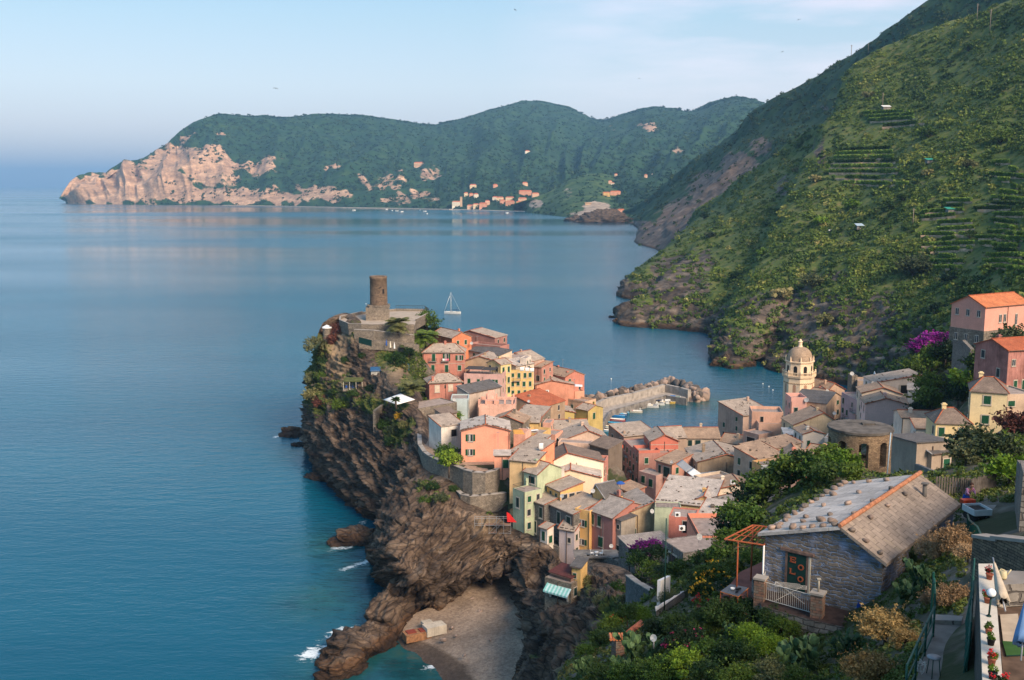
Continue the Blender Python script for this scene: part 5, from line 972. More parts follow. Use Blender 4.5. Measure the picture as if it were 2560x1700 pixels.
for k in range(8):
 t=R(22.5+12+45*k);x,y=math.cos(t),math.sin(t)
 mb=MB();mb.lathe((x*w1*1.0,y*w1*1.0,zz(903)),[(.3,0),(.22,.5),(.26,.9),(.1,1.5),(0,1.9)],8);mb.build('pinnacle',M_CH,bell)
 mb=MB();mb.lathe((x*w0*1.05,y*w0*1.05,zz(938)),[(.3,0),(.3,1.1),(.36,1.15),(.2,1.4),(.25,1.7),(0,2.0)],8);mb.build('post',M_CH,bell)
 t2=R(22.5+12+22.5+45*k);nx,ny=math.cos(t2),math.sin(t2);rot=t2+math.pi/2;ap=math.cos(R(22.5))
 def arch(zc_,wd,ht,rr,depth,nm,mat):
  mb=MB();q=[(-wd/2,0),(wd/2,0)]+[(wd/2*math.cos(a_*math.pi/8),ht+wd/2*math.sin(a_*math.pi/8))for a_ in range(9)]
  c_,s_=math.cos(rot),math.sin(rot);f=[Vector((nx*rr+c_*a_,ny*rr+s_*a_,zc_+b_))for a_,b_ in q];bk=[p_-Vector((nx,ny,0))*depth for p_ in f]
  mb.face(f);
  for i in range(len(f)):j=(i+1)%len(f);mb.face([bk[i],bk[j],f[j],f[i]])
  return mb.build(nm,mat,bell)
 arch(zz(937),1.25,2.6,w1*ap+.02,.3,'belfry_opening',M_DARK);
 arch(zz(986),1.1,3.2,w0*ap+.03,.3,'blind_window',flat('recess',(.42,.24,.15),.9))
 mb=MB();c_,s_=math.cos(rot),math.sin(rot)
 wd=w0*2*math.sin(R(22.5))*1.03
 for i in range(5):
  cc=(-.5+(i+.5)/5)*wd;zc_=zz(958)
  for a_ in range(6):
   a1,a2=math.pi*a_/6,math.pi*(a_+1)/6;r_=wd/10*.8
   mb.bar((nx*(w0*ap+.06)+c_*(cc+r_*math.cos(a1)),ny*(w0*ap+.06)+s_*(cc+r_*math.cos(a1)),zc_+r_*math.sin(a1)),(nx*(w0*ap+.06)+c_*(cc+r_*math.cos(a2)),ny*(w0*ap+.06)+s_*(cc+r_*math.cos(a2)),zc_+r_*math.sin(a2)),.10,n=4)
 mb.build('arcade_frieze',flat('frieze',(.40,.27,.16),.9),bell,weld=False)
 mb=MB();wd2=w0*1.08*2*math.sin(R(22.5));rr=w0*1.05*ap
 for i in range(9):cc=(-.5+(i+.5)/9)*wd2;mb.bar((nx*rr+c_*cc,ny*rr+s_*cc,zz(938)),(nx*rr+c_*cc,ny*rr+s_*cc,zz(938)+1.05),.09,n=5)
 mb.box((nx*rr,ny*rr,zz(938)+1.1),(wd2,.3,.16),rot);mb.build('balustrade',M_CH,bell,weld=False)
rc=W(2148,1130,126);rzb=W(2148,1205,122).z-1.5;rzt=W(2148,1066,126).z
rtw=thing('arched_tower','squat round stone tower with tall arched openings and a flat grey top','tower',(rc.x,126,rzb));Rr_=77*127/FPX*1.02;Hh=rzt-rzb
def ringwall(mb,r,z0,z1,t,a0,a1,n=6,mi=0):
 for k in range(n):
  b0,b1=a0+(a1-a0)*k/n,a0+(a1-a0)*(k+1)/n
  P4=[(r*math.cos(b0),r*math.sin(b0)),(r*math.cos(b1),r*math.sin(b1)),((r-t)*math.cos(b1),(r-t)*math.sin(b1)),((r-t)*math.cos(b0),(r-t)*math.sin(b0))]
  A_=[Vector((x,y,z0))for x,y in P4];B_=[Vector((x,y,z1))for x,y in P4]
  f=lambda q,ii,jj:mb.face([A_[ii],A_[jj],B_[jj],B_[ii]],uv=[(r*b0,z0),(r*b1,z0),(r*b1,z1),(r*b0,z1)],sm=False)
  f(0,0,1);f(0,1,2);f(0,2,3);f(0,3,0);mb.face(B_,mi=mi);mb.face(A_[::-1],mi=mi)
M_RT=masonry('round_tower_stone',(.34,.24,.15),(.20,.135,.09),(.09,.065,.05),.16,.42)
mb=MB();za,zb3=Hh*.42,Hh*.84;mb.lathe((0,0,0),[(Rr_,-3),(Rr_*.985,za),(Rr_-1,za),(Rr_-1,za-.3),(0,za-.3)],48,sm=False)
na=9
for k in range(na):
 s0=2*math.pi*k/na+.33;gap=.30;ringwall(mb,Rr_*.985,za,zb3,.95,s0+gap/2,s0+2*math.pi/na-gap/2)
 for i in range(6):
  f0,f1=-1+2*i/6,-1+2*(i+1)/6;hgt=math.sqrt(max(0,1-((f0+f1)/2)**2));ringwall(mb,Rr_*.985,zb3-.5+hgt*.45,zb3+.05,.95,s0+f0*gap/2,s0+f1*gap/2,1)
mb.lathe((0,0,0),[(Rr_*.985,zb3),(Rr_*.985,Hh-.15),(Rr_*1.01,Hh-.15)],48,sm=False)
mb.build('drum',M_RT,rtw)
mb=MB();mb.lathe((0,0,0),[(Rr_*1.01,Hh-.3),(Rr_*1.03,Hh-.28),(Rr_*1.03,Hh),(Rr_*.97,Hh+.04),(0,Hh+.0)],48,sm=False);mb.box((1.3,1.0,Hh+.12),(1.6,.8,.2));mb.build('flat_top',flat('weathered_slab',(.13,.115,.10),.95,0,.35,.8),rtw)
mb=MB();q=W(2218,1150,119);mb.bar((q.x,q.y,W(2222,1200,119).z-2),(q.x+.25,q.y,W(2226,1082,119).z),.07,n=8);tag(mb.build('metal_pole',flat('pale_blue_pole',(.35,.45,.52),.5)),'pale blue metal pole in front of the arched round tower','pole')
# ---------------------------------------------------------------- boats, far town, birds
def hullmesh(name,Lh,Wd,Hd,mats,deck=True,bow=.75,n=14):
 """a boat hull along +x, bow at +x, waterline at z=0"""
 mb=MB();st=[]
 for k in range(n+1):
  t=k/n;x=(t-.5)*Lh;w=Wd/2*(1-max(0,(t-.45)/.55)**2.2)*(.82+.18*min(1,t/.25));sheer=Hd*(1+.25*max(0,(t-.4)/.6)**2);st.append((x,max(w,.02),sheer))
 for k in range(n):
  (x0,w0,h0),(x1,w1,h1)=st[k],st[k+1]
  for s in(1,-1):
   a=[Vector((x0,s*w0*.75,-.1)),Vector((x1,s*w1*.7,-.1)),Vector((x1,s*w1,h1)),Vector((x0,s*w0,h0))];mb.face(a if s<0 else a[::-1],mi=0)
   a=[Vector((x0,s*w0,h0)),Vector((x1,s*w1,h1)),Vector((x1,s*w1*.86,h1)),Vector((x0,s*w0*.86,h0))];mb.face(a if s<0 else a[::-1],mi=1)
  dz=Hd*(.88 if deck else .35);mb.face([(x0,-w0*.86,dz),(x1,-w1*.86,dz),(x1,w1*.86,dz),(x0,w0*.86,dz)],mi=2)
  for s in(1,-1):
   a=[Vector((x0,s*w0*.86,h0)),Vector((x1,s*w1*.86,h1)),Vector((x1,s*w1*.86,dz)),Vector((x0,s*w0*.86,dz))];mb.face(a if s<0 else a[::-1],mi=1)
 x0,w0,h0=st[0];mb.face([(x0,-w0*.75,-.1),(x0,w0*.75,-.1),(x0,w0,h0),(x0,-w0,h0)],mi=0)
 return mb.mesh(name,mats)
BC={k:flat('boat_'+k,rgb(c),.5,0,.12)for k,c in dict(blue='1f6fae',sky='4fa3c7',red='b3222c',white='e4e2dc',wood='9a6a45',navy='1c2c4c',green='2e8f76',yellow='d9b45a',cream='d9cfb8',grey='8c8f92').items()}
def rowboat(u,v,hull,trim,inner,label,yaw,Lh=6.4,motor=True,cover=None):
 p=Z(u,v,0);t=thing('rowing_boat',label,'boat',(p.x,p.y,.05),yaw,'small boats moored stern to the quay')
 link('hull',hullmesh('hull',Lh,2.3,.75,[BC[hull],BC[trim],BC[inner]],deck=False),t)
 mb=MB()
 for x in(-1.2,0,1.1):mb.box((x,0,.48),(.28,1.45,.06))
 mb.build('bench',BC[trim],t)
 if cover:mb=MB();mb.box((-.2,0,.68),(3.2,1.5,.12));mb.bar((-1.8,0,.8),(1.4,0,.8),.12);mb.build('cover',BC[cover],t)
 if motor:mb=MB();mb.box((-Lh/2-.12,0,.75),(.3,.3,.5));mb.bar((-Lh/2-.15,0,.6),(-Lh/2-.15,0,-.3),.07);mb.build('outboard_motor',M_RAIL,t)
 return t
yq=R(172)
for a in[(1524,1080,'sky','white','blue','turquoise and white rowing boat, lowest in the quay row',None),(1533,1076,'navy','cream','blue','dark blue rowing boat with cream rim near the end of the quay row','grey'),(1524,1070,'sky','cream','wood','light blue boat with a wooden floor between two blue boats',None),(1536,1061,'navy','sky','navy','navy rowing boat lying apart in the middle of the quay row',None),(1542,1052,'red','white','white','red rowing boat with white benches by the quay steps',None),(1543,1044,'blue','sky','blue','bright blue covered boat moored above the red one','blue'),(1547,1038,'blue','white','sky','blue boat with a white rim third from the white skiffs','sky'),(1553,1032,'sky','white','cream','pale turquoise boat with cream inside next to the upper red boat',None),(1562,1028,'red','red','wood','red boat tucked at the bend of the quay',None),(1586,1031,'cream','white','grey','small white skiff at the quay bend beside the red boat',None),(1583,1023,'white','grey','cream','white tender with an outboard between skiff and motorboats',None)]:
 rowboat(a[0],a[1],a[2],a[3],a[4],a[5],yq+R(random.uniform(-6,6)),cover=a[6])
def motorboat(u,v,yaw,Lh,label,top='white',bim=None,arch=False,group='motorboats moored near the breakwater tip'):
 p=Z(u,v,0);t=thing('motorboat',label,'motorboat',(p.x,p.y,0),yaw,group);Wd=Lh*.34
 link('hull',hullmesh('hull',Lh,Wd,.95,[BC['white' if top!='yellow' else 'yellow'],BC['white'],BC['cream']]),t)
 mb=MB();a=[Vector(q)for q in((-Lh*.1,-Wd*.32,.85),(Lh*.22,-Wd*.26,.85),(Lh*.22,Wd*.26,.85),(-Lh*.1,Wd*.32,.85))];b=[q+Vector((-.25 if i in(1,2)else 0,0,.75))for i,q in enumerate(a)];mb.hexa(a,b);mb.build('cabin',BC['white'],t)
 mb=MB();mb.box((Lh*.17,0,1.35),(.1,Wd*.5,.3));mb.build('windscreen',M_GLASS,t)
 mb=MB();mb.box((-Lh*.33,0,.95),(Lh*.2,Wd*.7,.25));mb.build('seat',BC['grey'],t)
 if bim:mb=MB();mb.box((-Lh*.15,0,2.0),(Lh*.36,Wd*.85,.08));[mb.bar((x,y,.9),(x,y,2.0),.03)for x in(-Lh*.3,0)for y in(-Wd*.38,Wd*.38)];mb.build('canopy',BC[bim],t)
 if arch:mb=MB();mb.path([(-Lh*.3,-Wd*.4,.9),(-Lh*.38,-Wd*.35,2.3),(-Lh*.38,Wd*.35,2.3),(-Lh*.3,Wd*.4,.9)],.08);mb.build('roll_arch',BC['white'],t)
 mb=MB();mb.box((-Lh/2-.2,0,.8),(.4,.4,.7));mb.build('outboard_motor',M_RAIL,t)
motorboat(1622,1018,R(168),8.0,'white cabin motorboat with a dark blue waterline, first of the motorboats')
motorboat(1640,1012,R(170),7.0,'white motorboat under a navy canopy in the motorboat group',bim='navy')
motorboat(1655,1009,R(172),6.0,'small white open motorboat between the canopied ones')
motorboat(1671,1008,R(175),7.5,'yellow hulled motorboat near the breakwater tip',top='yellow')
motorboat(1676,1001,R(170),6.2,'motorboat under a bright blue canopy behind the yellow one',bim='blue')
motorboat(1686,1004,R(170),6.5,'white motorboat with a green canopy and a white arch',bim='green',arch=True)
motorboat(1818,1072,R(110),5.5,'white dinghy pulled up by the shore beside the tall peach house',group='boats drawn up at the harbour front');motorboat(1838,1086,R(160),5.0,'small white boat lying flat next to the shore dinghy',group='boats drawn up at the harbour front')
def dome_cover(u,v,label):
 p=Z(u,v,1.2);mb=MB();mb.lathe((p.x,p.y,0.6),[(1.9,0),(1.7,.7),(.9,1.4),(0,1.7)],10,sx=1.3);tag(mb.build('covered_boat',BC['blue']),label,'boat','boats drawn up at the harbour front')
dome_cover(1750,1073,'boat under a bright blue cover behind the long tan roof, farthest from the white dinghy');dome_cover(1782,1075,'blue covered boat in the middle of the three harbour front covers');dome_cover(1800,1074,'blue covered boat beside the upright white dinghy')
p=Z(1131,784,0);ya=thing('sailing_yacht','white sailing yacht with bare mast anchored off the headland','yacht',(p.x,p.y,0),R(172));s=1.12
link('hull',hullmesh('hull',10.5*s,3.4*s,1.15*s,[BC['white'],BC['white'],BC['cream']],n=18),ya)
mb=MB();a=[Vector(q)*s for q in((-2.2,-.95,1.0),(2.6,-.6,1.0),(2.6,.6,1.0),(-2.2,.95,1.0))];b=[q*.92+Vector((0,0,.62))for q in a];mb.hexa(a,b);mb.build('coachroof',BC['white'],ya)
mb=MB();mb.box((.3*s,-.83*s,1.35*s),(2.6,.1,.2));mb.box((.3*s,.83*s,1.35*s),(2.6,.1,.2));mb.build('cabin_window',M_GLASS,ya)
mb=MB();mb.box((-2.6*s,0,2.5*s),(2.4,2.2,.12));[mb.bar((x*s,y*s,1*s),(x*s,y*s,2.5*s),.04)for x in(-3.6,-1.7)for y in(-.95,.95)];mb.build('sprayhood',BC['navy'],ya)
mb=MB();mb.bar((.9*s,0,1*s),(.9*s,0,13.6*s),.13,r2=.07);mb.build('mast',BC['cream'],ya)
mb=MB();mb.bar((.8*s,0,2.4*s),(-3.4*s,0,2.3*s),.13);mb.build('boom',BC['navy'],ya)
mb=MB();[mb.bar((.9*s,0,13.4*s),q,.035,n=4)for q in((5.2*s,0,1.3*s),(-5.2*s,0,1.1*s),(.7*s,1.6*s,1.1*s),(.7*s,-1.6*s,1.1*s))];mb.bar((5.2*s,0,1.3*s),(1.6*s,0,11*s),.10,n=5);mb.bar((.9*s,-1,8*s),(.9*s,1,8*s),.05);mb.build('rigging',BC['white'],ya)
ft={k:plaster(rgb(c),.2)for k,c in dict(a='ecd0a8',b='e2b898',c='dd9f80',d='efe2c8',e='d9b070',f='cfe0d0').items()};froof=flat('far_roof',rgb('c06a48'),.9,0,.2,.05)
def farhouse(P_,w,d,h,k,label,cat='house',gr='houses of the far beach town',yaw=0,name='far_house'):
 t=thing(name,label,cat,P_,yaw,gr);mb=MB();mb.box((0,0,h/2-6),(w,d,h+12));mb.build('wall',ft[k],t)
 mb=MB();o=.6;a=[Vector(q)for q in((-w/2-o,-d/2-o,h),(w/2+o,-d/2-o,h),(w/2+o,d/2+o,h),(-w/2-o,d/2+o,h))];r0,r1=Vector((-w/2+d*.3,0,h+d*.25)),Vector((w/2-d*.3,0,h+d*.25))
 mb.face([a[0],a[1],r1,r0]);mb.face([a[1],a[2],r1]);mb.face([a[2],a[3],r0,r1]);mb.face([a[3],a[0],r0]);mb.face(a[::-1]);mb.build('roof',froof,t)
 mb=MB();n=max(2,int(w/4))
 for j in range(max(1,int(h/3.4))):
  for i in range(n):mb.box((-w/2+(i+.5)*w/n,-d/2-.05,2+j*3.3),(1.4,.2,1.9))
 mb.build('windows',M_GREEND,t,weld=False)
far=[(1143,514,30,13,'d','pale waterfront building at the root of the far beach'),(1176,520,20,9,'b','small peach house by the far beach after the pale waterfront building'),(1190,517,18,9,'a','cream house among trees at the far beach, beside a palm'),(1208,518,24,13,'c','coral house on the far waterfront'),(1219,511,14,12,'b','peach house stacked behind the coral one on the far waterfront'),(1238,500,16,10,'d','white fronted house above the far town centre'),(1250,501,22,10,'a','long cream house above the far town centre'),(1256,508,16,10,'c','rose house just below the long cream one'),(1275,500,26,9,'a','wide cream house with a red roof on the far slope'),(1275,512,26,12,'c','rose hotel block on the far promenade'),(1296,514,15,13,'e','yellow block first in the promenade row'),(1310,515,22,14,'d','white and yellow hotel in the middle of the promenade row'),(1325,516,12,13,'f','pale green block in the promenade row'),(1306,503,26,10,'b','peach villa row behind the promenade hotels'),(1336,513,17,14,'b','tall peach house with a gable on the promenade'),(1349,518,20,12,'f','mint grey house near the quay end of the promenade'),(1366,514,18,14,'a','cream twin block before the last promenade house'),(1380,517,22,11,'c','rose red house, last of the promenade row'),(1313,487,40,13,'c','long pink building high behind the far town'),(1338,494,22,14,'b','steep peach house row climbing behind the far town'),(1420,521,20,5,'d','low white beach building past the promenade'),(1165,489,12,9,'a','lone cream house on the slope over the pale waterfront building'),(1178,490,12,8,'c','small rose house on the slope over the beach'),(1183,468,20,8,'a','white villa on the slope high over the beach'),(1190,494,14,12,'d','pale house halfway up the slope'),(1048,416,30,12,'b','long peach villa alone on the wooded headland'),(1238,467,14,7,'c','tiny red roofed house in the far woods'),(1312,462,16,7,'b','tiny tan house above the far town in the woods'),(1318,382,14,6,'d','speck of a white house on the far mountain side')]
for i,(u,v,w,h,k,lb)in enumerate(far):
 q=hit(BVF,u,v)
 if q is None:q=W(u,v,3500)
 f=q.y/3400;farhouse((q.x,q.y-4,q.z-1),w*1.05*f,12*f,h*f,k,lb,yaw=random.uniform(-.25,.25))
for(u,v,w,h,k,lb)in[(1515,490,22,11,'e','yellow wing of the convent on the knoll'),(1538,488,32,12,'c','long rose convent building on the knoll'),(1525,459,12,9,'b','small tower house above the convent'),(1532,463,10,8,'d','white cottage next to the tower house above the convent'),(1540,442,12,10,'b','square stone house on the knoll skyline'),(1636,441,18,10,'d','white farmhouse on the ridge beyond the convent'),(1637,448,10,8,'e','yellow annex below the ridge farmhouse'),(1614,442,10,7,'b','small ochre barn on the ridge near the farmhouse'),(1578,505,10,6,'d','white hut low on the knoll by the sea'),(1552,534,18,11,'c','coral boathouse at the foot of the knoll')]:
 q=hit(BVK,u,v)or W(u,v,3550);farhouse((q.x,q.y-2,q.z-1),w,10,h,k,lb,yaw=random.uniform(-.2,.2))
def fartower(u,v0,v1,w,Y,label):
 q=W(u,v0,Y);mb=MB();H_=W(u,v1,Y).z-q.z;mb.box((0,0,H_/2-3),(w,w,H_+6));mb.box((0,0,H_-.6),(w*1.2,w*1.2,1.4));o=mb.build('far_tower',plaster(rgb('c9a888'),.5));o.location=q;tag(o,label,'tower')
fartower(1153,512,492,7,3380,'square medieval tower on the far beach front');fartower(1470,524,506,17,2980,'pale square watchtower on the rocky point of the far town')
p=Z(1490,538,0);outcrop('far_point','pale bare rock point under the far watchtower',p.x+10,p.y+20,62,34,30,0,-1,33,mat=flat('pale_rock',(.42,.34,.26),.95,0,.3,.08))
tag(wallpath('far_beach',None,None,[Z(1120,522.5,1.6),Z(1180,524,1.6),Z(1300,527.5,1.6),Z(1400,531.5,1.6),Z(1455,541,1.6)],1.6,4,14,flat('pale_sand',(.62,.50,.40),.95,0,.1,.05)),kind='structure')
tag(wallpath('shore_road',None,None,[Z(560,512.6,2.5),Z(700,514.6,2.5),Z(860,518,2.5),Z(1000,520,2.5),Z(1125,522.6,2.5)],2.5,5,16,flat('shore_stone',(.45,.38,.31),.95,0,.15,.05)),kind='structure')
for i,(u,v)in enumerate([(885,526),(967,524),(980,527),(992,528),(1005,530),(1050,526),(1062,529),(1268,533),(1068,535)]):
 p=Z(u,v,0);o=link('moored_boat',hullmesh('moored_boat',11,4,1.6,[BC['white'],BC['white'],BC['white']]),None,(p.x,p.y,0),(0,0,i),(1,1,1.4));tag(o,'tiny white boat moored off the far coast','boat','tiny boats moored off the far coast')
for i,(u,v)in enumerate([(1907,960),(1922,967),(1932,976),(1978,860),(1528,948),(915,760)]):
 p=Z(u,v,0);mb=MB();mb.sphere((p.x,p.y,.1),.35,8,5);tag(mb.build('mooring_buoy',BC['white']),'white mooring buoy floating on the dark water near the village','buoy','white buoys on the water')
for i,(u,v,Y,s,lb)in enumerate([(690,221,160,1.0,'dark swift gliding over the far headland'),(1287,24,170,1.0,'dark swift high in the middle of the sky'),(1996,49,220,1.0,'dark swift near the streaky cloud, upper of two'),(1957,129,240,1.1,'dark swift near the mountain flank, lower of two'),(1599,196,260,.9,'faint swift above the mountain saddle'),(1722,298,240,1.0,'dark swift in front of the far mountain')]):
 p=W(u,v,Y);s*=.6;mb=MB();w=.3*s
 mb.face([(0,-.28*s,0),(w*.3,0,.02),(0,.34*s,0),(-w*.3,0,.02)]);mb.face([(0,.1*s,0),(w*1.6,-.05*s,.22*s),(w*2.4,-.4*s,.1*s),(w*1.2,.0,.1*s)]);mb.face([(0,.1*s,0),(-w*1.2,0,.1*s),(-w*2.4,-.4*s,.1*s),(-w*1.6,-.05*s,.22*s)])
 mb.sphere((0,0,0),.1*s,6,4,sy=2.6);o=mb.build('swift',M_DARK);o.location=p;o.rotation_euler=(.9,.2,i*1.3);tag(o,lb,'bird')
# ---------------------------------------------------------------- vegetation
rngn=np.random.default_rng(7)
def leafquads(c,s,nrm=None,flatn=.0,asp=.6):
 """c (N,3) centres, s (N,) sizes -> verts, faces of leaf-shaped quads"""
 n=len(c);d=rngn.normal(size=(n,3))
 if nrm is not None:d=d*.75+nrm
 d/=np.linalg.norm(d,axis=1,keepdims=True)+1e-9
 t=rngn.normal(size=(n,3));t-=(t*d).sum(1,keepdims=True)*d;t/=np.linalg.norm(t,axis=1,keepdims=True)+1e-9;b=np.cross(d,t)
 s=s[:,None];V=np.stack([c-t*s,c-b*s*asp,c+t*s,c+b*s*asp],1).reshape(-1,3);F=np.arange(4*n).reshape(n,4);return V,F
def blobpoints(nb,per,rx,rz,rsub,seed,low=.15):
 r=np.random.default_rng(seed);P,Nn=[],[]
 for k in range(nb):
  a,e=r.uniform(0,2*np.pi),np.arcsin(r.uniform(-low,1));q=r.uniform(.45,.8)
  c=np.array([np.cos(a)*np.cos(e)*rx*q,np.sin(a)*np.cos(e)*rx*q,np.sin(e)*rz*q+rz*.25]);rr=rsub*r.uniform(.6,1.25)
  d=r.normal(size=(per,3));d/=np.linalg.norm(d,axis=1,keepdims=True);P.append(c+d*rr*(r.uniform(.55,1.08,(per,1))));Nn.append(d)
 return np.concatenate(P),np.concatenate(Nn)
LEAF={'dark':leafmat('leaf_dark',[(.2,(.006,.020,.006)),(.5,(.018,.045,.010)),(.8,(.05,.09,.015))]),'mid':leafmat('leaf_mid',[(.2,(.012,.035,.006)),(.5,(.045,.095,.012)),(.8,(.12,.17,.02))]),'lime':leafmat('leaf_lime',[(.2,(.05,.11,.008)),(.5,(.13,.22,.015)),(.8,(.25,.34,.03))]),'olive':leafmat('leaf_olive',[(.2,(.025,.04,.015)),(.5,(.07,.09,.035)),(.8,(.16,.16,.07))]),'reed':leafmat('leaf_reed',[(.2,(.09,.10,.03)),(.5,(.20,.19,.07)),(.8,(.34,.29,.13))]),'dry':leafmat('leaf_dry',[(.2,(.10,.06,.022)),(.5,(.24,.15,.05)),(.8,(.40,.27,.10))]),'straw':leafmat('leaf_straw',[(.2,(.16,.10,.05)),(.5,(.32,.20,.10)),(.8,(.5,.34,.19))]),'purple':leafmat('leaf_purple',[(.2,(.06,.004,.07)),(.5,(.20,.008,.19)),(.8,(.36,.03,.34))]),'rust':leafmat('leaf_rust',[(.2,(.05,.018,.012)),(.5,(.12,.04,.03)),(.8,(.2,.08,.05))]),'red':flat('red_petal',(.55,.01,.02),.6,0,.3),'pink':flat('pink_petal',(.55,.06,.18),.6,0,.3),'yel':flat('yellow_petal',(.75,.42,.03),.6,0,.2),'cactus':leafmat('cactus_pad',[(.2,(.03,.07,.03)),(.5,(.07,.13,.05)),(.8,(.13,.19,.06))],sc1=3)}
BARK=flat('bark',(.10,.075,.055),.95,0,.3,6)
CROWN={}
def crown(kind,res,k):
 key=(kind,res,k)
 if key not in CROWN:
  nb,per,sz={'far':(9,42,.17),'mid':(16,110,.085),'near':(34,240,.040)}[res]
  P,Nn=blobpoints(nb,per,1.0,.85,.42 if res!='near' else .30,k*17+nb)
  if res!='far':
   r_=np.random.default_rng(k+5);Q=[]
   for _ in range(46 if res=='near' else 22):
    d=r_.normal(size=3);d[2]=abs(d[2])*.9+.05;d/=np.linalg.norm(d);t_=np.linspace(.75,1.0+r_.uniform(.08,.42),16)[:,None];Q.append(d*t_*np.array([1,1,.9])+np.array([0,0,.18])+r_.normal(size=(16,3))*.022)
   Q=np.concatenate(Q);P=np.concatenate([P,Q]);Nn=np.concatenate([Nn,Q])
  V,F=leafquads(P,rngn.choice([.55,.8,1.0,1.3,1.9],len(P),p=[.25,.3,.25,.14,.06])*sz,Nn*.7,asp=rngn.uniform(.3,.8,(len(P),1)));CROWN[key]=npmesh('crown',V,F,LEAF[kind])
 return CROWN[key]
def trunkmesh(k=0):
 if('t',k)not in CROWN:
  mb=MB();r=random.Random(k);mb.bar((0,0,-.6),(.03,.02,.45),.085,r2=.06)
  for i in range(5):
   a=i*1.3+r.random();e=Vector((math.cos(a)*.55,math.sin(a)*.55,.75+r.random()*.4));mb.bar((.03,.02,.40),e*.6+Vector((0,0,.15)),.045,r2=.03);mb.bar(e*.6+Vector((0,0,.15)),e*1.1,.03,r2=.012)
  CROWN[('t',k)]=mb.mesh('trunk',BARK)
 return CROWN[('t',k)]
_tk=[0]
def tree(P_,r,kind,label,cat='tree',group=None,res='mid',name='tree',h=None,squash=1.0,lift=0):
 _tk[0]+=1;k=_tk[0]%4;t=thing(name,label,cat,P_,random.uniform(0,6),group)
 link('trunk',trunkmesh(k),t,(0,0,0),None,(r,r,(h or r)))
 link('crown',crown(kind,res,k),t,(0,0,(h or r)*.62+lift),None,(r,r,r*squash));return t
def ontop(u,v,Y):p=W(u,v,Y);return Vector((p.x,p.y,gz(p.x,p.y)))
def solveY(u,v,Y,hgt):
 """distance near Y at which a plant of height hgt standing on the ground is seen at (u, v)"""
 best=(1e9,Y)
 for k in range(61):
  y=Y*(.72+k*.01);p=W(u,v,y);e=abs(p.z-gz(p.x,p.y)-hgt)+abs(y-Y)*.02
  if e<best[0]:best=(e,y)
 return best[1]
def sow(bvh,u0,u1,v0,v1,n,rfun,leaf_n,keep,seed=3,leafs=.34,spread=.85):
 r=np.random.default_rng(seed);Vs,Fs,Ts=[],[],[];off=0
 us,vs=r.uniform(u0,u1,n),r.uniform(v0,v1,n)
 for u,v in zip(us,vs):
  q=hit(bvh,u,v)
  if q is None:continue
  k=keep(u,v,q)
  if r.random()>k[0]:continue
  rad=rfun(q,r)*k[1];m_=leaf_n
  d=r.normal(size=(m_,3));d[:,2]=np.abs(d[:,2])*1.0-.15;d/=np.linalg.norm(d,axis=1,keepdims=True)
  c=np.array(q)+d*rad*r.uniform(.45,1,(m_,1))*np.array([1,1,k[3]]);V,F=leafquads(c,np.full(m_,rad*leafs)*r.uniform(.7,1.3,m_),d*1.2)
  Vs.append(V);Fs.append(F+off);off+=len(V);Ts.append(np.full(len(V),k[2]+r.normal()*.09))
 return np.concatenate(Vs),np.concatenate(Fs),np.concatenate(Ts)
scrubm=leafmat('scrub_leaf',[(.12,(.014,.034,.009)),(.32,(.042,.080,.014)),(.5,(.095,.145,.02)),(.64,(.17,.20,.035)),(.82,(.33,.28,.10))],attr='tint',sc1=.05)
ROCKB=[(1700,720,90,90,.95),(2180,830,130,85,.95),(2000,800,190,75,.93),(2340,870,90,55,.75),(1950,460,26,50,.8),(2050,385,14,40,.8),(1760,660,60,60,.7),(2100,600,40,16,.5),(2500,470,60,40,.5),(1900,830,120,50,.8),(2560,620,40,90,.4),(1640,780,110,40,1.0),(1800,640,50,50,.55)]
VP=[(2225,300,75,24),(2160,420,95,45),(2430,560,130,60),(2520,430,50,50),(2480,640,110,40)]
def keepB(u,v,q):
 rk=0
 for(x,y,rx,ry,w)in ROCKB:rk=max(rk,w*math.exp(-(((u-x)/rx)**2+((v-y)/ry)**2)))
 if q.z<26:rk=max(rk,1-q.z/30)
 vine=any(((u-x)/rx)**2+((v-y)/ry)**2<1 for x,y,rx,ry in VP)
 n1=float(fbm(np.array([[u/60.,v/38.,0]]),4,90)[0]);n2=float(fbm(np.array([[u/22.,v/16.,4]]),3,91)[0])
 tint=.40+n1*.55;
 if v<330:tint-=.02
 sc=1.0+n2*.8
 if n2>.36 and v>380:tint=.8;sc=1.2
 p=1-rk*.9
 if vine:p*=.18;sc=.6
 if n1+n2*.5<-.42:p*=.25
 return(p,max(.4,sc),min(1,max(0,tint)),.85)
V,F,T=sow(BVB,1580,2600,-20,960,21000,lambda q,r:r.uniform(.9,2.0)*(1+q.y/1800.),26,keepB)
tag(link('hillside_scrub',npmesh('hillside_scrub',V,F,scrubm,attr={'tint':T})),kind='stuff')
ridgem=leafmat('ridge_leaf',[(.12,(.007,.022,.010)),(.4,(.022,.05,.016)),(.6,(.055,.08,.022)),(.85,(.10,.10,.04))],attr='tint',sc1=.02)
BVA=bvh_of(GA)
def keepA(u,v,q):
 rk=0
 for(x,y,rx,ry,w)in[(1640,590,60,34,1),(1740,545,70,60,1),(1800,480,60,50,.92),(1850,420,50,40,.85),(1590,560,50,12,.7),(1620,640,60,20,1)]:rk=max(rk,w*math.exp(-(((u-x)/rx)**2+((v-y)/ry)**2)))
 if q.z<40:rk=max(rk,.8)
 n2=float(fbm(np.array([[u/18.,v/14.,7]]),3,93)[0]);return(1-rk,1+n2*.5,.4+n2*.5,.9)
V,F,T=sow(BVA,1530,2560,-20,660,8000,lambda q,r:r.uniform(2.2,4.6)*q.y/1500.,18,keepA,4)
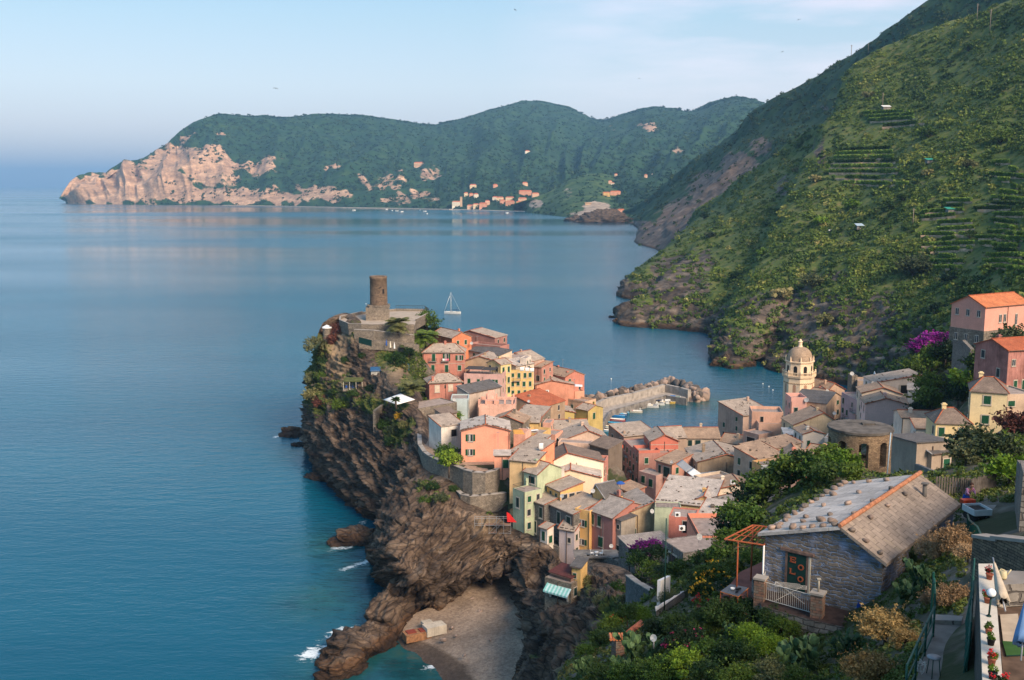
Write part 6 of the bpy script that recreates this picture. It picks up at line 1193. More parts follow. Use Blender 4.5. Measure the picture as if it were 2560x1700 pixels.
tag(link('ridge_forest',npmesh('ridge_forest',V,F,ridgem,attr={'tint':T})),kind='stuff')
farm=leafmat('far_leaf',[(.15,(.006,.026,.014)),(.5,(.016,.052,.018)),(.85,(.05,.09,.024))],attr='tint',sc1=.004)
def keepF(u,v,q):
 rk=0
 for(x,y,rx,ry,w)in[(330,470,190,42,1.0),(440,420,90,60,.9),(520,440,90,45,.8),(250,480,110,36,1.0),(600,500,130,18,.8),(650,430,50,26,.6),(700,500,100,22,.7),(840,440,36,20,.7),(800,495,120,20,.7),(950,480,80,26,.5),(1080,460,40,22,.5),(1690,410,30,16,.6)]:rk=max(rk,w*math.exp(-(((u-x)/rx)**2+((v-y)/ry)**2)))
 n2=float(fbm(np.array([[u/26.,v/14.,9]]),3,95)[0]);return(max(0,1-rk*1.25),1+n2*.5,.45+n2*.9,.8)
V,F,T=sow(BVF,330,1960,240,522,9000,lambda q,r:r.uniform(6,11),12,keepF,5,.42)
tag(link('far_forest',npmesh('far_forest',V,F,farm,attr={'tint':T})),kind='stuff')
V,F,T=sow(BVK,1290,1760,430,560,900,lambda q,r:r.uniform(3.5,8),14,lambda u,v,q:(.0 if(abs(u-1490)<45 and v>505)else .8,1,.45+random.uniform(-.2,.25),.8),6,.42)
tag(link('knoll_trees',npmesh('knoll_trees',V,F,farm,attr={'tint':T})),kind='stuff')
Vs,Fs,off=[],[],0;r=np.random.default_rng(11)
sky=[(d,e,f)for a,b,c,d,e,f in FH][4:-1]
for i in range(len(sky)-1):
 a,b=sky[i],sky[i+1]
 for k in range(int((b[0]-a[0])/6)):
  t=r.random();u,v,Y=[a[j]+(b[j]-a[j])*t for j in range(3)]
  if r.random()<.35 and u<1000:continue
  q=np.array(W(u,v,Y));rad=r.uniform(5,10);ht=r.uniform(9,20)
  d=r.normal(size=(14,3));d/=np.linalg.norm(d,axis=1,keepdims=True);V,F=leafquads(q+np.array([0,0,ht-4])+d*rad*np.array([1,1,.45]),np.full(14,rad*.5));Vs.append(V);Fs.append(F+off);off+=len(V)
  tv=np.array([[-.6,0,-12],[.6,0,-12],[.6,0,ht-3],[-.6,0,ht-3]])+q;Vs.append(tv);Fs.append(np.array([[0,1,2,3]])+off);off+=4
tag(link('skyline_pines',npmesh('skyline_pines',np.concatenate(Vs),np.concatenate(Fs),farm,attr={'tint':np.full(off,.2)})),kind='stuff')
M_DRY=flat('dry_stone_bank',(.50,.34,.22),.95,0,.3,.5);vinem=leafmat('vine_leaf',[(.2,(.03,.06,.010)),(.5,(.095,.17,.018)),(.8,(.20,.29,.04))],sc1=.4)
TERR=[((2163,290),(2275,286)),((2168,299),(2283,294)),((2172,308),(2291,302)),((2202,322),(2308,312)),((2102,382),(2227,377)),((2095,391),(2230,388)),((2088,401),(2234,399)),((2075,412),(2236,409)),((2070,424),(2240,422)),((2070,436),(2241,436)),((2084,450),(2236,453)),((2110,464),(2270,468))]
_rt=random.Random(3)
for k in range(19):v=412+k*14.5;TERR.append(((2440+_rt.uniform(-4,60)+(34 if v<500 else 0),v),(2572-_rt.choice((0,0,0,30,50)),v+_rt.uniform(-2,10))))
for k in range(13):v=505+k*14;TERR.append(((2302+_rt.uniform(-6,60),v+_rt.uniform(0,5)),(2436-_rt.uniform(0,50),v+_rt.uniform(-4,4))))
_ONES='first second third fourth fifth sixth seventh eighth ninth tenth eleventh twelfth thirteenth fourteenth fifteenth sixteenth seventeenth eighteenth nineteenth twentieth twenty-first twenty-second twenty-third twenty-fourth'.split()
for i,(a,b)in enumerate(TERR):
 pts=[];n=12
 patch_='upper' if i<4 else 'middle' if i<12 else 'lower seaward' if a[0]<2440 else 'lower inland'
 peers=[t_ for j,t_ in enumerate(TERR)if('upper' if j<4 else 'middle' if j<12 else 'lower seaward' if t_[0][0]<2440 else 'lower inland')==patch_];rank=sorted(q_[0][1]for q_ in peers).index(a[1])
 for k in range(n+1):
  u,v=a[0]+(b[0]-a[0])*k/n,a[1]+(b[1]-a[1])*k/n;q=hit(BVB,u,v)
  if q is not None:pts.append(q)
 if len(pts)<5:continue
 pa,pb=pts[0],pts[-1];zl=[q.z for q in pts];z0=sum(zl)/len(zl);pts=[Vector((q.x,q.y,q.z*.35+(zl[0]+(zl[-1]-zl[0])*k/(len(pts)-1))*.65))for k,q in enumerate(pts)]
 t=thing('vineyard_terrace','%s green vine strip, counted from the top, of the %s vineyard'%((_ONES)[rank],patch_),'terrace',pa,0,'vineyard terraces on the mountainside')
 mb=MB();sc_=pa.y/620
 for k in range(len(pts)-1):
  p0,p1=pts[k]-pa,pts[k+1]-pa;d=Vector((0,-1.6*sc_,0));up=Vector((0,0,1.0*sc_));dn=Vector((0,0,-3.6*sc_));bk=Vector((0,4*sc_,.2))
  mb.face([p0+d+dn,p1+d+dn,p1+d+up,p0+d+up]);mb.face([p0+d+up,p1+d+up,p1+bk+up,p0+bk+up])
 mb.build('stone_bank',M_DRY,t)
 m_=int(210*len(pts));tt_=rngn.uniform(0,len(pts)-1.001,m_);_gp=vnoise(np.stack([tt_*1.3,tt_*0+i,tt_*0],-1),5)>.30;tt_=np.where(_gp,tt_,np.roll(tt_,1)*.5+len(pts)*.2);P0=np.array([tuple(q-pa)for q in pts]);c=catmull(P0,tt_)+np.column_stack([rngn.uniform(-.4,.4,m_),rngn.uniform(-.8,3.6,m_)*sc_,rngn.uniform(1.0,3.1,m_)*sc_])
 V,F=leafquads(c,rngn.uniform(.35,.75,m_)*sc_);link('vines',npmesh('vines',V,F,vinem),t)
for(u,v,rr,kd,lb,cat)in[(2039,457,5,'reed','pale feathery reed clump above the middle vineyard strips','reeds'),(2425,420,5,'reed','pale reed clump near the upper terrace path','reeds'),(2317,440,4.5,'reed','straw coloured reed clump beside the middle vineyard','reeds'),(2281,690,9,'olive','big olive green feathery bush below the lower vineyard','bush'),(2052,568,6,'lime','yellow green reed bank on the middle slope','reeds'),(2129,522,6,'lime','bright green reed bank below the middle vineyard','reeds'),(1953,746,6,'reed','sage reed clump low on the sea cliff','reeds'),(2030,720,7,'olive','olive green clump at the head of the sea cliff gully','bush'),(2061,815,5,'reed','pale clump hanging just over the bell tower','reeds'),(2259,832,5,'lime','yellowish bush above the purple bougainvillea','bush'),(1774,594,5,'olive','grey green bush on the cliff shoulder','bush'),(2218,526,5,'dark','dark round tree by the white sheets on the slope','tree'),(2259,504,4.5,'dark','dark tree between the two vineyards','tree'),(2425,596,4,'dark','dark tree beside the lower vineyard strips','tree'),(2371,706,5,'dark','dark bush at the end of the lower vineyard','tree'),(2465,690,4.5,'mid','green tree above the tall pink house','tree'),(1760,548,6,'dark','dark tree on the far edge of the vineyard hill','tree'),(1990,432,5,'reed','dry tree by the landslip scar','tree'),(2170,245,6,'reed','pale tree over the upper vineyard strips','tree'),(2320,345,7,'mid','broad green tree under the mountain flank','tree'),(2420,130,6,'mid','green tree near the tall utility pole','tree'),(2500,360,7,'mid','wide green tree high on the slope','tree'),(2440,745,5,'mid','green shrub just above the orange roof','bush'),(2340,790,5,'dark','dark shrub on the slope over the bougainvillea','bush'),(1840,700,5,'mid','green shrub on top of the sea cliff','bush'),(1905,640,5,'lime','light green shrub on the cliff shoulder','bush')]:
 q=hit(BVB,u,v)
 if q is not None:tree(q-Vector((0,0,rr*.3)),rr,kd,lb,cat,None,'mid' if rr>6 else 'far','reed_clump' if cat=='reeds' else 'shrub' if cat=='bush' else 'tree',squash=.8)
for(u0,v0,v1,lb)in[(2128,137,114,'thin utility pole on the mountain skyline'),(2442,52,12,'tall lattice mast high on the mountain'),(2474,86,28,'taller of the two wooden masts on the mountain'),(2206,272,234,'green pole beside the hut over the upper vineyard'),(2282,565,522,'grey utility pole beside the lower vineyard'),(2170,137,110,'faint pole among the trees under the skyline')]:
 q=hit(BVB,u0,v0)or hit(BVA,u0,v0)
 if q is None:q=W(u0,v0,1050)
 h_=(v0-v1)/FPX*q.y*1.02;mb=MB();mb.bar((0,0,-2),(0,0,h_),.16+.0001*q.y);mb.bar((-1.1,0,h_*.93),(1.1,0,h_*.93),.1);mb.bar((-.8,0,h_*.85),(.8,0,h_*.85),.08);o=mb.build('utility_pole',flat('pole_wood',(.22,.18,.14),.9));o.location=q;tag(o,lb,'pole')
for(u,v,w,h,mat,lb)in[(2385,530,8,2.2,flat('green_tarp',(.02,.25,.17),.6),'green tarpaulin shelter in the lower vineyard'),(2148,572,4,2.6,M_BLUE if 0 else flat('pale_blue',(.35,.45,.52),.7),'pale blue shed on the middle slope'),(2215,274,6,3,M_WHITE,'small white hut over the upper vineyard'),(2325,407,5,2.4,flat('green_tarp',(.02,.25,.17),.6),'little green hut beside the middle vineyard')]:
 q=hit(BVB,u,v);t=thing('garden_hut',lb,'hut',q);mb=MB();mb.box((0,0,h*.35),(w,4,h*1.0));mb.build('wall',M_CONCD,t);mb=MB();roofslab(mb,[(-w*.6,-2.6,h*.8),(w*.6,-2.6,h*.8),(w*.6,2.6,h*1.25),(-w*.6,2.6,h*1.25)]);mb.build('roof',mat,t)
q=hit(BVB,2088,578);mb=MB()
for k in range(7):mb.box((k*1.4-4+random.random(),random.random()*2,.6),(1.6,1.2,.9),random.random()*3)
o=mb.build('white_sheeting',M_WHITE,weld=False);o.location=q;tag(o,'white plastic sheeting heaped beside the dark tree on the slope','sheeting')
# ---------------------------------------------------------------- village trees, palms and clutter
for i,(u,v,Y,r,kd,lb,cat)in enumerate([(2330,905,262,4.6,'mid','olive green round tree below the purple bougainvillea','tree'),(2290,925,268,3.6,'mid','smaller green tree just above the white top house','tree'),(2372,920,255,4.6,'mid','broad green tree in the middle of the grove above the white houses','tree'),(2352,962,245,4.4,'dark','dark tree behind the low yellow house','tree'),(2314,1000,236,3.8,'mid','round leafy tree beside the little blue grey house','tree'),(2322,958,250,3.8,'mid','green tree between the round leafy one and the grove','tree'),(2424,905,236,3.6,'dark','dark tree below the ivy wall','tree'),(2404,955,228,3.6,'lime','yellow green tree next to the tall cream yellow house','tree'),(2395,990,215,3.0,'dark','dark bush at the foot of the grove','bush'),(2530,850,216,3.6,'olive','grey green pine in front of the tall pink house','tree'),(2494,890,214,3.0,'dark','dark fir beside the weathered red house','tree'),(2468,905,222,3.2,'mid','green tree under the stone floors of the tall pink house','tree'),(2440,925,215,3.0,'mid','bush behind the roof of the tall cream yellow house','bush'),(2365,880,262,3.6,'dark','dark ivy mass hanging off the slope near the bougainvillea','bush'),(2300,1030,225,2.8,'dark','dark shrub under the round leafy tree','bush'),(1140,1047,278,2.0,'lime','bright round lime green bush beside the pale blue house','bush'),(1122,1150,247,2.9,'lime','tall bright green fruit tree inside the curved terrace wall','tree'),(1112,1128,256,2.6,'mid','leafy tree at the back of the walled garden','tree'),(1138,1158,244,2.0,'mid','low green bush at the front of the walled garden','bush'),(1068,812,372,4.4,'mid','dense green pine at the end of the castle terrace','tree'),(1048,800,380,3.4,'mid','green tree between castle terrace and palm','tree'),(1085,830,365,2.8,'dark','dark bush behind the orange house','bush'),(950,812,356,2.0,'dark','dark clipped bush at the foot of the castle base','bush'),(925,812,356,1.7,'mid','low green bush beside the castle steps','bush'),(968,843,348,1.6,'mid','green bush on the ledge under the castle wall','bush'),(990,843,347,2.0,'olive','olive bush on the ledge under the palm','bush'),(995,900,330,3.0,'mid','hanging green bush on the ledge of the headland','bush'),(1004,875,338,2.0,'dark','dark shrub by the closed parasols','bush'),(1022,882,338,2.2,'dark','dark shrub beside the white parasol','bush'),(1570,1085,288,.1,'mid','',''),(1436,1078,262,1.4,'lime','lime green pot shrub on the slate gable terrace','bush'),(1415,1085,260,1.1,'purple','purple flowering shrub on the slate gable terrace','bush'),(1186,883,362,1.4,'lime','lime shrub on the small cream house terrace','bush')]):
 if lb:Y2=solveY(u,v,Y,r*.8);r=r*Y2/Y;tree(ontop(u,v,Y2),r,kd,lb,cat,None,'mid','tree' if cat=='tree' else 'bush',h=r*1.0)
for(u,v,Y,r,lb)in[(2304,866,285,3.6,'purple bougainvillea, lower end of the big clump on the hillside'),(2330,852,286,4.2,'purple bougainvillea, middle of the big clump on the hillside'),(2362,850,284,3.6,'purple bougainvillea, upper end of the big clump on the hillside'),(1606,1372,150,1.9,'purple bougainvillea spilling over the ribbed grey roof'),(1632,1362,152,1.5,'smaller purple bougainvillea beside the white parasol')]:
 p=W(u,v,Y);t=thing('bougainvillea',lb,'bush',p-Vector((0,0,r*.7)),1.0*r);link('foliage',crown('dark','mid',1),t,(0,0,r*.2),None,(r,r,r*.7));link('blossom',crown('purple','mid',2),t,(0,0,r*.45),None,(r*1.05,r*1.05,r*.75))
def cliffbush(u,v,r,kd,lb,bvh=None):
 q=hit(bvh or BVC,u,v)
 if q is None:return
 t=thing('cliff_bush',lb,'bush',q);link('foliage',crown(kd,'mid',int(u)%4),t,(0,0,-r*.35),None,(r,r,r*.9))
for u,v,r,kd,lb in[(790,862,4.2,'olive','brown green bush on the top rim of the headland cliff'),(775,900,3.4,'mid','green bush under the cliff rim'),(800,905,3.4,'dark','dark green ivy patch in the middle of the upper cliff'),(782,945,3.0,'olive','olive bush on the seaward cliff edge'),(808,940,2.6,'mid','ivy tongue below the dark ivy patch'),(776,985,3.0,'reed','yellowish bush low on the cliff edge'),(850,820,3.2,'rust','rusty red bush beneath the castle terrace corner'),(835,850,3.0,'rust','rust coloured creeper beside the white roofed turret'),(800,1005,2.8,'rust','reddish scrub patch on the lower cliff face'),(835,985,2.4,'dark','dark creeper left of the blue chair shelter'),(848,1010,3.0,'mid','green creeper under the blue chair shelter'),(880,985,2.2,'dark','dark creeper beneath the chair shelter roof'),(925,975,2.4,'dark','dark creeper right under the blue roofed hut'),(870,1020,2.0,'olive','olive scrub in the middle of the cliff'),(980,895,3.2,'mid','green drape above the palm on the cliff'),(1000,915,2.6,'reed','dry grass tuft under the parasol ledge'),(960,1060,2.4,'mid','green strip down the cliff under the flat stone cottage'),(985,1075,2.4,'olive','olive bush hanging beside the yellow flowers'),(1002,1040,1.8,'yel','yellow flowering bush hanging over the cliff'),(1010,1062,1.6,'reed','straw yellow bush under the yellow flowers'),(975,1105,2.0,'dark','dark bush where the cliff ravine starts'),(1080,1215,1.8,'mid','green bush at the foot of the curved terrace wall'),(1100,1245,1.8,'olive','olive bush on the second buttress crest'),(1060,1250,1.6,'mid','low green tuft on the second buttress'),(1135,1225,1.6,'dark','dark ivy beside the rounded bastion'),(1235,1258,1.8,'mid','green bush under the bastion'),(1500,1500,1.6,'olive','olive green tuft on the rock beside the mint awning house'),(1540,1470,1.7,'mid','green bush on the rock below the rubble wall'),(1470,1450,1.2,'reed','dry tuft on the awning house rock'),(1570,1510,1.8,'olive','olive scrub on the rock under the wire fence wall'),(865,900,2.0,'mid','ivy streak on the pale cliff face'),(880,935,1.8,'olive','thin ivy streak beside the pale cliff face'),(905,890,1.6,'mid','small ivy clump under the green netting')]:
 cliffbush(u,v,r,kd,lb)
_yc=(hit(BVC,1000,1010)or W(1000,1010,300)).y-5
def palm(P_,h,L_,label,nf=26,seed=1,kind='olive',droop=1.0):
 t=thing('palm_tree',label,'palm',P_,seed,'palms of the village');r=random.Random(seed)
 mb=MB();mb.bar((0,0,-1),(.1,0,h),.32,r2=.26,n=9);mb.sphere((.1,0,h),.5,8,5);mb.build('trunk',BARK,t)
 Vs=[];
 for i in range(nf):
  a=i*2.4;el=r.uniform(-.3,1.25);ca,sa=math.cos(a),math.sin(a);l=L_*r.uniform(.8,1.05);prev=None;n=9
  for k in range(n+1):
   s=k/n;x=l*s*math.cos(el*(1-s*.6));z=l*(s*math.sin(el)-.62*droop*s*s);c=np.array([.1+ca*x,sa*x,h+.2+z])
   if prev is not None:
    d=c-prev;d/=np.linalg.norm(d)+1e-9;side=np.array([-sa,ca,0]);w=l*.26*math.sin(min(1,s*1.15)*math.pi)**.6+.05
    for sg in(1,-1):
     for q in(0,.5):
      b0=prev+(c-prev)*q;tip=b0+side*sg*w+d*w*.7-np.array([0,0,w*.35]);Vs.append([b0,b0+d*.30*L_/4,tip,tip-d*.14])
   prev=c
 V=np.array(Vs).reshape(-1,3);F=np.arange(len(V)).reshape(-1,4);link('fronds',npmesh('fronds',V,F,LEAF[kind]),t)
palm(ontop(994,862,344)+Vector((0,0,-1)),10.5,6.0,'slim palm standing in front of the castle terrace',34,1,'reed')
palm(W(1064,890,352),6.5,6.6,'bushy palm next to the orange house',44,2,'mid',1.1)
palm((hit(BVC,1034,992)or W(1028,1000,308))-Vector((0,1.5,0)),3.0,5.0,'wide palm beside the low red house',34,3,'reed',.9)
palm(W(990,1014,_yc-7),1.6,1.9,'small fan palm in front of the white canopy',24,4,'mid',.8)
def sheetobj(name,pts,mat,label,cat,sag=.1,n=6,thick=.04):
 a,b,c,d=[Vector(p)for p in pts];G_=np.zeros((n+1,n+1,3))
 for i in range(n+1):
  for j in range(n+1):
   s,t=i/n,j/n;p=(a*(1-s)+b*s)*(1-t)+(d*(1-s)+c*s)*t;p.z-=sag*math.sin(s*math.pi)*math.sin(t*math.pi)*1;G_[j,i]=p
 me=npmesh(name,G_.reshape(-1,3),gridfaces(n+1,n+1),mat,True);o=link(name,me);md=o.modifiers.new('solid','SOLIDIFY');md.thickness=thick;tag(o,label,cat);return o
sheetobj('canopy',[W(958,999,_yc),W(1001,984,_yc+4),W(1038,999,_yc-1),W(992,1012,_yc-5)],M_WHITE,'white cloth canopy over the cliff terrace','canopy',-.9)
sheetobj('canopy',[W(2178,958,310),W(2186,928,312),W(2187,928,311),W(2196,956,309)],M_WHITE,'white pointed canopy on the terrace behind the white top house','canopy',0)
sheetobj('red_tarpaulin',[W(1266,1280,219),W(1273,1283,219),W(1292,1306,217),W(1268,1305,216)],flat('red_cloth',(.45,.015,.012),.8),'bright red cloth draped beside the stone house balcony','cloth',.6)
sheetobj('awning',[W(1690,1160,244),W(1716,1180,240),W(1732,1170,243),W(1706,1148,248)],BC['grey'],'pale folding awning beside the big brown gable','awning',.1);sheetobj('awning',[W(1718,1181,240),W(1741,1168+30,236),W(1756,1186,239),W(1734,1170,243)],BC['white'],'second pale folding awning further down beside the big brown gable','awning',.1)
sheetobj('awning',[W(1281,1074,246),W(1304,1073,246),W(1312,1086,243),W(1284,1085,243)],flat('orange_cloth',(.62,.30,.07),.8),'orange awning over the small pink balcony','awning',.1)
sheetobj('canopy',[W(1540,1112,300),W(1558,1112,300),W(1560,1120,294),W(1538,1121,294)],flat('scarlet_cloth',(.75,.08,.01),.7),'scarlet parasol canopy on the quay in the harbour gap','canopy',-.5)
sheetobj('awning',[W(1437,960,355),W(1456,962,355),W(1456,967,352),W(1437,966,352)],M_WHITE,'small white awning on the salmon house end','awning',0)
def parasol(P_,r,h,mat,label,closed=False):
 t=thing('parasol',label,'parasol',P_);mb=MB();mb.bar((0,0,0),(0,0,h),.04);mb.build('pole',M_RAIL,t);mb=MB()
 if closed:mb.lathe((0,0,h*.3),[(.30,0),(.22,h*.4),(.04,h*.75),(0,h*.78)],8)
 else:mb.lathe((0,0,h-.5),[(r,0),(r*.5,.32),(0,.5),],10);mb.lathe((0,0,h-.56),[(0,.5),(r*.5,.3),(r,0)],10)
 mb.build('canopy',mat,t)
P_=W(976,866,336);parasol(P_-Vector((0,0,1.2)),1.2,2.8,BC['cream'],'closed cream parasol standing on the headland ledge',True)
parasol(W(986,870,336)-Vector((0,0,1.0)),1.2,2.8,M_WHITE,'closed white parasol beside the cream one on the headland ledge',True);parasol(W(1032,866,350)-Vector((0,0,2.0)),1.7,2.6,M_WHITE,'open white parasol beside the red house roof');parasol(W(1046,862,355)-Vector((0,0,2.0)),1.7,2.6,M_BLUE,'open blue parasol behind the white one by the red house');parasol(W(966,858,338)-Vector((0,0,1.5)),1,2.6,M_BLUE,'closed blue parasol at the end of the headland ledge',True)
parasol(W(1919,1216,206)-Vector((0,0,2.2)),1.0,2.6,flat('coral_cloth',(.62,.06,.05),.7),'coral red parasol at the mouth of the ladder alley');parasol(W(1551,1210,222)-Vector((0,0,1.5)),1.0,2.2,M_BLUE,'dark blue parasol in the alley by the coral house')
q=hit(BVC,886,960)or W(886,960,325);sh=thing('cliff_shelter','little shelter with a mossy roof and blue chairs built into the cliff','shelter',(q.x,q.y-1.8,q.z-.8));mb=MB();roofslab(mb,[(-3,-1.6,2.3),(3,-1.6,2.3),(3,2,2.9),(-3,2,2.9)]);mb.build('roof',flat('moss_roof',(.09,.10,.03),.95,0,.3,1),sh)
mb=MB();[mb.bar((x,-1.5,-.5),(x,-1.5,2.3),.07)for x in(-2.9,-1,1,2.9)];mb.build('post',BC['cream'],sh,weld=False);mb=MB();mb.box((0,0,-.6),(6.2,3.4,.5));mb.build('floor',M_STONE,sh)
for k in range(5):
 t=thing('beach_chair','blue chair standing in the shelter on the cliff','chair',(q.x-2.2+k*1.1,q.y-2.2+(k%2)*.9,q.z-1.1),k,'blue chairs in the cliff shelter');mb=MB();mb.box((0,0,.42),(.5,.5,.07));mb.build('seat',M_BLUE,t);mb=MB();mb.box((0,.25,.75),(.5,.06,.6));mb.build('backrest',M_BLUE,t);mb=MB();[mb.bar((x,y,0),(x,y,.42),.03)for x in(-.2,.2)for y in(-.2,.2)];mb.build('legs',M_METAL,t,weld=False)
q=hit(BVC,940,930)or W(940,930,325);hb=thing('cliff_hut','small pale hut with a blue glass roof on the cliff','hut',(q.x,q.y-1.5,q.z-2),.1);mb=MB();mb.box((0,0,.8),(2.6,2.4,4.4));mb.build('wall',plaster(rgb('b9b6ae'),.6),hb);mb=MB();roofslab(mb,[(-1.6,-1.5,2.9),(1.6,-1.5,2.9),(1.6,1.5,3.7),(-1.6,1.5,3.7)]);mb.build('roof',flat('blue_glass',(.03,.09,.19),.25),hb)
q=W(818,850,362);tu=thing('cliff_turret','narrow stone turret with a white pointed roof on the cliff rim','turret',q);mb=MB();mb.lathe((0,0,0),[(1.45,-4),(1.45,4.3)],14);mb.build('shaft',M_STONE,tu);mb=MB();mb.lathe((0,0,4.3),[(0,0),(1.8,0),(1.7,.35),(0,1.15)],14,sm=False);mb.build('roof',M_WHITE,tu)
mb=MB();a,b_=W(897,850,334),W(929,858,332);d=Vector((0,0,1.0));mb.face([a-d,b_-d,b_+d,a+d]);mb.face([a+d,b_+d,b_-d,a-d]);o=mb.build('net_screen',M_GREEND,weld=False);md=o.modifiers.new('solid','SOLIDIFY');md.thickness=.08;tag(o,'dark green net screen on the cliff ledge','screen')
mb=MB()
for i in range(14):
 x0,x1=.5+i*.36,.5+(i+1)*.36;mb.face([(x0,-1.25,7.75),(x1,-1.25,7.75),(x1,-.02,8.75),(x0,-.02,8.75)],mi=i%2);mb.face([(x0,-1.25,7.45),(x1,-1.25,7.45),(x1,-1.25,7.75),(x0,-1.25,7.75)],mi=i%2)
o=mb.build('awning',[flat('mint_cloth',(.28,.62,.52),.8),flat('pale_mint_cloth',(.62,.80,.74),.8)],h_aw);md=o.modifiers.new('solid','SOLIDIFY');md.thickness=.03
railing('railing',[Vector((.6,-.06,6.1)),Vector((4.6,-.06,6.1))],.9,M_RAIL,h_aw)
mb=MB();[mb.box((x,y,10.1),(.12,.12,2.2))for x in(.6,5,9.6)for y in(.5,5.5)];mb.build('pergola_post',M_RAIL,h_pink,weld=False);mb=MB();mb.box((3,3.2,11.3),(5.6,6,.12));mb.box((8,3.4,11.1),(4.4,5.6,.12));mb.build('pergola_cover',flat('charcoal_cloth',(.06,.055,.055),.9),h_pink)
mb=MB();[mb.box((x,.25,9.6),(.5,.5,1.6))for x in(.3,2.4,5.0,8.0,10.2)];[mb.box((x,8,9.6),(.5,.5,1.9))for x in(2,5.0,8.0,10.2)];mb.build('pillar',plaster(rgb('e6ad98')),h_pterr,weld=False);mb=MB();mb.box((4,1.6,9.0),(4.2,2.0,1.6));a=[Vector(v_)for v_ in((2.6,2.6,9.8),(4.6,2.6,9.8),(4.6,5.5,9.8),(2.6,5.5,9.8))];b=[Vector(v_)for v_ in((2.6,2.6,10.0),(4.6,2.6,10.0),(4.6,5.5,12.0),(2.6,5.5,12.0))];mb.hexa(a,b);mb.build('stair_box',plaster(rgb('d8a48e')),h_pterr)
def lounger(P_,rz,label,mat=M_WHITE,s=1.0):
 t=thing('sun_lounger',label,'lounger',P_,rz);mb=MB();mb.box((0,0,.35*s),(1.9*s,.65*s,.08));mb.build('seat',mat,t);mb=MB();a=[Vector(v_)*s for v_ in((-.95,-.32,.38),(-.85,-.32,.38),(-.85,.32,.38),(-.95,.32,.38))];b=[q+Vector((-.45,0,.7))*s for q in a];mb.hexa(a,b);mb.build('backrest',mat,t);mb=MB();[mb.bar((x*s,y*s,0),(x*s,y*s,.35*s),.04)for x in(-.7,.8)for y in(-.28,.28)];mb.build('legs',mat,t,weld=False)
q=Z(1334,1083,26.1);lounger((q.x,q.y+1.4,26.07),.5,'white sun lounger on the yellow walled terrace',s=1.4)
def chair(P_,rz,label,mat=M_WHITE,group=None,s=1.0):
 t=thing('garden_chair',label,'chair',P_,rz,group);mb=MB();mb.box((0,0,.44),(.5,.5,.05));mb.build('seat',mat,t);mb=MB();mb.box((0,.25,.72),(.5,.05,.5));mb.build('backrest',mat,t)
 for x in(-.21,.21):
  for y in(-.21,.21):mb=MB();mb.bar((x,y,0),(x,y,.43),.025);mb.build('leg',mat,t)
 t.scale=(s,s,s);return t
def rtable(P_,r,label,mat=M_WHITE):t=thing('garden_table',label,'table',P_);mb=MB();mb.lathe((0,0,.7),[(0,0),(r,0),(r,.05),(0,.05)],14);mb.build('tabletop',mat,t);mb=MB();mb.bar((0,0,0),(0,0,.7),.05);mb.lathe((0,0,0),[(.3,0),(.28,.04),(0,.06)],10);mb.build('pedestal',mat,t)
q=Z(1492,1390,15.6);mb=MB();mb.box((q.x,q.y+2.0,15.3),(9,4.4,.3));tag(mb.build('stone_terrace',M_CONCD),'small stone terrace with white furniture below the crimson house','terrace')
rtable((q.x,q.y+.8,15.46),.45,'round white table on the stone terrace under the crimson house');chair((q.x-.9,q.y+.8,15.46),1.5,'white garden chair on the seaward side of the round white table',s=1.2);chair((q.x+.9,q.y+.7,15.46),-1.4,'white garden chair on the inland side of the round white table',s=1.2)
q=Z(1400,1183,24.8)
def cloth(P_,rz,w,h,mat,label,group=None):
 n=8;G_=np.zeros((4,n+1,3));
 for j in range(4):
  for i in range(n+1):G_[j,i]=((i/n-.5)*w,math.sin(i*1.7)*.05*w*.3,-h*j/3)
 o=link('hanging_cloth',npmesh('hanging_cloth',G_.reshape(-1,3),gridfaces(4,n+1),mat,True),None,P_,(0,0,rz));md=o.modifiers.new('solid','SOLIDIFY');md.thickness=.02;tag(o,label,'laundry',group)
m4=h_red.matrix_basis;
for x,mt_,lb in((7.0,M_WHITE,'white towel hanging on the upper balcony of the red house'),(7.8,flat('pink_cloth',(.7,.35,.4),.8),'pink and white towel hanging beside the white one on the red house balcony'),(8.5,flat('rose_cloth',(.6,.15,.2),.8),'rose towel at the end of the red house balcony rail')):cloth(m4@Vector((x,-.98,6.0)),h_red.rotation_euler.z,.7,.8,mt_,lb)
for i,(u,v)in enumerate([(1305,926),(1318,927),(1330,928)]):cloth(W(u,v-8,338),.1*i,1.4,1.3,M_WHITE,'white sheet hanging over the laundry terrace, %s'%('first from the stair block','middle one','farthest from the stair block')[i])
cloth(W(1911,1162,221),.2,1.6,1.8,BC['grey'],'grey sheet folded over the wall of the narrow orange house');cloth(W(1930,1162,220),.1,1.8,1.6,M_WHITE,'white sheet over the wall of the narrow orange house');cloth(W(1353,1108,238),.2,1.0,1.6,M_WHITE,'white sheet hanging by the pale blue grey house')
def dish(u,v,Y,r,label,az=.3):
 r*=.72;P_=W(u,v,Y);t=thing('satellite_dish',label,'dish',P_,az);mb=MB();c=Matrix.Rotation(R(68),4,'X')
 for i in range(12):
  a0,a1=i*math.pi/6,(i+1)*math.pi/6;mb.face([c@Vector((r*math.cos(a0),r*math.sin(a0),.12*r)),c@Vector((r*math.cos(a1),r*math.sin(a1),.12*r)),c@Vector((0,0,-.1*r))])
  mb.face([c@Vector((0,0,-.14*r)),c@Vector((r*math.cos(a1),r*math.sin(a1),.08*r)),c@Vector((r*math.cos(a0),r*math.sin(a0),.08*r))])
 mb.build('reflector',flat('dish_grey',(.42,.42,.41),.6),t);mb=MB();mb.bar((0,.1*r,-.1*r),(0,.1*r,-1.3*r-.3),.035);mb.bar((0,0,-.5*r),(0,-.9*r,-.1*r),.02);mb.build('bracket',M_METAL,t)
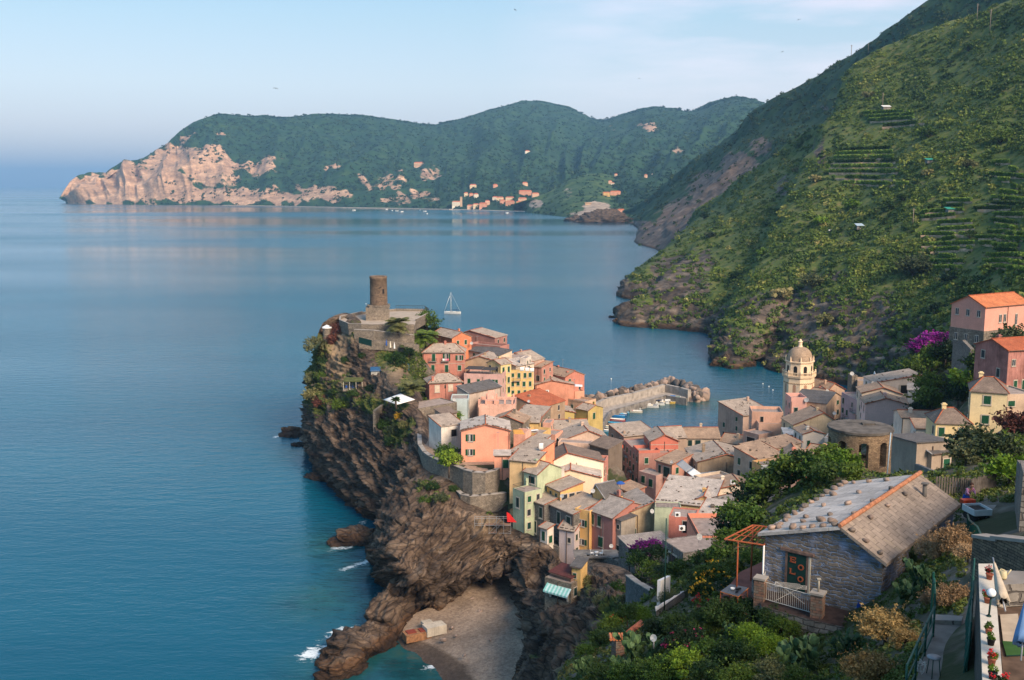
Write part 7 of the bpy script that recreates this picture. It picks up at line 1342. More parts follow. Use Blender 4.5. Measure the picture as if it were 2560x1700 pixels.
for u,v,Y,r,lb in[(1179,858,366,.8,'white dish over the small cream house'),(1135,1000,300,.7,'dish beside the pale blue house'),(1405,1240,209,.6,'white dish at the corner of the three brown panels'),(1482,1227,205,.65,'white dish on the small ochre gable'),(1528,1365,190,.55,'white dish beside the dark laundry under the grey turret'),(1527,1098,290,.6,'white dish on the stone roofed harbour house'),(1679,1155,250,.55,'dish on the rose house wall by the awnings'),(1630,1278,188,.6,'dish on the stained ochre house corner'),(1748,1342,158,.75,'large dish on the grey roof terrace railing'),(1816,1285,184,.7,'dish on the long low house by the trees'),(2068,978,322,.9,'white dish on the brick brown gable'),(2130,934,322,.9,'white dish on top of the stone turret'),(2182,958,294,.8,'white dish at the corner of the white top house'),(2086,1033,272,.7,'small dish on the cream gable wall'),(2016,1000,308,1.0,'white dish behind the notched pink tower'),(1366,1000,352,.6,'dish on the rosy slate roof'),(1322,1003,298,.6,'dish on the terracotta roof slope')]:dish(u,v,Y,r,lb,random.uniform(-.5,.5))
for u,v,Y,h,lb in[(1193,845,370,2,'thin antenna over the maroon terrace block'),(1407,905,380,2.6,'antenna on the brick red sea house'),(1436,955,350,2.8,'antenna at the end of the wide salmon gable'),(1662,1065,300,2,'antenna on the harbour chimney'),(1245,1090,244,3,'antenna on the salmon pink gable roof'),(1142,1075,252,3,'antenna beside the white house by the garden'),(1880,1235,208,5,'antenna pole by the slate roofed alley house'),(1992,975,322,2.5,'antenna in front of the bell tower'),(2004,1095,258,4,'thin mast behind the patchwork roofs')]:
 P_=W(u,v,Y);mb=MB();mb.bar((0,0,-h),(0,0,h*.4),.05,n=4);mb.bar((-.5,0,h*.3),(.5,0,h*.3),.035,n=4);[mb.bar((x,-.3,h*.3),(x,.3,h*.3),.03,n=4)for x in(-.4,-.1,.2,.45)];o=mb.build('antenna',M_METAL,weld=False);o.location=P_;tag(o,lb,'antenna')
for u,v,Y,lb in[(1369,978,362,'air conditioner on the wide salmon gable wall'),(1694,1286,186,'air conditioner on the mint balcony'),(1832,1205,218,'air conditioner on the white gable roof'),(1705,1320,172,'white water heater box on the coral roof terrace')]:
 P_=W(u,v,Y);t=thing('air_conditioner',lb,'appliance',P_);mb=MB();mb.box((0,0,0),(1.0,.5,.8));mb.build('casing',M_WHITE,t);mb=MB();mb.lathe((0,0,0),[(0,0),(.28,0)],12);o=mb.build('fan_grille',M_RAIL,t);o.rotation_euler=(R(90),0,0);o.location=(-.1,-.26,0)
sc0=W(1232,1372,221);t=thing('scaffolding','metal tube scaffolding on the rock face beside the red cloth','scaffolding',sc0);mb=MB();nx=6
for i in range(nx):
 for y in(0,1.2):mb.bar((-4+i*1.6,y,-.5),(-4+i*1.6,y,7.2),.05,n=5)
for z in(0,1.8,3.6,5.4,7.0):
 for y in(0,1.2):mb.bar((-4,y,z),(4,y,z),.045,n=5)
for k in range(4):mb.bar((-4+k*1.6,0,k*1.8),(-2.4+k*1.6,0,k*1.8+1.8),.04,n=5);mb.bar((0,0,k*1.8),(1.6,0,k*1.8+1.8),.04,n=5)
mb.build('tubes',M_METAL,t,weld=False);mb=MB();mb.box((-1.5,.6,3.65),(5,1.1,.08));mb.box((1,.6,5.45),(6,1.1,.08));mb.box((-3,.6,1.9),(2,1.1,.1));mb.build('planks',flat('plank',(.25,.15,.10),.9),t,weld=False)
q=Z(1086,1580,1.6);mb=MB();mb.box((q.x,q.y,2.3),(4.2,2.6,1.8),.5);mb.box((q.x-1.6,q.y+1.4,3.0),(2.0,1.6,.5),.5);tag(mb.build('concrete_block',plaster(rgb('c9bca8'),.6),weld=False),'white concrete block at the seaward end of the beach','block')
q=Z(1043,1592,1.2);mb=MB();mb.box((q.x,q.y,1.6),(5.4,2.6,1.5),.45);mb.box((q.x-1.2,q.y-.3,2.4),(1.8,1.6,.25),.45,1);mb.box((q.x+1.2,q.y+.6,2.4),(1.8,1.6,.25),.45,1);tag(mb.build('rusty_tank',[flat('orange_masonry',(.35,.17,.08),.9,0,.3,2),flat('rust',(.24,.05,.03),.9)],weld=False),'rust stained stone tank with two covers beside the concrete block','tank')
for i,(u,v,s)in enumerate([(1108,1600,.5),(1140,1590,.35),(1200,1530,.5),(1240,1500,.6),(1290,1545,.4),(1160,1640,.35),(1225,1600,.3),(1180,1500,.5),(1260,1480,.7),(1130,1570,.3),(1310,1590,.5),(1215,1475,.8)]):
 p=Z(u,v,2);boulder(p.x,p.y,2.1,s,'pale loose stone lying on the shingle beach','loose stones on the shingle beach',2)
# ---------------------------------------------------------------- the blue stone house and the gardens below the camera
bm_=masonry('blue_painted_stone',(.27,.22,.175),(.15,.13,.115),(.25,.32,.47),.19,.56)
for nd in bm_.node_tree.nodes:
 if nd.type=='TEX_BRICK':nd.inputs['Mortar Size'].default_value=.034;nd.inputs['Mortar Smooth'].default_value=.9;nd.inputs['Bias'].default_value=.1
 if nd.type=='VECT_MATH':nd.inputs[1].default_value=(.85,.50,0)
def paintover(m,col,sc,lo,hi):
 N,L=m.node_tree.nodes,m.node_tree.links;b=N['Principled BSDF'];src=b.inputs['Base Color'].links[0].from_socket;ge=N.new('ShaderNodeNewGeometry')
 n=noise(N,L,ge.outputs['Position'],sc,5,.65);r=ramp(N,[(lo,(0,0,0)),(hi,(1,1,1))]);L.new(n,r.inputs[0]);L.new(mulc(N,L,src,col,r.outputs[0],'MIX'),b.inputs['Base Color'])
paintover(bm_,(.24,.30,.44),.9,.50,.72);paintover(bm_,(.20,.17,.145),2.6,.60,.66)
hb=H('low blue painted stone house with a stone weighted roof and a lettered green door',(1913,1336),(2207,1402),72.5,11.2,2.9,'G',1.15,'5a6f95','w',apex=.66,red=False,wall=bm_,w=[],oh=.28,group=None,name='stone_house')
HB=HOUSES[-1];HW=HB[2];hroof=[c for c in hb.children if c.name.startswith('roof')][0]
tanr=slate('tan_stone_tile',(.29,.24,.20),.44);hroof.data.materials.append(tanr)
pale=slate('pale_slab_roof',(.50,.475,.455),.9);hroof.data.materials[0]=pale
for i,pl in enumerate(hroof.data.polygons):pl.material_index=0 if i<6 else 1
for c in list(hroof.children):bpy.data.objects.remove(c)
MH=Matrix.Translation(hb.location)@Matrix.Rotation(hb.rotation_euler.z,4,'Z')
apx,hh_,rs=HW*.66,2.9,1.15
mb=MB();n=44
for k in range(n):
 y0=-.3+k*(11.8/n);mb.bar((apx,y0,hh_+rs+.20),(apx,y0+.31,hh_+rs+.235),.10,r2=.13,n=8)
mb.build('ridge_tiles',flat('ridge_orange',(.40,.17,.09),.85,0,.3,3),hroof,weld=False)
mb=MB();mb.bar((apx+1.0,9.2,3.3),(apx+1.0,9.2,4.3),.12);mb.box((apx+1,9.2,4.35),(.34,.34,.08));mb.build('flue',M_CONCD,hroof)
MF=Matrix.Identity(4);dx=.0
def along(u,v,zz_):
 o=MH.inverted()@Vector((0,0,CAMZ));d=(MH.inverted().to_3x3()@ray(u,v));t=-o.y/d.y;p=o+d*t;return p.x,p.z
x0,zt=along(1971,1379,0);x1,_=along(2018,1390,0);xb,zb0=along(2000,1478,0);dw=x1-x0;dh=zt-max(zb0,.05)
opening(hb,MF,(x0+x1)/2,hh_-zt,dw,dh,'T',hh_)
door=[c for c in hb.children if c.name.startswith('door')][-1];door.data=door.data.copy();door.data.materials[0]=flat('weathered_wood',(.17,.11,.09),.9,0,.3,6)
ML_=flat('orange_letter',(.30,.075,.03),.8,0,.15)
def letter(ch,cx,cz,w,h):
 mb=MB();s=.055;y=-.105
 if ch in 'EL':
  mb.box((cx-w/2+s,y,cz),(s*1.3,.02,h));mb.box((cx,y,cz-h/2+s/2),(w,.02,s))
  mb.box((cx-w/2+s*.8,y-.001,cz+h/2-s*.3),(s*2.2,.02,s*.6));mb.box((cx+w/2-s*.3,y-.001,cz-h/2+s),(s*.6,.02,s*2))
  if ch=='E':mb.box((cx,y,cz+h/2-s/2),(w,.02,s));mb.box((cx-.02,y,cz),(w*.7,.02,s*.8));mb.box((cx+w/2-s*.3,y-.001,cz+h/2-s),(s*.6,.02,s*2))
 else:
  n=18
  for i in range(n):
   a0,a1=2*math.pi*i/n,2*math.pi*(i+1)/n;f=lambda a,q:Vector((cx+math.cos(a)*(w/2-q*1.35),y-.01,cz+math.sin(a)*(h/2-q)))
   mb.face([f(a0,0),f(a0,s),f(a1,s),f(a1,0)]);mb.face([f(a1,0)+Vector((0,.02,0)),f(a0,0)+Vector((0,.02,0)),f(a0,0),f(a1,0)])
 o=mb.build('letter',ML_,None,weld=False);o.parent=door;o.matrix_basis=door.matrix_basis.inverted();return o
cx=(x0+x1)/2;lw,lh=dw*.32,dh*.155
letter('E',cx-dw*.20,zt-dh*.17,lw,lh);letter('O',cx+dw*.24,zt-dh*.33,lw,lh);letter('L',cx-dw*.20,zt-dh*.49,lw,lh);letter('O',cx+dw*.24,zt-dh*.65,lw,lh)
mb=MB();mb.box(((x0+x1)/2,-.07,zt+.12),(dw+.75,.16,.13));mb.build('lintel',flat('weathered_wood',(.17,.11,.09),.9,0,.3,6),hb);mb=MB();mb.box((x1+.14,-.03,zt-dh/2),(.14,.1,dh));mb.build('door_jamb',plaster(rgb('b7b2a4')),hb)
oL=MH.inverted()@Vector((0,0,CAMZ));RL=MH.inverted().to_3x3()
def onroof(u,v):
 d=RL@ray(u,v)
 for side in(0,1):
  if side==0:nx,c=-rs/apx,hh_+.17
  else:nx,c=rs/(HW-apx),hh_+.17+rs+rs/(HW-apx)*apx
  t=(c-oL.z-nx*oL.x)/(d.z+nx*d.x)if side else(c-oL.z+(-nx)*oL.x)/(d.z+nx*d.x)
  p=oL+d*t
  if(side==0 and p.x<=apx+.05)or(side==1 and p.x>apx):return p
 return None
st2=[(465,318),(512,298),(555,272),(600,248),(648,222),(688,198),(720,180),(797,173),(893,165),(1005,157),(1128,147),(518,340),(520,362),(475,387),(432,345),(420,412),(405,435),(375,460),(355,482),(312,492),(460,488),(535,488),(600,480),(675,475),(745,445),(765,468),(552,410),(535,442),(678,327),(725,393),(662,435),(750,250),(855,316),(903,382),(932,235),(1033,296),(1165,213),(1265,250),(1138,330),(1015,415),(885,508),(980,583),(1085,668)]
for i,(a,b)in enumerate(st2):
 p=onroof(1820+a*.3507,1150+b*.3507)
 if p is None:continue
 if p.y>11.2 or p.x<-.2:p.y=min(p.y,11.2);p.x=max(p.x,-.15)
 s=random.uniform(.11,.19);zr=hh_+.16+(rs*p.x/apx if p.x<apx else rs*(HW-p.x)/(HW-apx));w_=MH@Vector((p.x,p.y,zr+s*.55))
 o=link('roof_stone',random.choice(BM[random.choice((1,0,2))]),None,w_,(random.uniform(-.2,.2),random.uniform(-.2,.2),random.uniform(0,6)),(s*1.4,s,s*.8))
 tag(o,'rounded brown stone lying on the %s slope of the blue stone house roof'%('pale slab' if p.x<apx else 'tan tiled'),'stone','stones weighing down the %s roof slope'%('pale' if p.x<apx else 'tan'))
M_BOARD=flat('dark_boards',(.055,.035,.03),.85,0,.3,3);M_TERRA=flat('terracotta_floor',(.24,.085,.06),.9,0,.2,1.5);zf=69.62
def slabthing(name,label,cat,pts,z,th,mat,mat2=None):
 P=[Z(u,v,z)for u,v in pts];c=sum(P,Vector())/len(P);mb=MB();T_=[p for p in P]
 if(T_[1]-T_[0]).cross(T_[2]-T_[0]).z<0:T_=T_[::-1]
 mb.face(T_);lo=[p-Vector((0,0,th))for p in T_]
 for i in range(len(T_)):j=(i+1)%len(T_);mb.face([lo[i],lo[j],T_[j],T_[i]],mi=1)
 return tag(mb.build(name,[mat,mat2 or M_STONEG]),label,cat)
slabthing('house_terrace','dark boarded terrace behind the white railing of the blue house','terrace',[(1880,1446),(1904,1516),(2037,1552),(2128,1572),(2200,1520),(2215,1480),(2000,1452)],zf,1.6,M_BOARD)
slabthing('paved_yard','grey crazy paved yard below the blue house terrace','yard',[(2030,1576),(2150,1612),(2170,1720),(1930,1740),(1960,1640)],68.95,.6,slate('crazy_paving',(.26,.23,.20),.5));slabthing('terrace_coping','pale stone coping with a red edge along the blue house terrace','coping',[(2040,1554),(2128,1574),(2124,1586),(2036,1566)],69.3,.35,plaster(rgb('b5a590')),flat('red_edge',(.22,.06,.05),.9));slabthing('red_patio','terracotta patio beside the brick pillar','patio',[(1795,1500),(1850,1430),(1915,1400),(1912,1500),(1870,1540)],68.9,.7,M_TERRA)
M_PIL=masonry('mixed_brick',(.26,.14,.10),(.20,.18,.15),(.14,.11,.09),.13,.32)
def pillar(u,v,z,w,h,lb):
 p=Z(u,v,z);t=thing('stone_pillar',lb,'pillar',(p.x,p.y,z),-.55);mb=MB();mb.box((0,0,h/2-.2),(w,w,h+.4));mb.build('shaft',M_PIL,t);mb=MB();mb.box((0,0,h+.05),(w*1.2,w*1.2,.1));mb.build('cap',M_CONC,t);return p
pa_=pillar(1900,1502,zf-.05,.50,1.15,'brick and stone pillar at the table end of the white railing');pb_=pillar(2043,1544,zf-.05,.55,1.2,'brick and stone pillar in front of the blue wall with a thin flue')
rl=thing('terrace_railing','white iron railing between two brick pillars before the blue house','railing',(pa_.x,pa_.y,zf));d=Vector((pb_.x-pa_.x,pb_.y-pa_.y,0));mb=MB();M_IRON=flat('white_iron',(.52,.50,.46),.6,.1,.1)
mb.bar(d*.08+Vector((0,0,.98)),d*.92+Vector((0,0,.98)),.022);mb.bar(d*.08+Vector((0,0,.12)),d*.92+Vector((0,0,.12)),.018);mb.build('rail',M_IRON,rl,weld=False)
mb=MB();[mb.bar(d*(.08+.84*k/24)+Vector((0,0,.12)),d*(.08+.84*k/24)+Vector((0,0,.98)),.011,n=5)for k in range(25)];mb.build('bars',M_IRON,rl,weld=False)
railing('side_railing',[Vector((.1,.2,.05)),Vector((.55,1.3,.05))],.9,M_IRON,rl,.12,.011)
q=Z(1975,1500,zf);t=thing('drying_rack','white folding laundry rack behind the white railing','rack',(q.x,q.y,zf),-.3);mb=MB();[mb.bar((-.75,y,.75),(.75,y,.75),.012,n=5)for y in(-.3,-.15,0,.15,.3)];mb.bar((-.75,-.3,.75),(-.75,.3,.75),.015);mb.bar((.75,-.3,.75),(.75,.3,.75),.015);[mb.bar((-x,-.3,0),(x,.3,.75),.012,n=5)for x in(.7,-.7)];mb.build('frame',M_IRON,t,weld=False)
mb=MB();mb.bar((pb_.x,pb_.y,zf+1.2),(pb_.x,pb_.y,zf+1.85),.05,n=8);mb.box((pb_.x,pb_.y,zf+1.88),(.18,.18,.04));tag(mb.build('flue_pipe',plaster(rgb('b0a898'))),'thin pale flue pipe on the brick pillar','pipe')
q=Z(2150,1530,zf);t=thing('barrel','blue plastic barrel against the blue stone wall','barrel',(q.x,q.y,zf));mb=MB();mb.lathe((0,0,0),[(.20,0),(.24,.15),(.25,.38),(.22,.6),(.24,.64),(.22,.66),(.2,.6),(0,.5)],18);mb.build('drum',flat('blue_plastic',(.015,.06,.30),.4),t)
q=Z(2165,1500,zf);mb=MB();mb.lathe((q.x,q.y,zf),[(.5,0),(.48,.3),(.3,.52),(0,.6)],16);tag(mb.build('grey_dome',M_CONC),'grey rounded oven dome behind the blue barrel','oven')
q=Z(2240,1475,70.3);mb=MB();[mb.box((q.x+i*.22-.4,q.y+i*.12,70.6+(i%2)*.12),(.14,.9,.07),.5)for i in range(5)];tag(mb.build('plank_stack',flat('pale_plank',(.42,.38,.34),.8),weld=False),'pale planks stacked at the corner of the blue house','planks')
PG=[Z(1811,1348,72),Z(1882,1313,72),Z(1925,1318,72),Z(1910,1363,72)];pg=thing('pergola','rusty orange metal pergola with bare vines beside the blue house','pergola',PG[0]);MR_=flat('rust_metal',(.34,.09,.035),.8,.1,.2);mb=MB();L_=lambda p:p-PG[0]
for a,b in((0,1),(1,2),(2,3),(3,0)):mb.bar(L_(PG[a]),L_(PG[b]),.045)
for k in(1,2,3,4):mb.bar(L_(PG[0].lerp(PG[3],k/5)),L_(PG[1].lerp(PG[2],k/5)),.03)
for k in(1,2):mb.bar(L_(PG[0].lerp(PG[1],k/3)),L_(PG[3].lerp(PG[2],k/3)),.03)
mb.build('roof_frame',MR_,pg,weld=False)
for f,nm in((PG[0].lerp(PG[3],.35),'post'),(PG[1],'post'),(PG[3],'post')):mb=MB();p=L_(f);mb.bar(p,p-Vector((0,0,3.4)),.045);mb.build(nm,MR_ if f is not PG[3]else M_WHITE,pg)
mb=MB();rr=random.Random(4)
for k in range(8):
 p=L_(PG[3].lerp(PG[0],rr.random()))+Vector((0,0,.05))
 for j in range(5):q2=p+Vector((rr.uniform(-.5,.5),rr.uniform(-.2,.7),rr.uniform(-.35,.2)));mb.bar(p,q2,.015,n=4);p=q2
mb.build('vine_stems',BARK,pg,weld=False)
t0=[Z(1801,1478,69.6),Z(1826,1460,69.6),Z(1871,1469,69.6),Z(1846,1491,69.6)];tb=thing('patio_table','square black table with an orange rim on the terracotta patio','table',t0[0]);mb=MB();A_=[p-t0[0]for p in t0][::-1];mb.hexa([p-Vector((0,0,.04))for p in A_],A_);mb.build('tabletop',flat('black_top',(.055,.06,.07),.35),tb);mb=MB()
for i in range(4):mb.bar(A_[i]-Vector((0,0,.03)),A_[(i+1)%4]-Vector((0,0,.03)),.02)
mb.build('rim',flat('orange_rim',(.45,.15,.04),.6),tb,weld=False);mb=MB();[mb.bar(p*.96+(A_[2]*.02),p*.96+(A_[2]*.02)-Vector((0,0,.8)),.025)for p in A_];mb.build('legs',MR_,tb,weld=False)
c=(t0[0]+t0[2])/2;mb=MB();mb.lathe((c.x-.1,c.y,69.61),[(.09,0),(.12,.07),(.1,.07),(.07,.02),(0,.02)],14);tag(mb.build('ashtray',M_WHITE),'white ashtray on the black table','ashtray');mb=MB();mb.box((c.x+.2,c.y,69.64),(.3,.1,.05),.5);mb.box((c.x+.05,c.y-.35,69.635),(.25,.06,.04),.9);tag(mb.build('black_tool',M_DARK,weld=False),'black tool lying by the ashtray','tool')
# ---- plants
def bush(u,v,Y,r,kd,lb,cat='bush',name='bush',squash=.85,res='near',flowers=None,lift=0):
 Y2=solveY(u,v,Y,r*.55);r*=Y2/Y;Y=Y2;p=ontop(u,v,Y);zc_=W(u,v,Y).z;t=thing(name,lb,cat,(p.x,p.y,p.z));k=int(u+v)%4
 up=max(r*.15,zc_-p.z);link('stems',trunkmesh(k),t,(0,0,0),None,(r*.8,r*.8,max(.2,up+.2)));link('foliage',crown(kd,res,k),t,(0,0,up-r*.25),(0,0,u),(r,r,r*squash))
 if flowers:
  V,F=[],[];P_,Nn=blobpoints(10,6,1.0,.85,.34,int(u));m_=P_[:,2]>0;P_=P_[m_]*1.06;fr=flowers[1]
  c=np.repeat(P_*np.array([r,r,r*squash]),5,0)+rngn.normal(size=(len(P_)*5,3))*fr*.5;V,F=leafquads(c,np.full(len(c),fr),None,asp=.8);link('flowers',npmesh('flowers',V,F,LEAF[flowers[0]]),t,(0,0,up-r*.25),(0,0,u))
 return t
for a in[(1702,1425,74,1.0,'mid','rounded dark green citrus tree above the stone wall fence'),(1738,1440,70,.9,'dark','dark shrub next to the rounded citrus tree'),(1762,1400,74,.9,'dark','dark bush under the coral terrace'),(1660,1470,72,1.0,'mid','green bush beside the little white wall'),(1675,1500,66,.9,'olive','green bush with orange tinged tips behind the white sheet'),(1832,1420,66,1.0,'dark','dark bush beneath the pergola'),(1880,1395,62,.9,'mid','green bush between pergola and blue house'),(1800,1385,76,1.0,'mid','bush below the pergola corner'),(1600,1400,132,1.9,'mid','leafy green tree beneath the purple bougainvillea'),(1640,1385,130,1.6,'dark','dark tree beside the leafy one under the bougainvillea'),(1625,1430,122,1.8,'mid','low green tree inside the wire fence'),(1590,1450,118,1.3,'olive','olive shrub at the end of the wire fence'),(1665,1432,118,1.5,'dark','dark shrub at the pole behind the fence'),(1568,1530,60,.8,'mid','green mound on the garden edge over the rocks'),(1530,1560,59,.9,'mid','green mound on the lower garden edge'),(1500,1600,57,.9,'dark','dark green mound where the garden falls to the beach'),(1470,1632,56,.8,'mid','grassy green mound at the lowest garden corner'),(1600,1538,58,.8,'lime','bright grassy clump by the terracotta planter'),(1560,1590,54,.8,'dark','dark bush behind the tiled garden post'),(1640,1575,54,.9,'dark','dark leafy bush below the white sheet'),(1690,1560,53,.9,'dark','dark bush beside the terracotta pots'),(1800,1530,52,1.2,'dark','broad dark hedge bush below the black table'),(1860,1525,50,1.1,'dark','dark hedge bush in front of the brick pillar'),(1930,1545,48,.9,'dark','dark bush under the terrace railing'),(1750,1560,51,.9,'dark','dark leafy bush behind the oleander'),(1960,1570,46,.8,'mid','green bush at the foot of the terrace wall'),(1720,1660,44,1.1,'lime','lush light green bush at the bottom of the garden'),(1650,1680,45,1.1,'mid','lush green bush beside the big cactus'),(1780,1640,43,1.1,'mid','feathery green bush in the middle of the lower garden'),(1840,1640,42,1.0,'mid','green bush between the feathery one and the brown one'),(1880,1590,44,.9,'lime','lime green acacia below the terrace'),(1920,1615,42,.8,'lime','second lime green acacia closer to the paved yard'),(1850,1700,39,1.0,'mid','green bush at the lower picture edge under the acacias'),(1930,1690,38,.9,'olive','fig tree with large olive leaves and bare twigs'),(1570,1690,46,1.0,'mid','green bush below the tall cactus'),(1770,1690,41,1.0,'dark','dark bush low in the garden'),(1500,1690,50,.9,'dark','dark bush beside the grey green cactus'),(1990,1700,36,.7,'mid','small green shrub at the edge of the paved yard')]:
 bush(*a[:4],a[4],a[5],res='mid' if a[2]>70 else 'near')
bush(1784,1440,62,1.35,'mid','large shrub with yellow trumpet flowers by the pergola',flowers=('yel',.08));bush(1755,1478,60,1.0,'mid','shrub with yellow flowers above the terracotta pots',flowers=('yel',.07));bush(1820,1470,58,.8,'dark','small lemon bush behind the black table',flowers=('yel',.05))
bush(1712,1602,48,1.1,'dark','oleander covered with pink blossoms',flowers=('pink',.06));bush(1548,1545,57,.6,'mid','aloe clump with orange red flower spikes',flowers=('red',.04))
bush(2213,1572,35,1.15,'dry','big dome shaped brown shrub beside the paved yard');bush(2170,1672,31,.85,'dry','lower brown dome shrub beside the cactus');bush(2262,1600,33,.6,'dry','brown shrub edge leaning on the green gate');bush(2378,1492,33,.72,'straw','dry straw coloured bush at the top of the path',squash=.8);bush(2340,1500,33.5,.55,'straw','dry straw tuft beside the larger straw bush');bush(2385,1352,46,1.05,'straw','tall dry grass clump under the cart path',squash=.9);bush(2335,1372,45,.9,'straw','dry grass clump next to the prickly pears');bush(2420,1385,42,.7,'straw','dry grass on the bank below the stair rail')
for a in[(1850,1290,82,1.9,'mid','tall bush at the eave corner of the blue house'),(1885,1250,86,2.0,'dark','dark bush left behind the stone weighted roof edge'),(1835,1320,76,1.5,'dark','dark bush above the pergola'),(1910,1225,92,2.2,'mid','green bush rising behind the stone weighted roof'),(1945,1200,98,2.2,'dark','dark green bush in the row behind the roof'),(1975,1175,104,2.3,'mid','tallest green bush in the row behind the roof'),(2010,1165,108,2.2,'dark','dark bush below the peach terrace house'),(2040,1170,106,2.1,'mid','green bush in front of the white house wing'),(2075,1150,110,2.2,'mid','leafy bush with upright shoots beside the arched tower'),(2105,1160,108,2.1,'lime','yellow green bush at the foot of the arched tower'),(2065,1185,98,1.7,'dark','dark bush just over the roof ridge'),(2130,1185,104,1.6,'mid','low bush under the arched tower wall'),(1815,1350,78,1.2,'mid','bush beside the rusty pergola corner'),(1870,1300,72,1.4,'mid','bush touching the pale roof edge'),(2440,1110,96,2.6,'olive','large olive tree over the wooden picket fence'),(2490,1130,88,2.3,'olive','olive tree beside the bright green one'),(2415,1140,92,1.8,'olive','lower olive branch mass beside the dark roofed house'),(2525,1175,74,1.8,'lime','bright green leafy tree at the picture edge'),(2550,1130,84,2.2,'mid','dense green tree behind the bright green one'),(2540,1060,120,2.4,'rust','brownish shrub on the wall under the beige house')]:
 bush(*a[:4],a[4],a[5],res='mid',cat='tree' if a[1]<1200 and a[0]>2400 else 'bush',name='tree' if a[1]<1200 and a[0]>2400 else 'bush')
BVN=BVHTree.FromPolygons([Vector(p)for p in GN.reshape(-1,3)],[tuple(int(k)for k in f)for f in FN]);BVV=BVHTree.FromPolygons([Vector(p)for p in GV.reshape(-1,3)],[tuple(int(k)for k in f)for f in FV])
HP=[(MH@Vector(q)).xy for q in((-.4,-.5,0),(HW+.4,-.5,0),(HW+.4,11.6,0),(-.4,11.6,0))]
def keepG(u,v,q):
 if inside(np.array([q.x]),np.array([q.y]),[(p.x,p.y)for p in HP])[0]:return(0,1,0,1)
 if u>2300 and v>1535:return(0,1,0,1)
 if u>2412 and v>1255:return(0,1,0,1)
 n2=float(fbm(np.array([[q.x/5.,q.y/5.,1]]),3,97)[0]);return(1,1+n2*.6,.45+n2*.7,.7)
herb=leafmat('herb_leaf',[(.15,(.02,.04,.008)),(.45,(.06,.10,.016)),(.65,(.14,.16,.035)),(.85,(.32,.24,.11))],attr='tint',sc1=.5)
V,F,T=sow(BVN,1400,2560,1180,1720,9000,lambda q,r:r.uniform(.10,.28)*(q.y/45.)**.7,26,keepG,21,.30)
tag(link('garden_herbs',npmesh('garden_herbs',V,F,herb,attr={'tint':T})),kind='stuff')
V,F,T=sow(BVV,880,1064,838,1150,1500,lambda q,r:r.uniform(.5,1.3),26,lambda u,v,q:(1 if q.z<39.8 else 0,1,.5+random.uniform(-.25,.25),.8),24,.30)
tag(link('headland_scrub',npmesh('headland_scrub',V,F,herb,attr={'tint':T})),kind='stuff')
V,F,T=sow(BVC,745,1330,810,1290,5200,lambda q,r:r.uniform(.35,1.0),20,lambda u,v,q:(min(1,max(0,(VEGF(u,v)-.28)*2.2+.06)),1,.45+float(fbm(np.array([[u/25.,v/25.,3]]),3,98)[0])*.7,.8),25,.32)
tag(link('cliff_scrub',npmesh('cliff_scrub',V,F,herb,attr={'tint':T})),kind='stuff')
V,F,T=sow(BVV,1480,2560,900,1600,6000,lambda q,r:r.uniform(.3,.8)*(q.y/110.)**.6,24,lambda u,v,q:(1 if q.y<145 or(u>2150 and v<1010)or q.y<165 and u<1700 else(0.5 if q.z>35 and u>2300 else 0),1,.5+random.uniform(-.2,.15),.8),22,.30)
tag(link('slope_scrub',npmesh('slope_scrub',V,F,herb,attr={'tint':T})),kind='stuff')
def cactus(u,v,Y,r,lb,n=60,seed=1,kd='cactus'):
 Y2=solveY(u,v,Y,r*.6);r*=Y2/Y;Y=Y2;p=ontop(u,v,Y);zc_=W(u,v,Y).z;rr=random.Random(seed);mb=MB();stack=[(Vector((rr.uniform(-.5,.5)*r,rr.uniform(-.3,.5)*r,-.05)),Vector((rr.uniform(-.3,.3),rr.uniform(-.3,.3),1)).normalized(),0)for _ in range(7)];cnt=0
 H_=max(r*1.2,zc_-p.z+r*.5)
 while stack and cnt<n:
  b,d,lv=stack.pop(0);cnt+=1;s=r*rr.uniform(.13,.2);c=b+d*s;nx=d.cross(Vector((rr.uniform(-1,1),rr.uniform(-1,1),.1))).normalized();M_=Matrix((nx.cross(d).normalized(),nx,d)).transposed()
  rings=[]
  for k in range(7):
   a=math.pi*k/6;rings.append([c+M_@Vector((math.sin(a)*math.cos(t_*math.pi/4)*s*.72,math.sin(a)*math.sin(t_*math.pi/4)*s*.16,-math.cos(a)*s*1.05))for t_ in range(8)])
  for k in range(6):
   for i in range(8):j=(i+1)%8;mb.face([rings[k][i],rings[k][j],rings[k+1][j],rings[k+1][i]],sm=True)
  if c.z<H_:
   for _ in range(2 if rr.random()<.75 else 3):nd=(d+Vector((rr.uniform(-.9,.9),rr.uniform(-.9,.9),rr.uniform(-.1,.5)))).normalized();stack.append((c+d*s*.85+nd*.0,nd,lv+1))
 o=mb.build('prickly_pear',LEAF[kd],None,weld=False);o.location=p;tag(o,lb,'cactus')
cactus(2290,1335,43,1.15,'tall prickly pear cactus against the tan roof slope',110,1);cactus(2262,1390,42.5,1.0,'prickly pear between blue wall corner and dry grass',80,2);cactus(2310,1440,40,1.0,'sprawling prickly pear below the dry grass bank',80,3);cactus(2275,1480,37.5,.8,'dark prickly pear behind the brown dome shrub',60,9)
cactus(2010,1640,38,1.15,'large prickly pear in front of the paved yard',110,4);cactus(2116,1610,36.5,.75,'small dark prickly pear between yard and brown shrubs',60,5);cactus(1605,1625,48,1.25,'tall grey green prickly pear beside the satellite dish',110,6);cactus(1470,1665,52,1.0,'prickly pear at the lowest garden corner',70,7);cactus(1838,1575,47,.8,'broad leaved cactus among the hedge bushes',50,8);cactus(1545,1660,49,.9,'prickly pear clump between the two grey green ones',60,10)
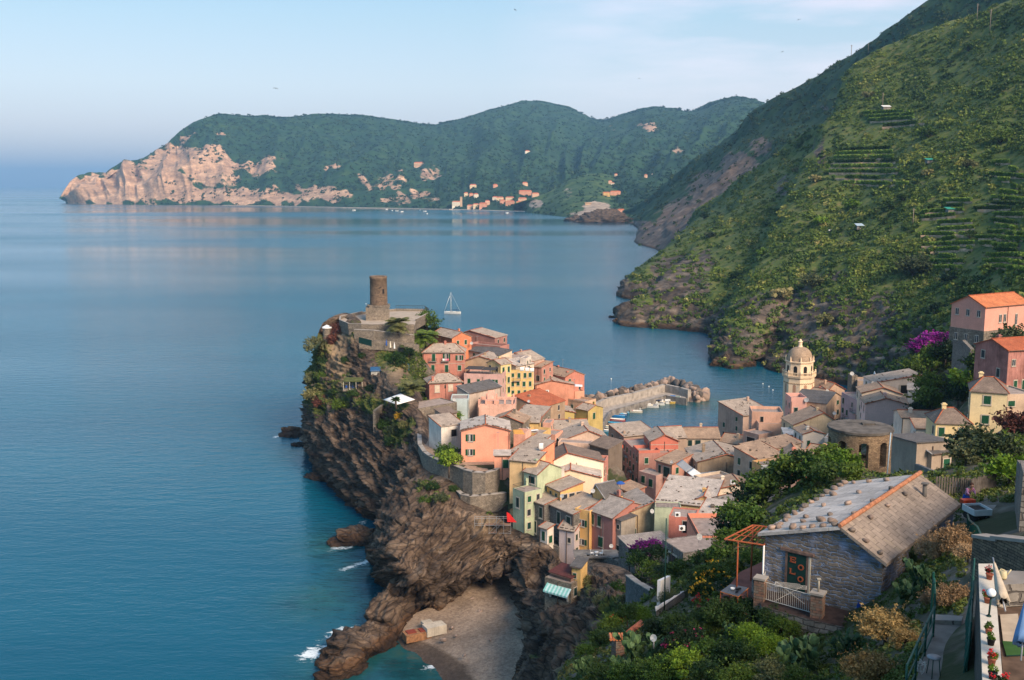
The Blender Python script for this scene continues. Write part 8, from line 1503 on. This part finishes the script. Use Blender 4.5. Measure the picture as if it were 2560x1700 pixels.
a,b_,c,d=W(1638,1517,60),W(1709,1477,66),W(1711,1494,66),W(1641,1552,60);n=12;G_=np.zeros((5,n+1,3))
for j in range(5):
 for i in range(n+1):s=i/n;q=(a*(1-s)+b_*s)*(1-j/4)+(d*(1-s)+c*s)*(j/4);G_[j,i]=q+Vector((math.sin(i*2.1)*.05,math.cos(i*1.7+j)*.06,0))
o=link('white_sheet',npmesh('white_sheet',G_.reshape(-1,3),gridfaces(5,n+1),M_WHITE,True));md=o.modifiers.new('solid','SOLIDIFY');md.thickness=.02;tag(o,'long white sheet hung over the garden railing','laundry')
rg=thing('garden_railing','black wrought iron garden railing holding the white sheet','railing',W(1640,1555,59.8));o0=rg.location.copy();railing('bars',[Vector((0,0,-.3)),W(1720,1495,66)-o0-Vector((0,0,.3))],.95,M_RAIL,rg,.2)
p=ontop(1661,1515,61);zt_=W(1661,1296,61).z;mb=MB();mb.bar((0,0,-.5),(0,0,zt_-p.z),.04,n=8);o=mb.build('green_pole',flat('pole_green',(.012,.05,.04),.5));o.location=p;tag(o,'tall thin dark green pole rising through the garden','pole')
for k,(v0,v1)in enumerate([(1404,1386),(1413,1402),(1426,1412)]):
 mb=MB();A_,B_=W(1588,v0,118),W(1661,v1,61);pts=[A_.lerp(B_,t_/8)-Vector((0,0,.9*math.sin(math.pi*t_/8)))for t_ in range(9)];mb.path(pts,.018,n=4);tag(mb.build('cable',M_RAIL),'sagging cable between rubble house and green pole, %s of three'%('top','middle','bottom')[k],'cable')
dish(1634,1595,46,.24,'white satellite dish among the cactus in the garden',-.6)
def planter(u,v,Y,w,lb,flowers=None,kd='mid',r=.3,z=None):
 p=ontop(u,v,Y);zc_=z if z is not None else W(u,v,Y).z;
 if z is not None:p=Z(u,v,z)
 t=thing('flower_pot',lb,'flowerpot',(p.x,p.y,zc_ if z is None else z));mb=MB();mb.lathe((0,0,0),[(0,0),(w*.38,0),(w*.5,w*.75),(w*.56,w*.76),(w*.56,w*.9),(w*.48,w*.9),(w*.45,w*.8),(0,w*.8)],18);mb.build('pot',flat('terracotta_pot',(.34,.11,.065),.85,0,.15,8)if kd!='g' else M_DARK,t)
 P_,Nn=blobpoints(8,40,1,.8,.4,int(u));V,F=leafquads(P_*r,np.full(len(P_),r*.16),Nn);link('leaves',npmesh('leaves',V,F,LEAF['lime' if kd=='g' else 'mid']),t,(0,0,w*.9+r*.15))
 if flowers:
  rr=np.random.default_rng(int(v));c=rr.normal(size=(7,3))*np.array([.8,.6,.25])*r+np.array([0,0,r*.75]);c=np.repeat(c,26,0)+rr.normal(size=(182,3))*r*.15;V,F=leafquads(c,np.full(len(c),r*.11),None,asp=.9);link('blossoms',npmesh('blossoms',V,F,LEAF['red']),t,(0,0,w*.9+r*.1))
for u,v,w,fl,kd,lb in[(2473,1448,.17,1,'m','red geranium pot at the far end of the white wall'),(2468,1507,.16,1,'m','red geranium pot behind the globe lamp'),(2471,1584,.15,0,'m','leafy terracotta pot without blooms next to the lamp foot'),(2477,1612,.17,0,'g','dark bowl with fresh green leaves on the white wall'),(2479,1661,.17,1,'m','red geranium pot between two green bowls'),(2481,1697,.17,0,'g','second dark bowl of green leaves closer to the picture edge')]:planter(u,v,0,w,lb,fl,kd,.13 if fl else .12,80.0)
planter(2500,1722,0,.17,'red geranium cut by the lower picture edge',1,'m',.13,80.0)
planter(1750,1530,55,.45,'terracotta planter with flowers above the oleander',1,'m',.4);planter(1790,1512,56,.4,'terracotta planter by the white chair',None,'m',.35)
wp=thing('garden_post','brick garden post with a terracotta tile cap','post',W(1545,1600,52)-Vector((0,0,.8)));mb=MB();mb.box((0,0,.1),(.5,.5,1.6),.4);mb.build('shaft',M_PIL,wp);mb=MB();[mb.bar((-.4+i*.16,-.35,.98),(-.4+i*.16,.35,.98),.085)for i in range(6)];mb.build('tile_cap',flat('orange_ridge',(.50,.17,.07),.85),wp,weld=False)
mb=MB();a=W(1574,1580,53);b_=W(1602,1558,55);mb.bar(a,b_,.22,n=4);tag(mb.build('trough',flat('terracotta_pot',(.34,.11,.065),.85)),'long terracotta trough of dry aloes','planter')
wallpath('white_wall','short white garden wall partly hidden by bushes','wall',[W(1648,1450,74),W(1672,1440,78)],0,2.2,.25,M_WHITE)
# ---- path, wall with pots, fence, gate
slabthing('path',None,None,[(2332,1545),(2418,1548),(2440,1720),(2280,1740),(2312,1620)],77.5,.5,flat('worn_concrete',(.22,.19,.165),.9,0,.3,1.2));bpy.data.objects['path']['kind']='structure'
slabthing('path_step','rough stone step at the top of the concrete path','step',[(2330,1535),(2408,1540),(2404,1552),(2332,1550)],77.62,.3,M_CONCD)
ww=[Z(2446,1409,80),Z(2456,1702,80),Z(2460,1800,80),Z(2520,1800,80),Z(2507,1702,80),Z(2484,1409,80)];wl=thing('pot_wall','pale plastered garden wall lined with flower pots','wall',ww[0]);mb=MB();T_=[p-ww[0]for p in ww];T_=T_ if(T_[1]-T_[0]).cross(T_[2]-T_[0]).z>0 else T_[::-1];mb.face(T_);lo=[p-Vector((0,0,.09))for p in T_]
for i in range(6):j=(i+1)%6;mb.face([lo[i],lo[j],T_[j],T_[i]])
mb.build('coping',plaster(rgb('c4bcae'),.3),wl);mb=MB();lo2=[Vector((p.x,p.y,-.09))for p in T_];lo3=[Vector((p.x,p.y,-3.2))for p in T_]
for i in range(6):j=(i+1)%6;mb.face([lo3[i],lo3[j],lo2[j],lo2[i]])
mb.build('body',masonry('dark_wall',(.12,.11,.10),(.07,.065,.06),(.05,.045,.04),.15,.35),wl)
q=Z(2472,1541,80);t=thing('globe_lamp','white globe lamp on a short green post on the wall','lamp',(q.x,q.y,80));zg=W(2476,1482,q.y).z-80;mb=MB();mb.bar((0,0,0),(.02,0,zg-.1),.022,n=10);mb.lathe((0,0,0),[(.06,0),(.05,.03),(0,.03)],10);mb.lathe((.02,0,zg-.12),[(0,0),(.07,.01),(.09,.05)],14);mb.build('post',M_GREEND,t);mb=MB();mb.sphere((.02,0,zg),.105,20,14);mb.build('globe',flat('opal_glass',(.8,.8,.8),.2,0,.02),t)
def folded(P0,P1,r,mat,lb):
 t=thing('parasol',lb,'parasol',P1);d=P0-P1;L_=d.length;rot=d.to_track_quat('Z','Y');mb=MB();n=16
 prof=[(.62,.05),(.95,.0),(.8,.25),(.5,.6),(.22,.92),(.05,1.0)]
 for k in range(len(prof)-1):
  for i in range(n):
   f=lambda kk,ii:Vector((math.cos(ii*2*math.pi/n)*r*prof[kk][0]*(1 if ii%2 else .72),math.sin(ii*2*math.pi/n)*r*prof[kk][0]*(1 if ii%2 else .72),prof[kk][1]*L_));mb.face([f(k,i),f(k,(i+1)%n),f(k+1,(i+1)%n),f(k+1,i)],sm=True)
 o=mb.build('canopy',mat,t);o.rotation_mode='QUATERNION';o.rotation_quaternion=rot;mb=MB();mb.bar(Vector((0,0,-.35)),Vector((0,0,L_*1.08)),.02);o=mb.build('pole',M_METAL,t);o.rotation_mode='QUATERNION';o.rotation_quaternion=rot
folded(W(2484,1402,25.5),W(2509,1508,23.6),.17,flat('beige_canvas',(.50,.42,.32),.9,0,.12,4),'folded beige parasol leaning on the pot wall');folded(W(2566,1500,21.2),W(2556,1612,20.6),.22,flat('blue_canvas',(.16,.28,.48),.9,0,.12,4),'folded light blue parasol at the picture edge')
slabthing('patio_floor','brown earth patio beyond the pot wall','patio',[(2486,1436),(2640,1440),(2680,1800),(2522,1800),(2509,1702)],79.25,.4,flat('brown_earth',(.13,.085,.06),.95,0,.3,2));slabthing('beige_mat','beige mat on the brown patio','mat',[(2500,1536),(2545,1534),(2552,1600),(2508,1604)],79.30,.03,flat('beige_mat',(.42,.35,.27),.9),M_CONC);slabthing('green_mat','green artificial grass mat beside the beige mat','mat',[(2506,1602),(2560,1606),(2566,1636),(2516,1638)],79.305,.03,flat('green_mat',(.03,.09,.02),.95),M_GREEND)
p=Z(2507,1446,79.9);t=thing('watering_can','cream plastic watering can behind the folded beige parasol','watering can',(p.x,p.y,79.9));mb=MB();mb.lathe((0,0,0),[(0,0),(.09,0),(.10,.05),(.085,.2),(.06,.21),(0,.18)],14);mb.build('body',flat('cream_plastic',(.55,.47,.28),.5),t);mb=MB();mb.bar((.08,0,.06),(.2,0,.24),.02,r2=.014);mb.path([(-.08,0,.06),(-.14,0,.16),(-.06,0,.26),(.04,0,.22)],.012);mb.build('spout',flat('cream_plastic',(.55,.47,.28),.5),t)
slabthing('ledge','concrete ledge under the rubble wall behind the parasol','ledge',[(2486,1440),(2500,1425),(2640,1432),(2640,1455),(2500,1462)],79.88,.6,M_CONCD)
wallpath('rubble_wall','long dry stone wall with a pale coping across the picture edge','wall',[W(2453,1346,37),W(2500,1349,36),W(2580,1353,34.5)],0,4.5,.5,masonry('near_rubble',(.23,.18,.13),(.13,.105,.085),(.05,.042,.035),.11,.34),coping=.12)
wallpath('rock_wall','high grey rock wall rising at the picture edge above the cart path','wall',[W(2566,1155,60),W(2578,1160,52),W(2590,1180,44)],0,7,1.0,M_STONEG)
M_GF=flat('fence_green',(.012,.075,.055),.5,.1,.2)
fn=thing('green_fence','dark green corrugated fence panel beside the concrete path','fence',Z(2418,1690,77.5));mb=MB();A_,B_=Z(2402,1720,77.5)-fn.location,Z(2412,1560,77.5)-fn.location
for k in range(16):p0,p1=A_.lerp(B_,k/16),A_.lerp(B_,(k+1)/16);off=Vector((.05 if k%2 else-.02,0,0));mb.hexa([p0+off,p0+off+Vector((.03,0,0)),p1-off*.2+Vector((.03,0,0)),p1-off*.2],[p0+off+Vector((.12,0,.95)),p0+off+Vector((.15,0,.95)),p1-off*.2+Vector((.15,0,.95)),p1-off*.2+Vector((.12,0,.95))])
mb.build('panel',flat('panel_green',(.03,.13,.10),.5,.1,.3),fn,weld=False)
for k in range(4):p0=A_.lerp(B_,k/3*1.15);mb=MB();mb.bar(p0+Vector((.1,0,0)),p0+Vector((.16,.02,1.75)),.025);mb.build('post',M_GF,fn)
mb=MB();[mb.bar(A_+Vector((.14,0,z)),A_.lerp(B_,1.15)+Vector((.16,0,z)),.018)for z in(1.0,1.35,1.7)];mb.bar(A_+Vector((.14,0,1.0)),A_.lerp(B_,.6)+Vector((.16,0,1.9)),.03);mb.build('rails',M_GF,fn,weld=False)
gt=thing('green_gate','green metal handrail with a curved top beside the brown shrubs','railing',Z(2335,1640,77.5));G0,G1=Z(2262,1760,77.4)-gt.location,Z(2332,1600,77.4)-gt.location;mb=MB();mb.bar(G0+Vector((0,0,1.0)),G1+Vector((0,0,1.0)),.035);mb.bar(G0+Vector((0,0,.6)),G1+Vector((0,0,.6)),.025);mb.bar(G0+Vector((0,0,.2)),G1+Vector((0,0,.2)),.025);mb.build('rails',M_GF,gt,weld=False)
for k in range(4):p0=G0.lerp(G1,k/3);mb=MB();mb.bar(p0,p0+Vector((0,0,1.05)),.03);mb.build('post',M_GF,gt)
mb=MB();pts=[G1+Vector((0,0,.9)),G1+Vector((.02,.1,1.3)),G1+Vector((.06,.25,1.55)),G1+Vector((.12,.45,1.62)),G1+Vector((.16,.6,1.5))];mb.path(pts,.035,n=8);mb.bar(G1+Vector((.16,.6,-.1)),G1+Vector((.16,.6,1.75)),.03);mb.build('curved_top',M_GF,gt,weld=False)
q=Z(2332,1690,77.5);t=thing('stool','small round metal stool on the concrete path','stool',(q.x,q.y,77.5));mb=MB();mb.lathe((0,0,.5),[(0,0),(.17,0),(.17,.03),(0,.03)],18);mb.build('seat',M_METAL,t)
for k in range(3):a_=k*2.1;mb=MB();mb.bar((.13*math.cos(a_),.13*math.sin(a_),.5),(.19*math.cos(a_),.19*math.sin(a_),0),.012);mb.build('leg',M_GF,t)
mb=MB();rr=random.Random(8);p=Vector((q.x-.35,q.y,77.95))
for k in range(26):p2=Vector((q.x-.35+rr.uniform(-.14,.14),q.y+rr.uniform(-.1,.1),77.6+rr.uniform(-.05,.42)));mb.bar(p,p2,.009,n=4);p=p2
tag(mb.build('rope_bundle',flat('white_rope',(.55,.52,.48),.8),weld=False),'tangle of white rope hanging beside the round stool','rope')
fp=thing('picket_fence','grey wooden picket fence above the cart path','fence',W(2340,1235,66));o0=fp.location.copy();mb=MB();E=[W(2340,1235,66),W(2400,1238,66),W(2430,1240,65),W(2492,1226,66)]
for s in range(3):
 a,b_=E[s]-o0,E[s+1]-o0;n=int((b_-a).length/.16)
 for k in range(n):p=a.lerp(b_,k/n);mb.box((p.x,p.y,p.z+.45),(.11,.03,1.45+.1*math.sin(k*2.3)),.1)
mb.build('pickets',flat('grey_wood',(.13,.11,.095),.9,0,.3,2),fp,weld=False)
sr=thing('stair_rail','dark iron rail of the steps between cart path and garden','railing',W(2416,1330,52));o0=sr.location.copy();P4=[W(2416,1332,52),W(2420,1350,48),W(2440,1372,44),W(2450,1398,41)];railing('bars',[p-o0 for p in P4],1.0,M_GF,sr,.45,.03)
# ---- tracked cart and its driver
cy=57.0;cpos=W(2440,1312,cy);cpos.z=max(gz(cpos.x,cpos.y),cpos.z-.1);slabthing('cart_path','pale worn cart path behind the stone wall','path',[(2420,1345),(2560,1350),(2540,1290),(2500,1262),(2440,1262),(2415,1300)],cpos.z-.01,.9,flat('worn_concrete',(.22,.19,.165),.9,0,.3,1.2))
ct_=thing('tracked_cart','small white tracked cart with a red engine cover loaded with earth','cart',cpos,R(8));mb=MB();x,y,z0,z1=.52,.62,.42,.75
for c,d in(((0,-y,.6),(1.04,.05,.34)),((0,y,.6),(1.04,.05,.34)),((-x,0,.6),(.05,1.2,.34)),((x,0,.6),(.05,1.2,.34)),((0,0,.45),(1.0,1.2,.05))):mb.box(c,d)
mb.build('tray',M_WHITE,ct_,weld=False);mb=MB();mb.box((0,0,.56),(.96,1.14,.18));mb.build('load',flat('dark_earth',(.06,.05,.045),.95,0,.4,8),ct_)
for s in(-1,1):
 mb=MB();pr=[(-.6,.18),(-.5,.03),(.5,.03),(.65,.18),(.5,.34),(-.5,.34)];A_=[Vector((s*.36-.11,a,b))for a,b in pr];B_=[Vector((s*.36+.11,a,b))for a,b in pr];mb.face(A_[::-1]);mb.face(B_);[mb.face([A_[i],A_[(i+1)%6],B_[(i+1)%6],B_[i]])for i in range(6)];mb.build('track',flat('rubber',(.02,.02,.02),.8),ct_)
mb=MB();mb.box((0,.95,.8),(.75,.4,.22));mb.build('engine_cover',flat('orange_red',(.65,.07,.02),.5),ct_);mb=MB();mb.box((0,.95,.5),(.6,.4,.4));mb.build('engine',M_RAIL,ct_);mb=MB();[mb.path([(s*.3,1.1,.8),(s*.34,1.45,1.05),(s*.34,1.6,1.05)],.02)for s in(-1,1)];mb.build('handlebar',M_RAIL,ct_,weld=False)
def skinned(name,verts,edges,radii,mat,parent,sub=2):
 me=bpy.data.meshes.new(name);me.from_pydata(verts,edges,[]);me.materials.append(mat);o=link(name,me,parent);m1=o.modifiers.new('skin','SKIN');m1.use_smooth_shade=True
 for i,r_ in enumerate(radii):o.data.skin_vertices[0].data[i].radius=(r_ if isinstance(r_,tuple)else(r_,r_))
 o.data.skin_vertices[0].data[0].use_root=True;m2=o.modifiers.new('sub','SUBSURF');m2.levels=sub;m2.render_levels=sub;return o
ppos=ct_.matrix_basis@Vector((.42,1.75,0));pe=thing('person','person in a pink checked shirt and blue skirt bending over the cart handles','person',ppos,R(18));SK=flat('skin',(.42,.23,.15),.6,0,.05)
v=[(0,0,.86),(0,-.06,1.05),(-.02,-.16,1.24),(-.03,-.26,1.38),(-.04,-.34,1.47),(-.05,-.38,1.58),(.17,-.24,1.34),(.25,-.36,1.14),(.12,-.56,1.02),(-.21,-.24,1.34),(-.30,-.38,1.15),(-.24,-.60,1.04),(.10,.02,.80),(.11,.0,.45),(.11,.03,.09),(.11,-.09,.04),(-.10,.02,.80),(-.11,.05,.45),(-.11,.1,.09),(-.11,-.02,.04),(.10,-.63,1.0),(-.24,-.67,1.02)]
e=[(0,1),(1,2),(2,3),(3,4),(4,5),(3,6),(6,7),(7,8),(3,9),(9,10),(10,11),(0,12),(12,13),(13,14),(14,15),(0,16),(16,17),(17,18),(18,19),(8,20),(11,21)]
rd=[.14,.13,.14,.11,.055,.05,.07,.048,.032,.07,.048,.032,.09,.06,.04,.03,.09,.06,.04,.03,.035,.035];body=skinned('body',v,e,rd,SK,pe)
mb=MB();mb.sphere((-.055,-.40,1.60),.105,14,10,sz=1.2,sy=1.05);mb.sphere((-.06,-.51,1.58),.02,6,4);mb.sphere((.05,-.40,1.59),.025,6,4);mb.sphere((-.16,-.40,1.59),.025,6,4);mb.box((-.06,-.502,1.535),(.05,.01,.01));mb.build('head',SK,pe,weld=False)
mb=MB();mb.sphere((-.05,-.375,1.635),.122,14,10,sz=1.1);mb.build('hair',flat('brown_hair',(.07,.03,.018),.8,0,.2,20),pe)
m,N,L,b=newmat('checked_shirt');tc=N.new('ShaderNodeTexCoord');ck=N.new('ShaderNodeTexChecker');ck.inputs['Scale'].default_value=14;ck.inputs['Color1'].default_value=(.50,.10,.22,1);ck.inputs['Color2'].default_value=(.55,.36,.50,1);L.new(tc.outputs['Object'],ck.inputs[0]);L.new(ck.outputs[0],b.inputs['Base Color'])
skinned('shirt',[(0,0,.90),(0,-.06,1.06),(-.02,-.16,1.24),(-.03,-.25,1.37),(.17,-.24,1.335),(.25,-.36,1.14),(.18,-.47,1.08),(-.21,-.24,1.335),(-.30,-.38,1.15),(-.27,-.5,1.09)],[(0,1),(1,2),(2,3),(3,4),(4,5),(5,6),(3,7),(7,8),(8,9)],[.165,.155,.165,.13,.095,.07,.055,.095,.07,.055],m,pe)
mb=MB();mb.lathe((0,.02,0),[(.29,.22),(.27,.45),(.21,.75),(.17,.93),(.15,.95)],18);mb.build('skirt',flat('blue_skirt',(.015,.07,.35),.8,0,.15,5),pe)
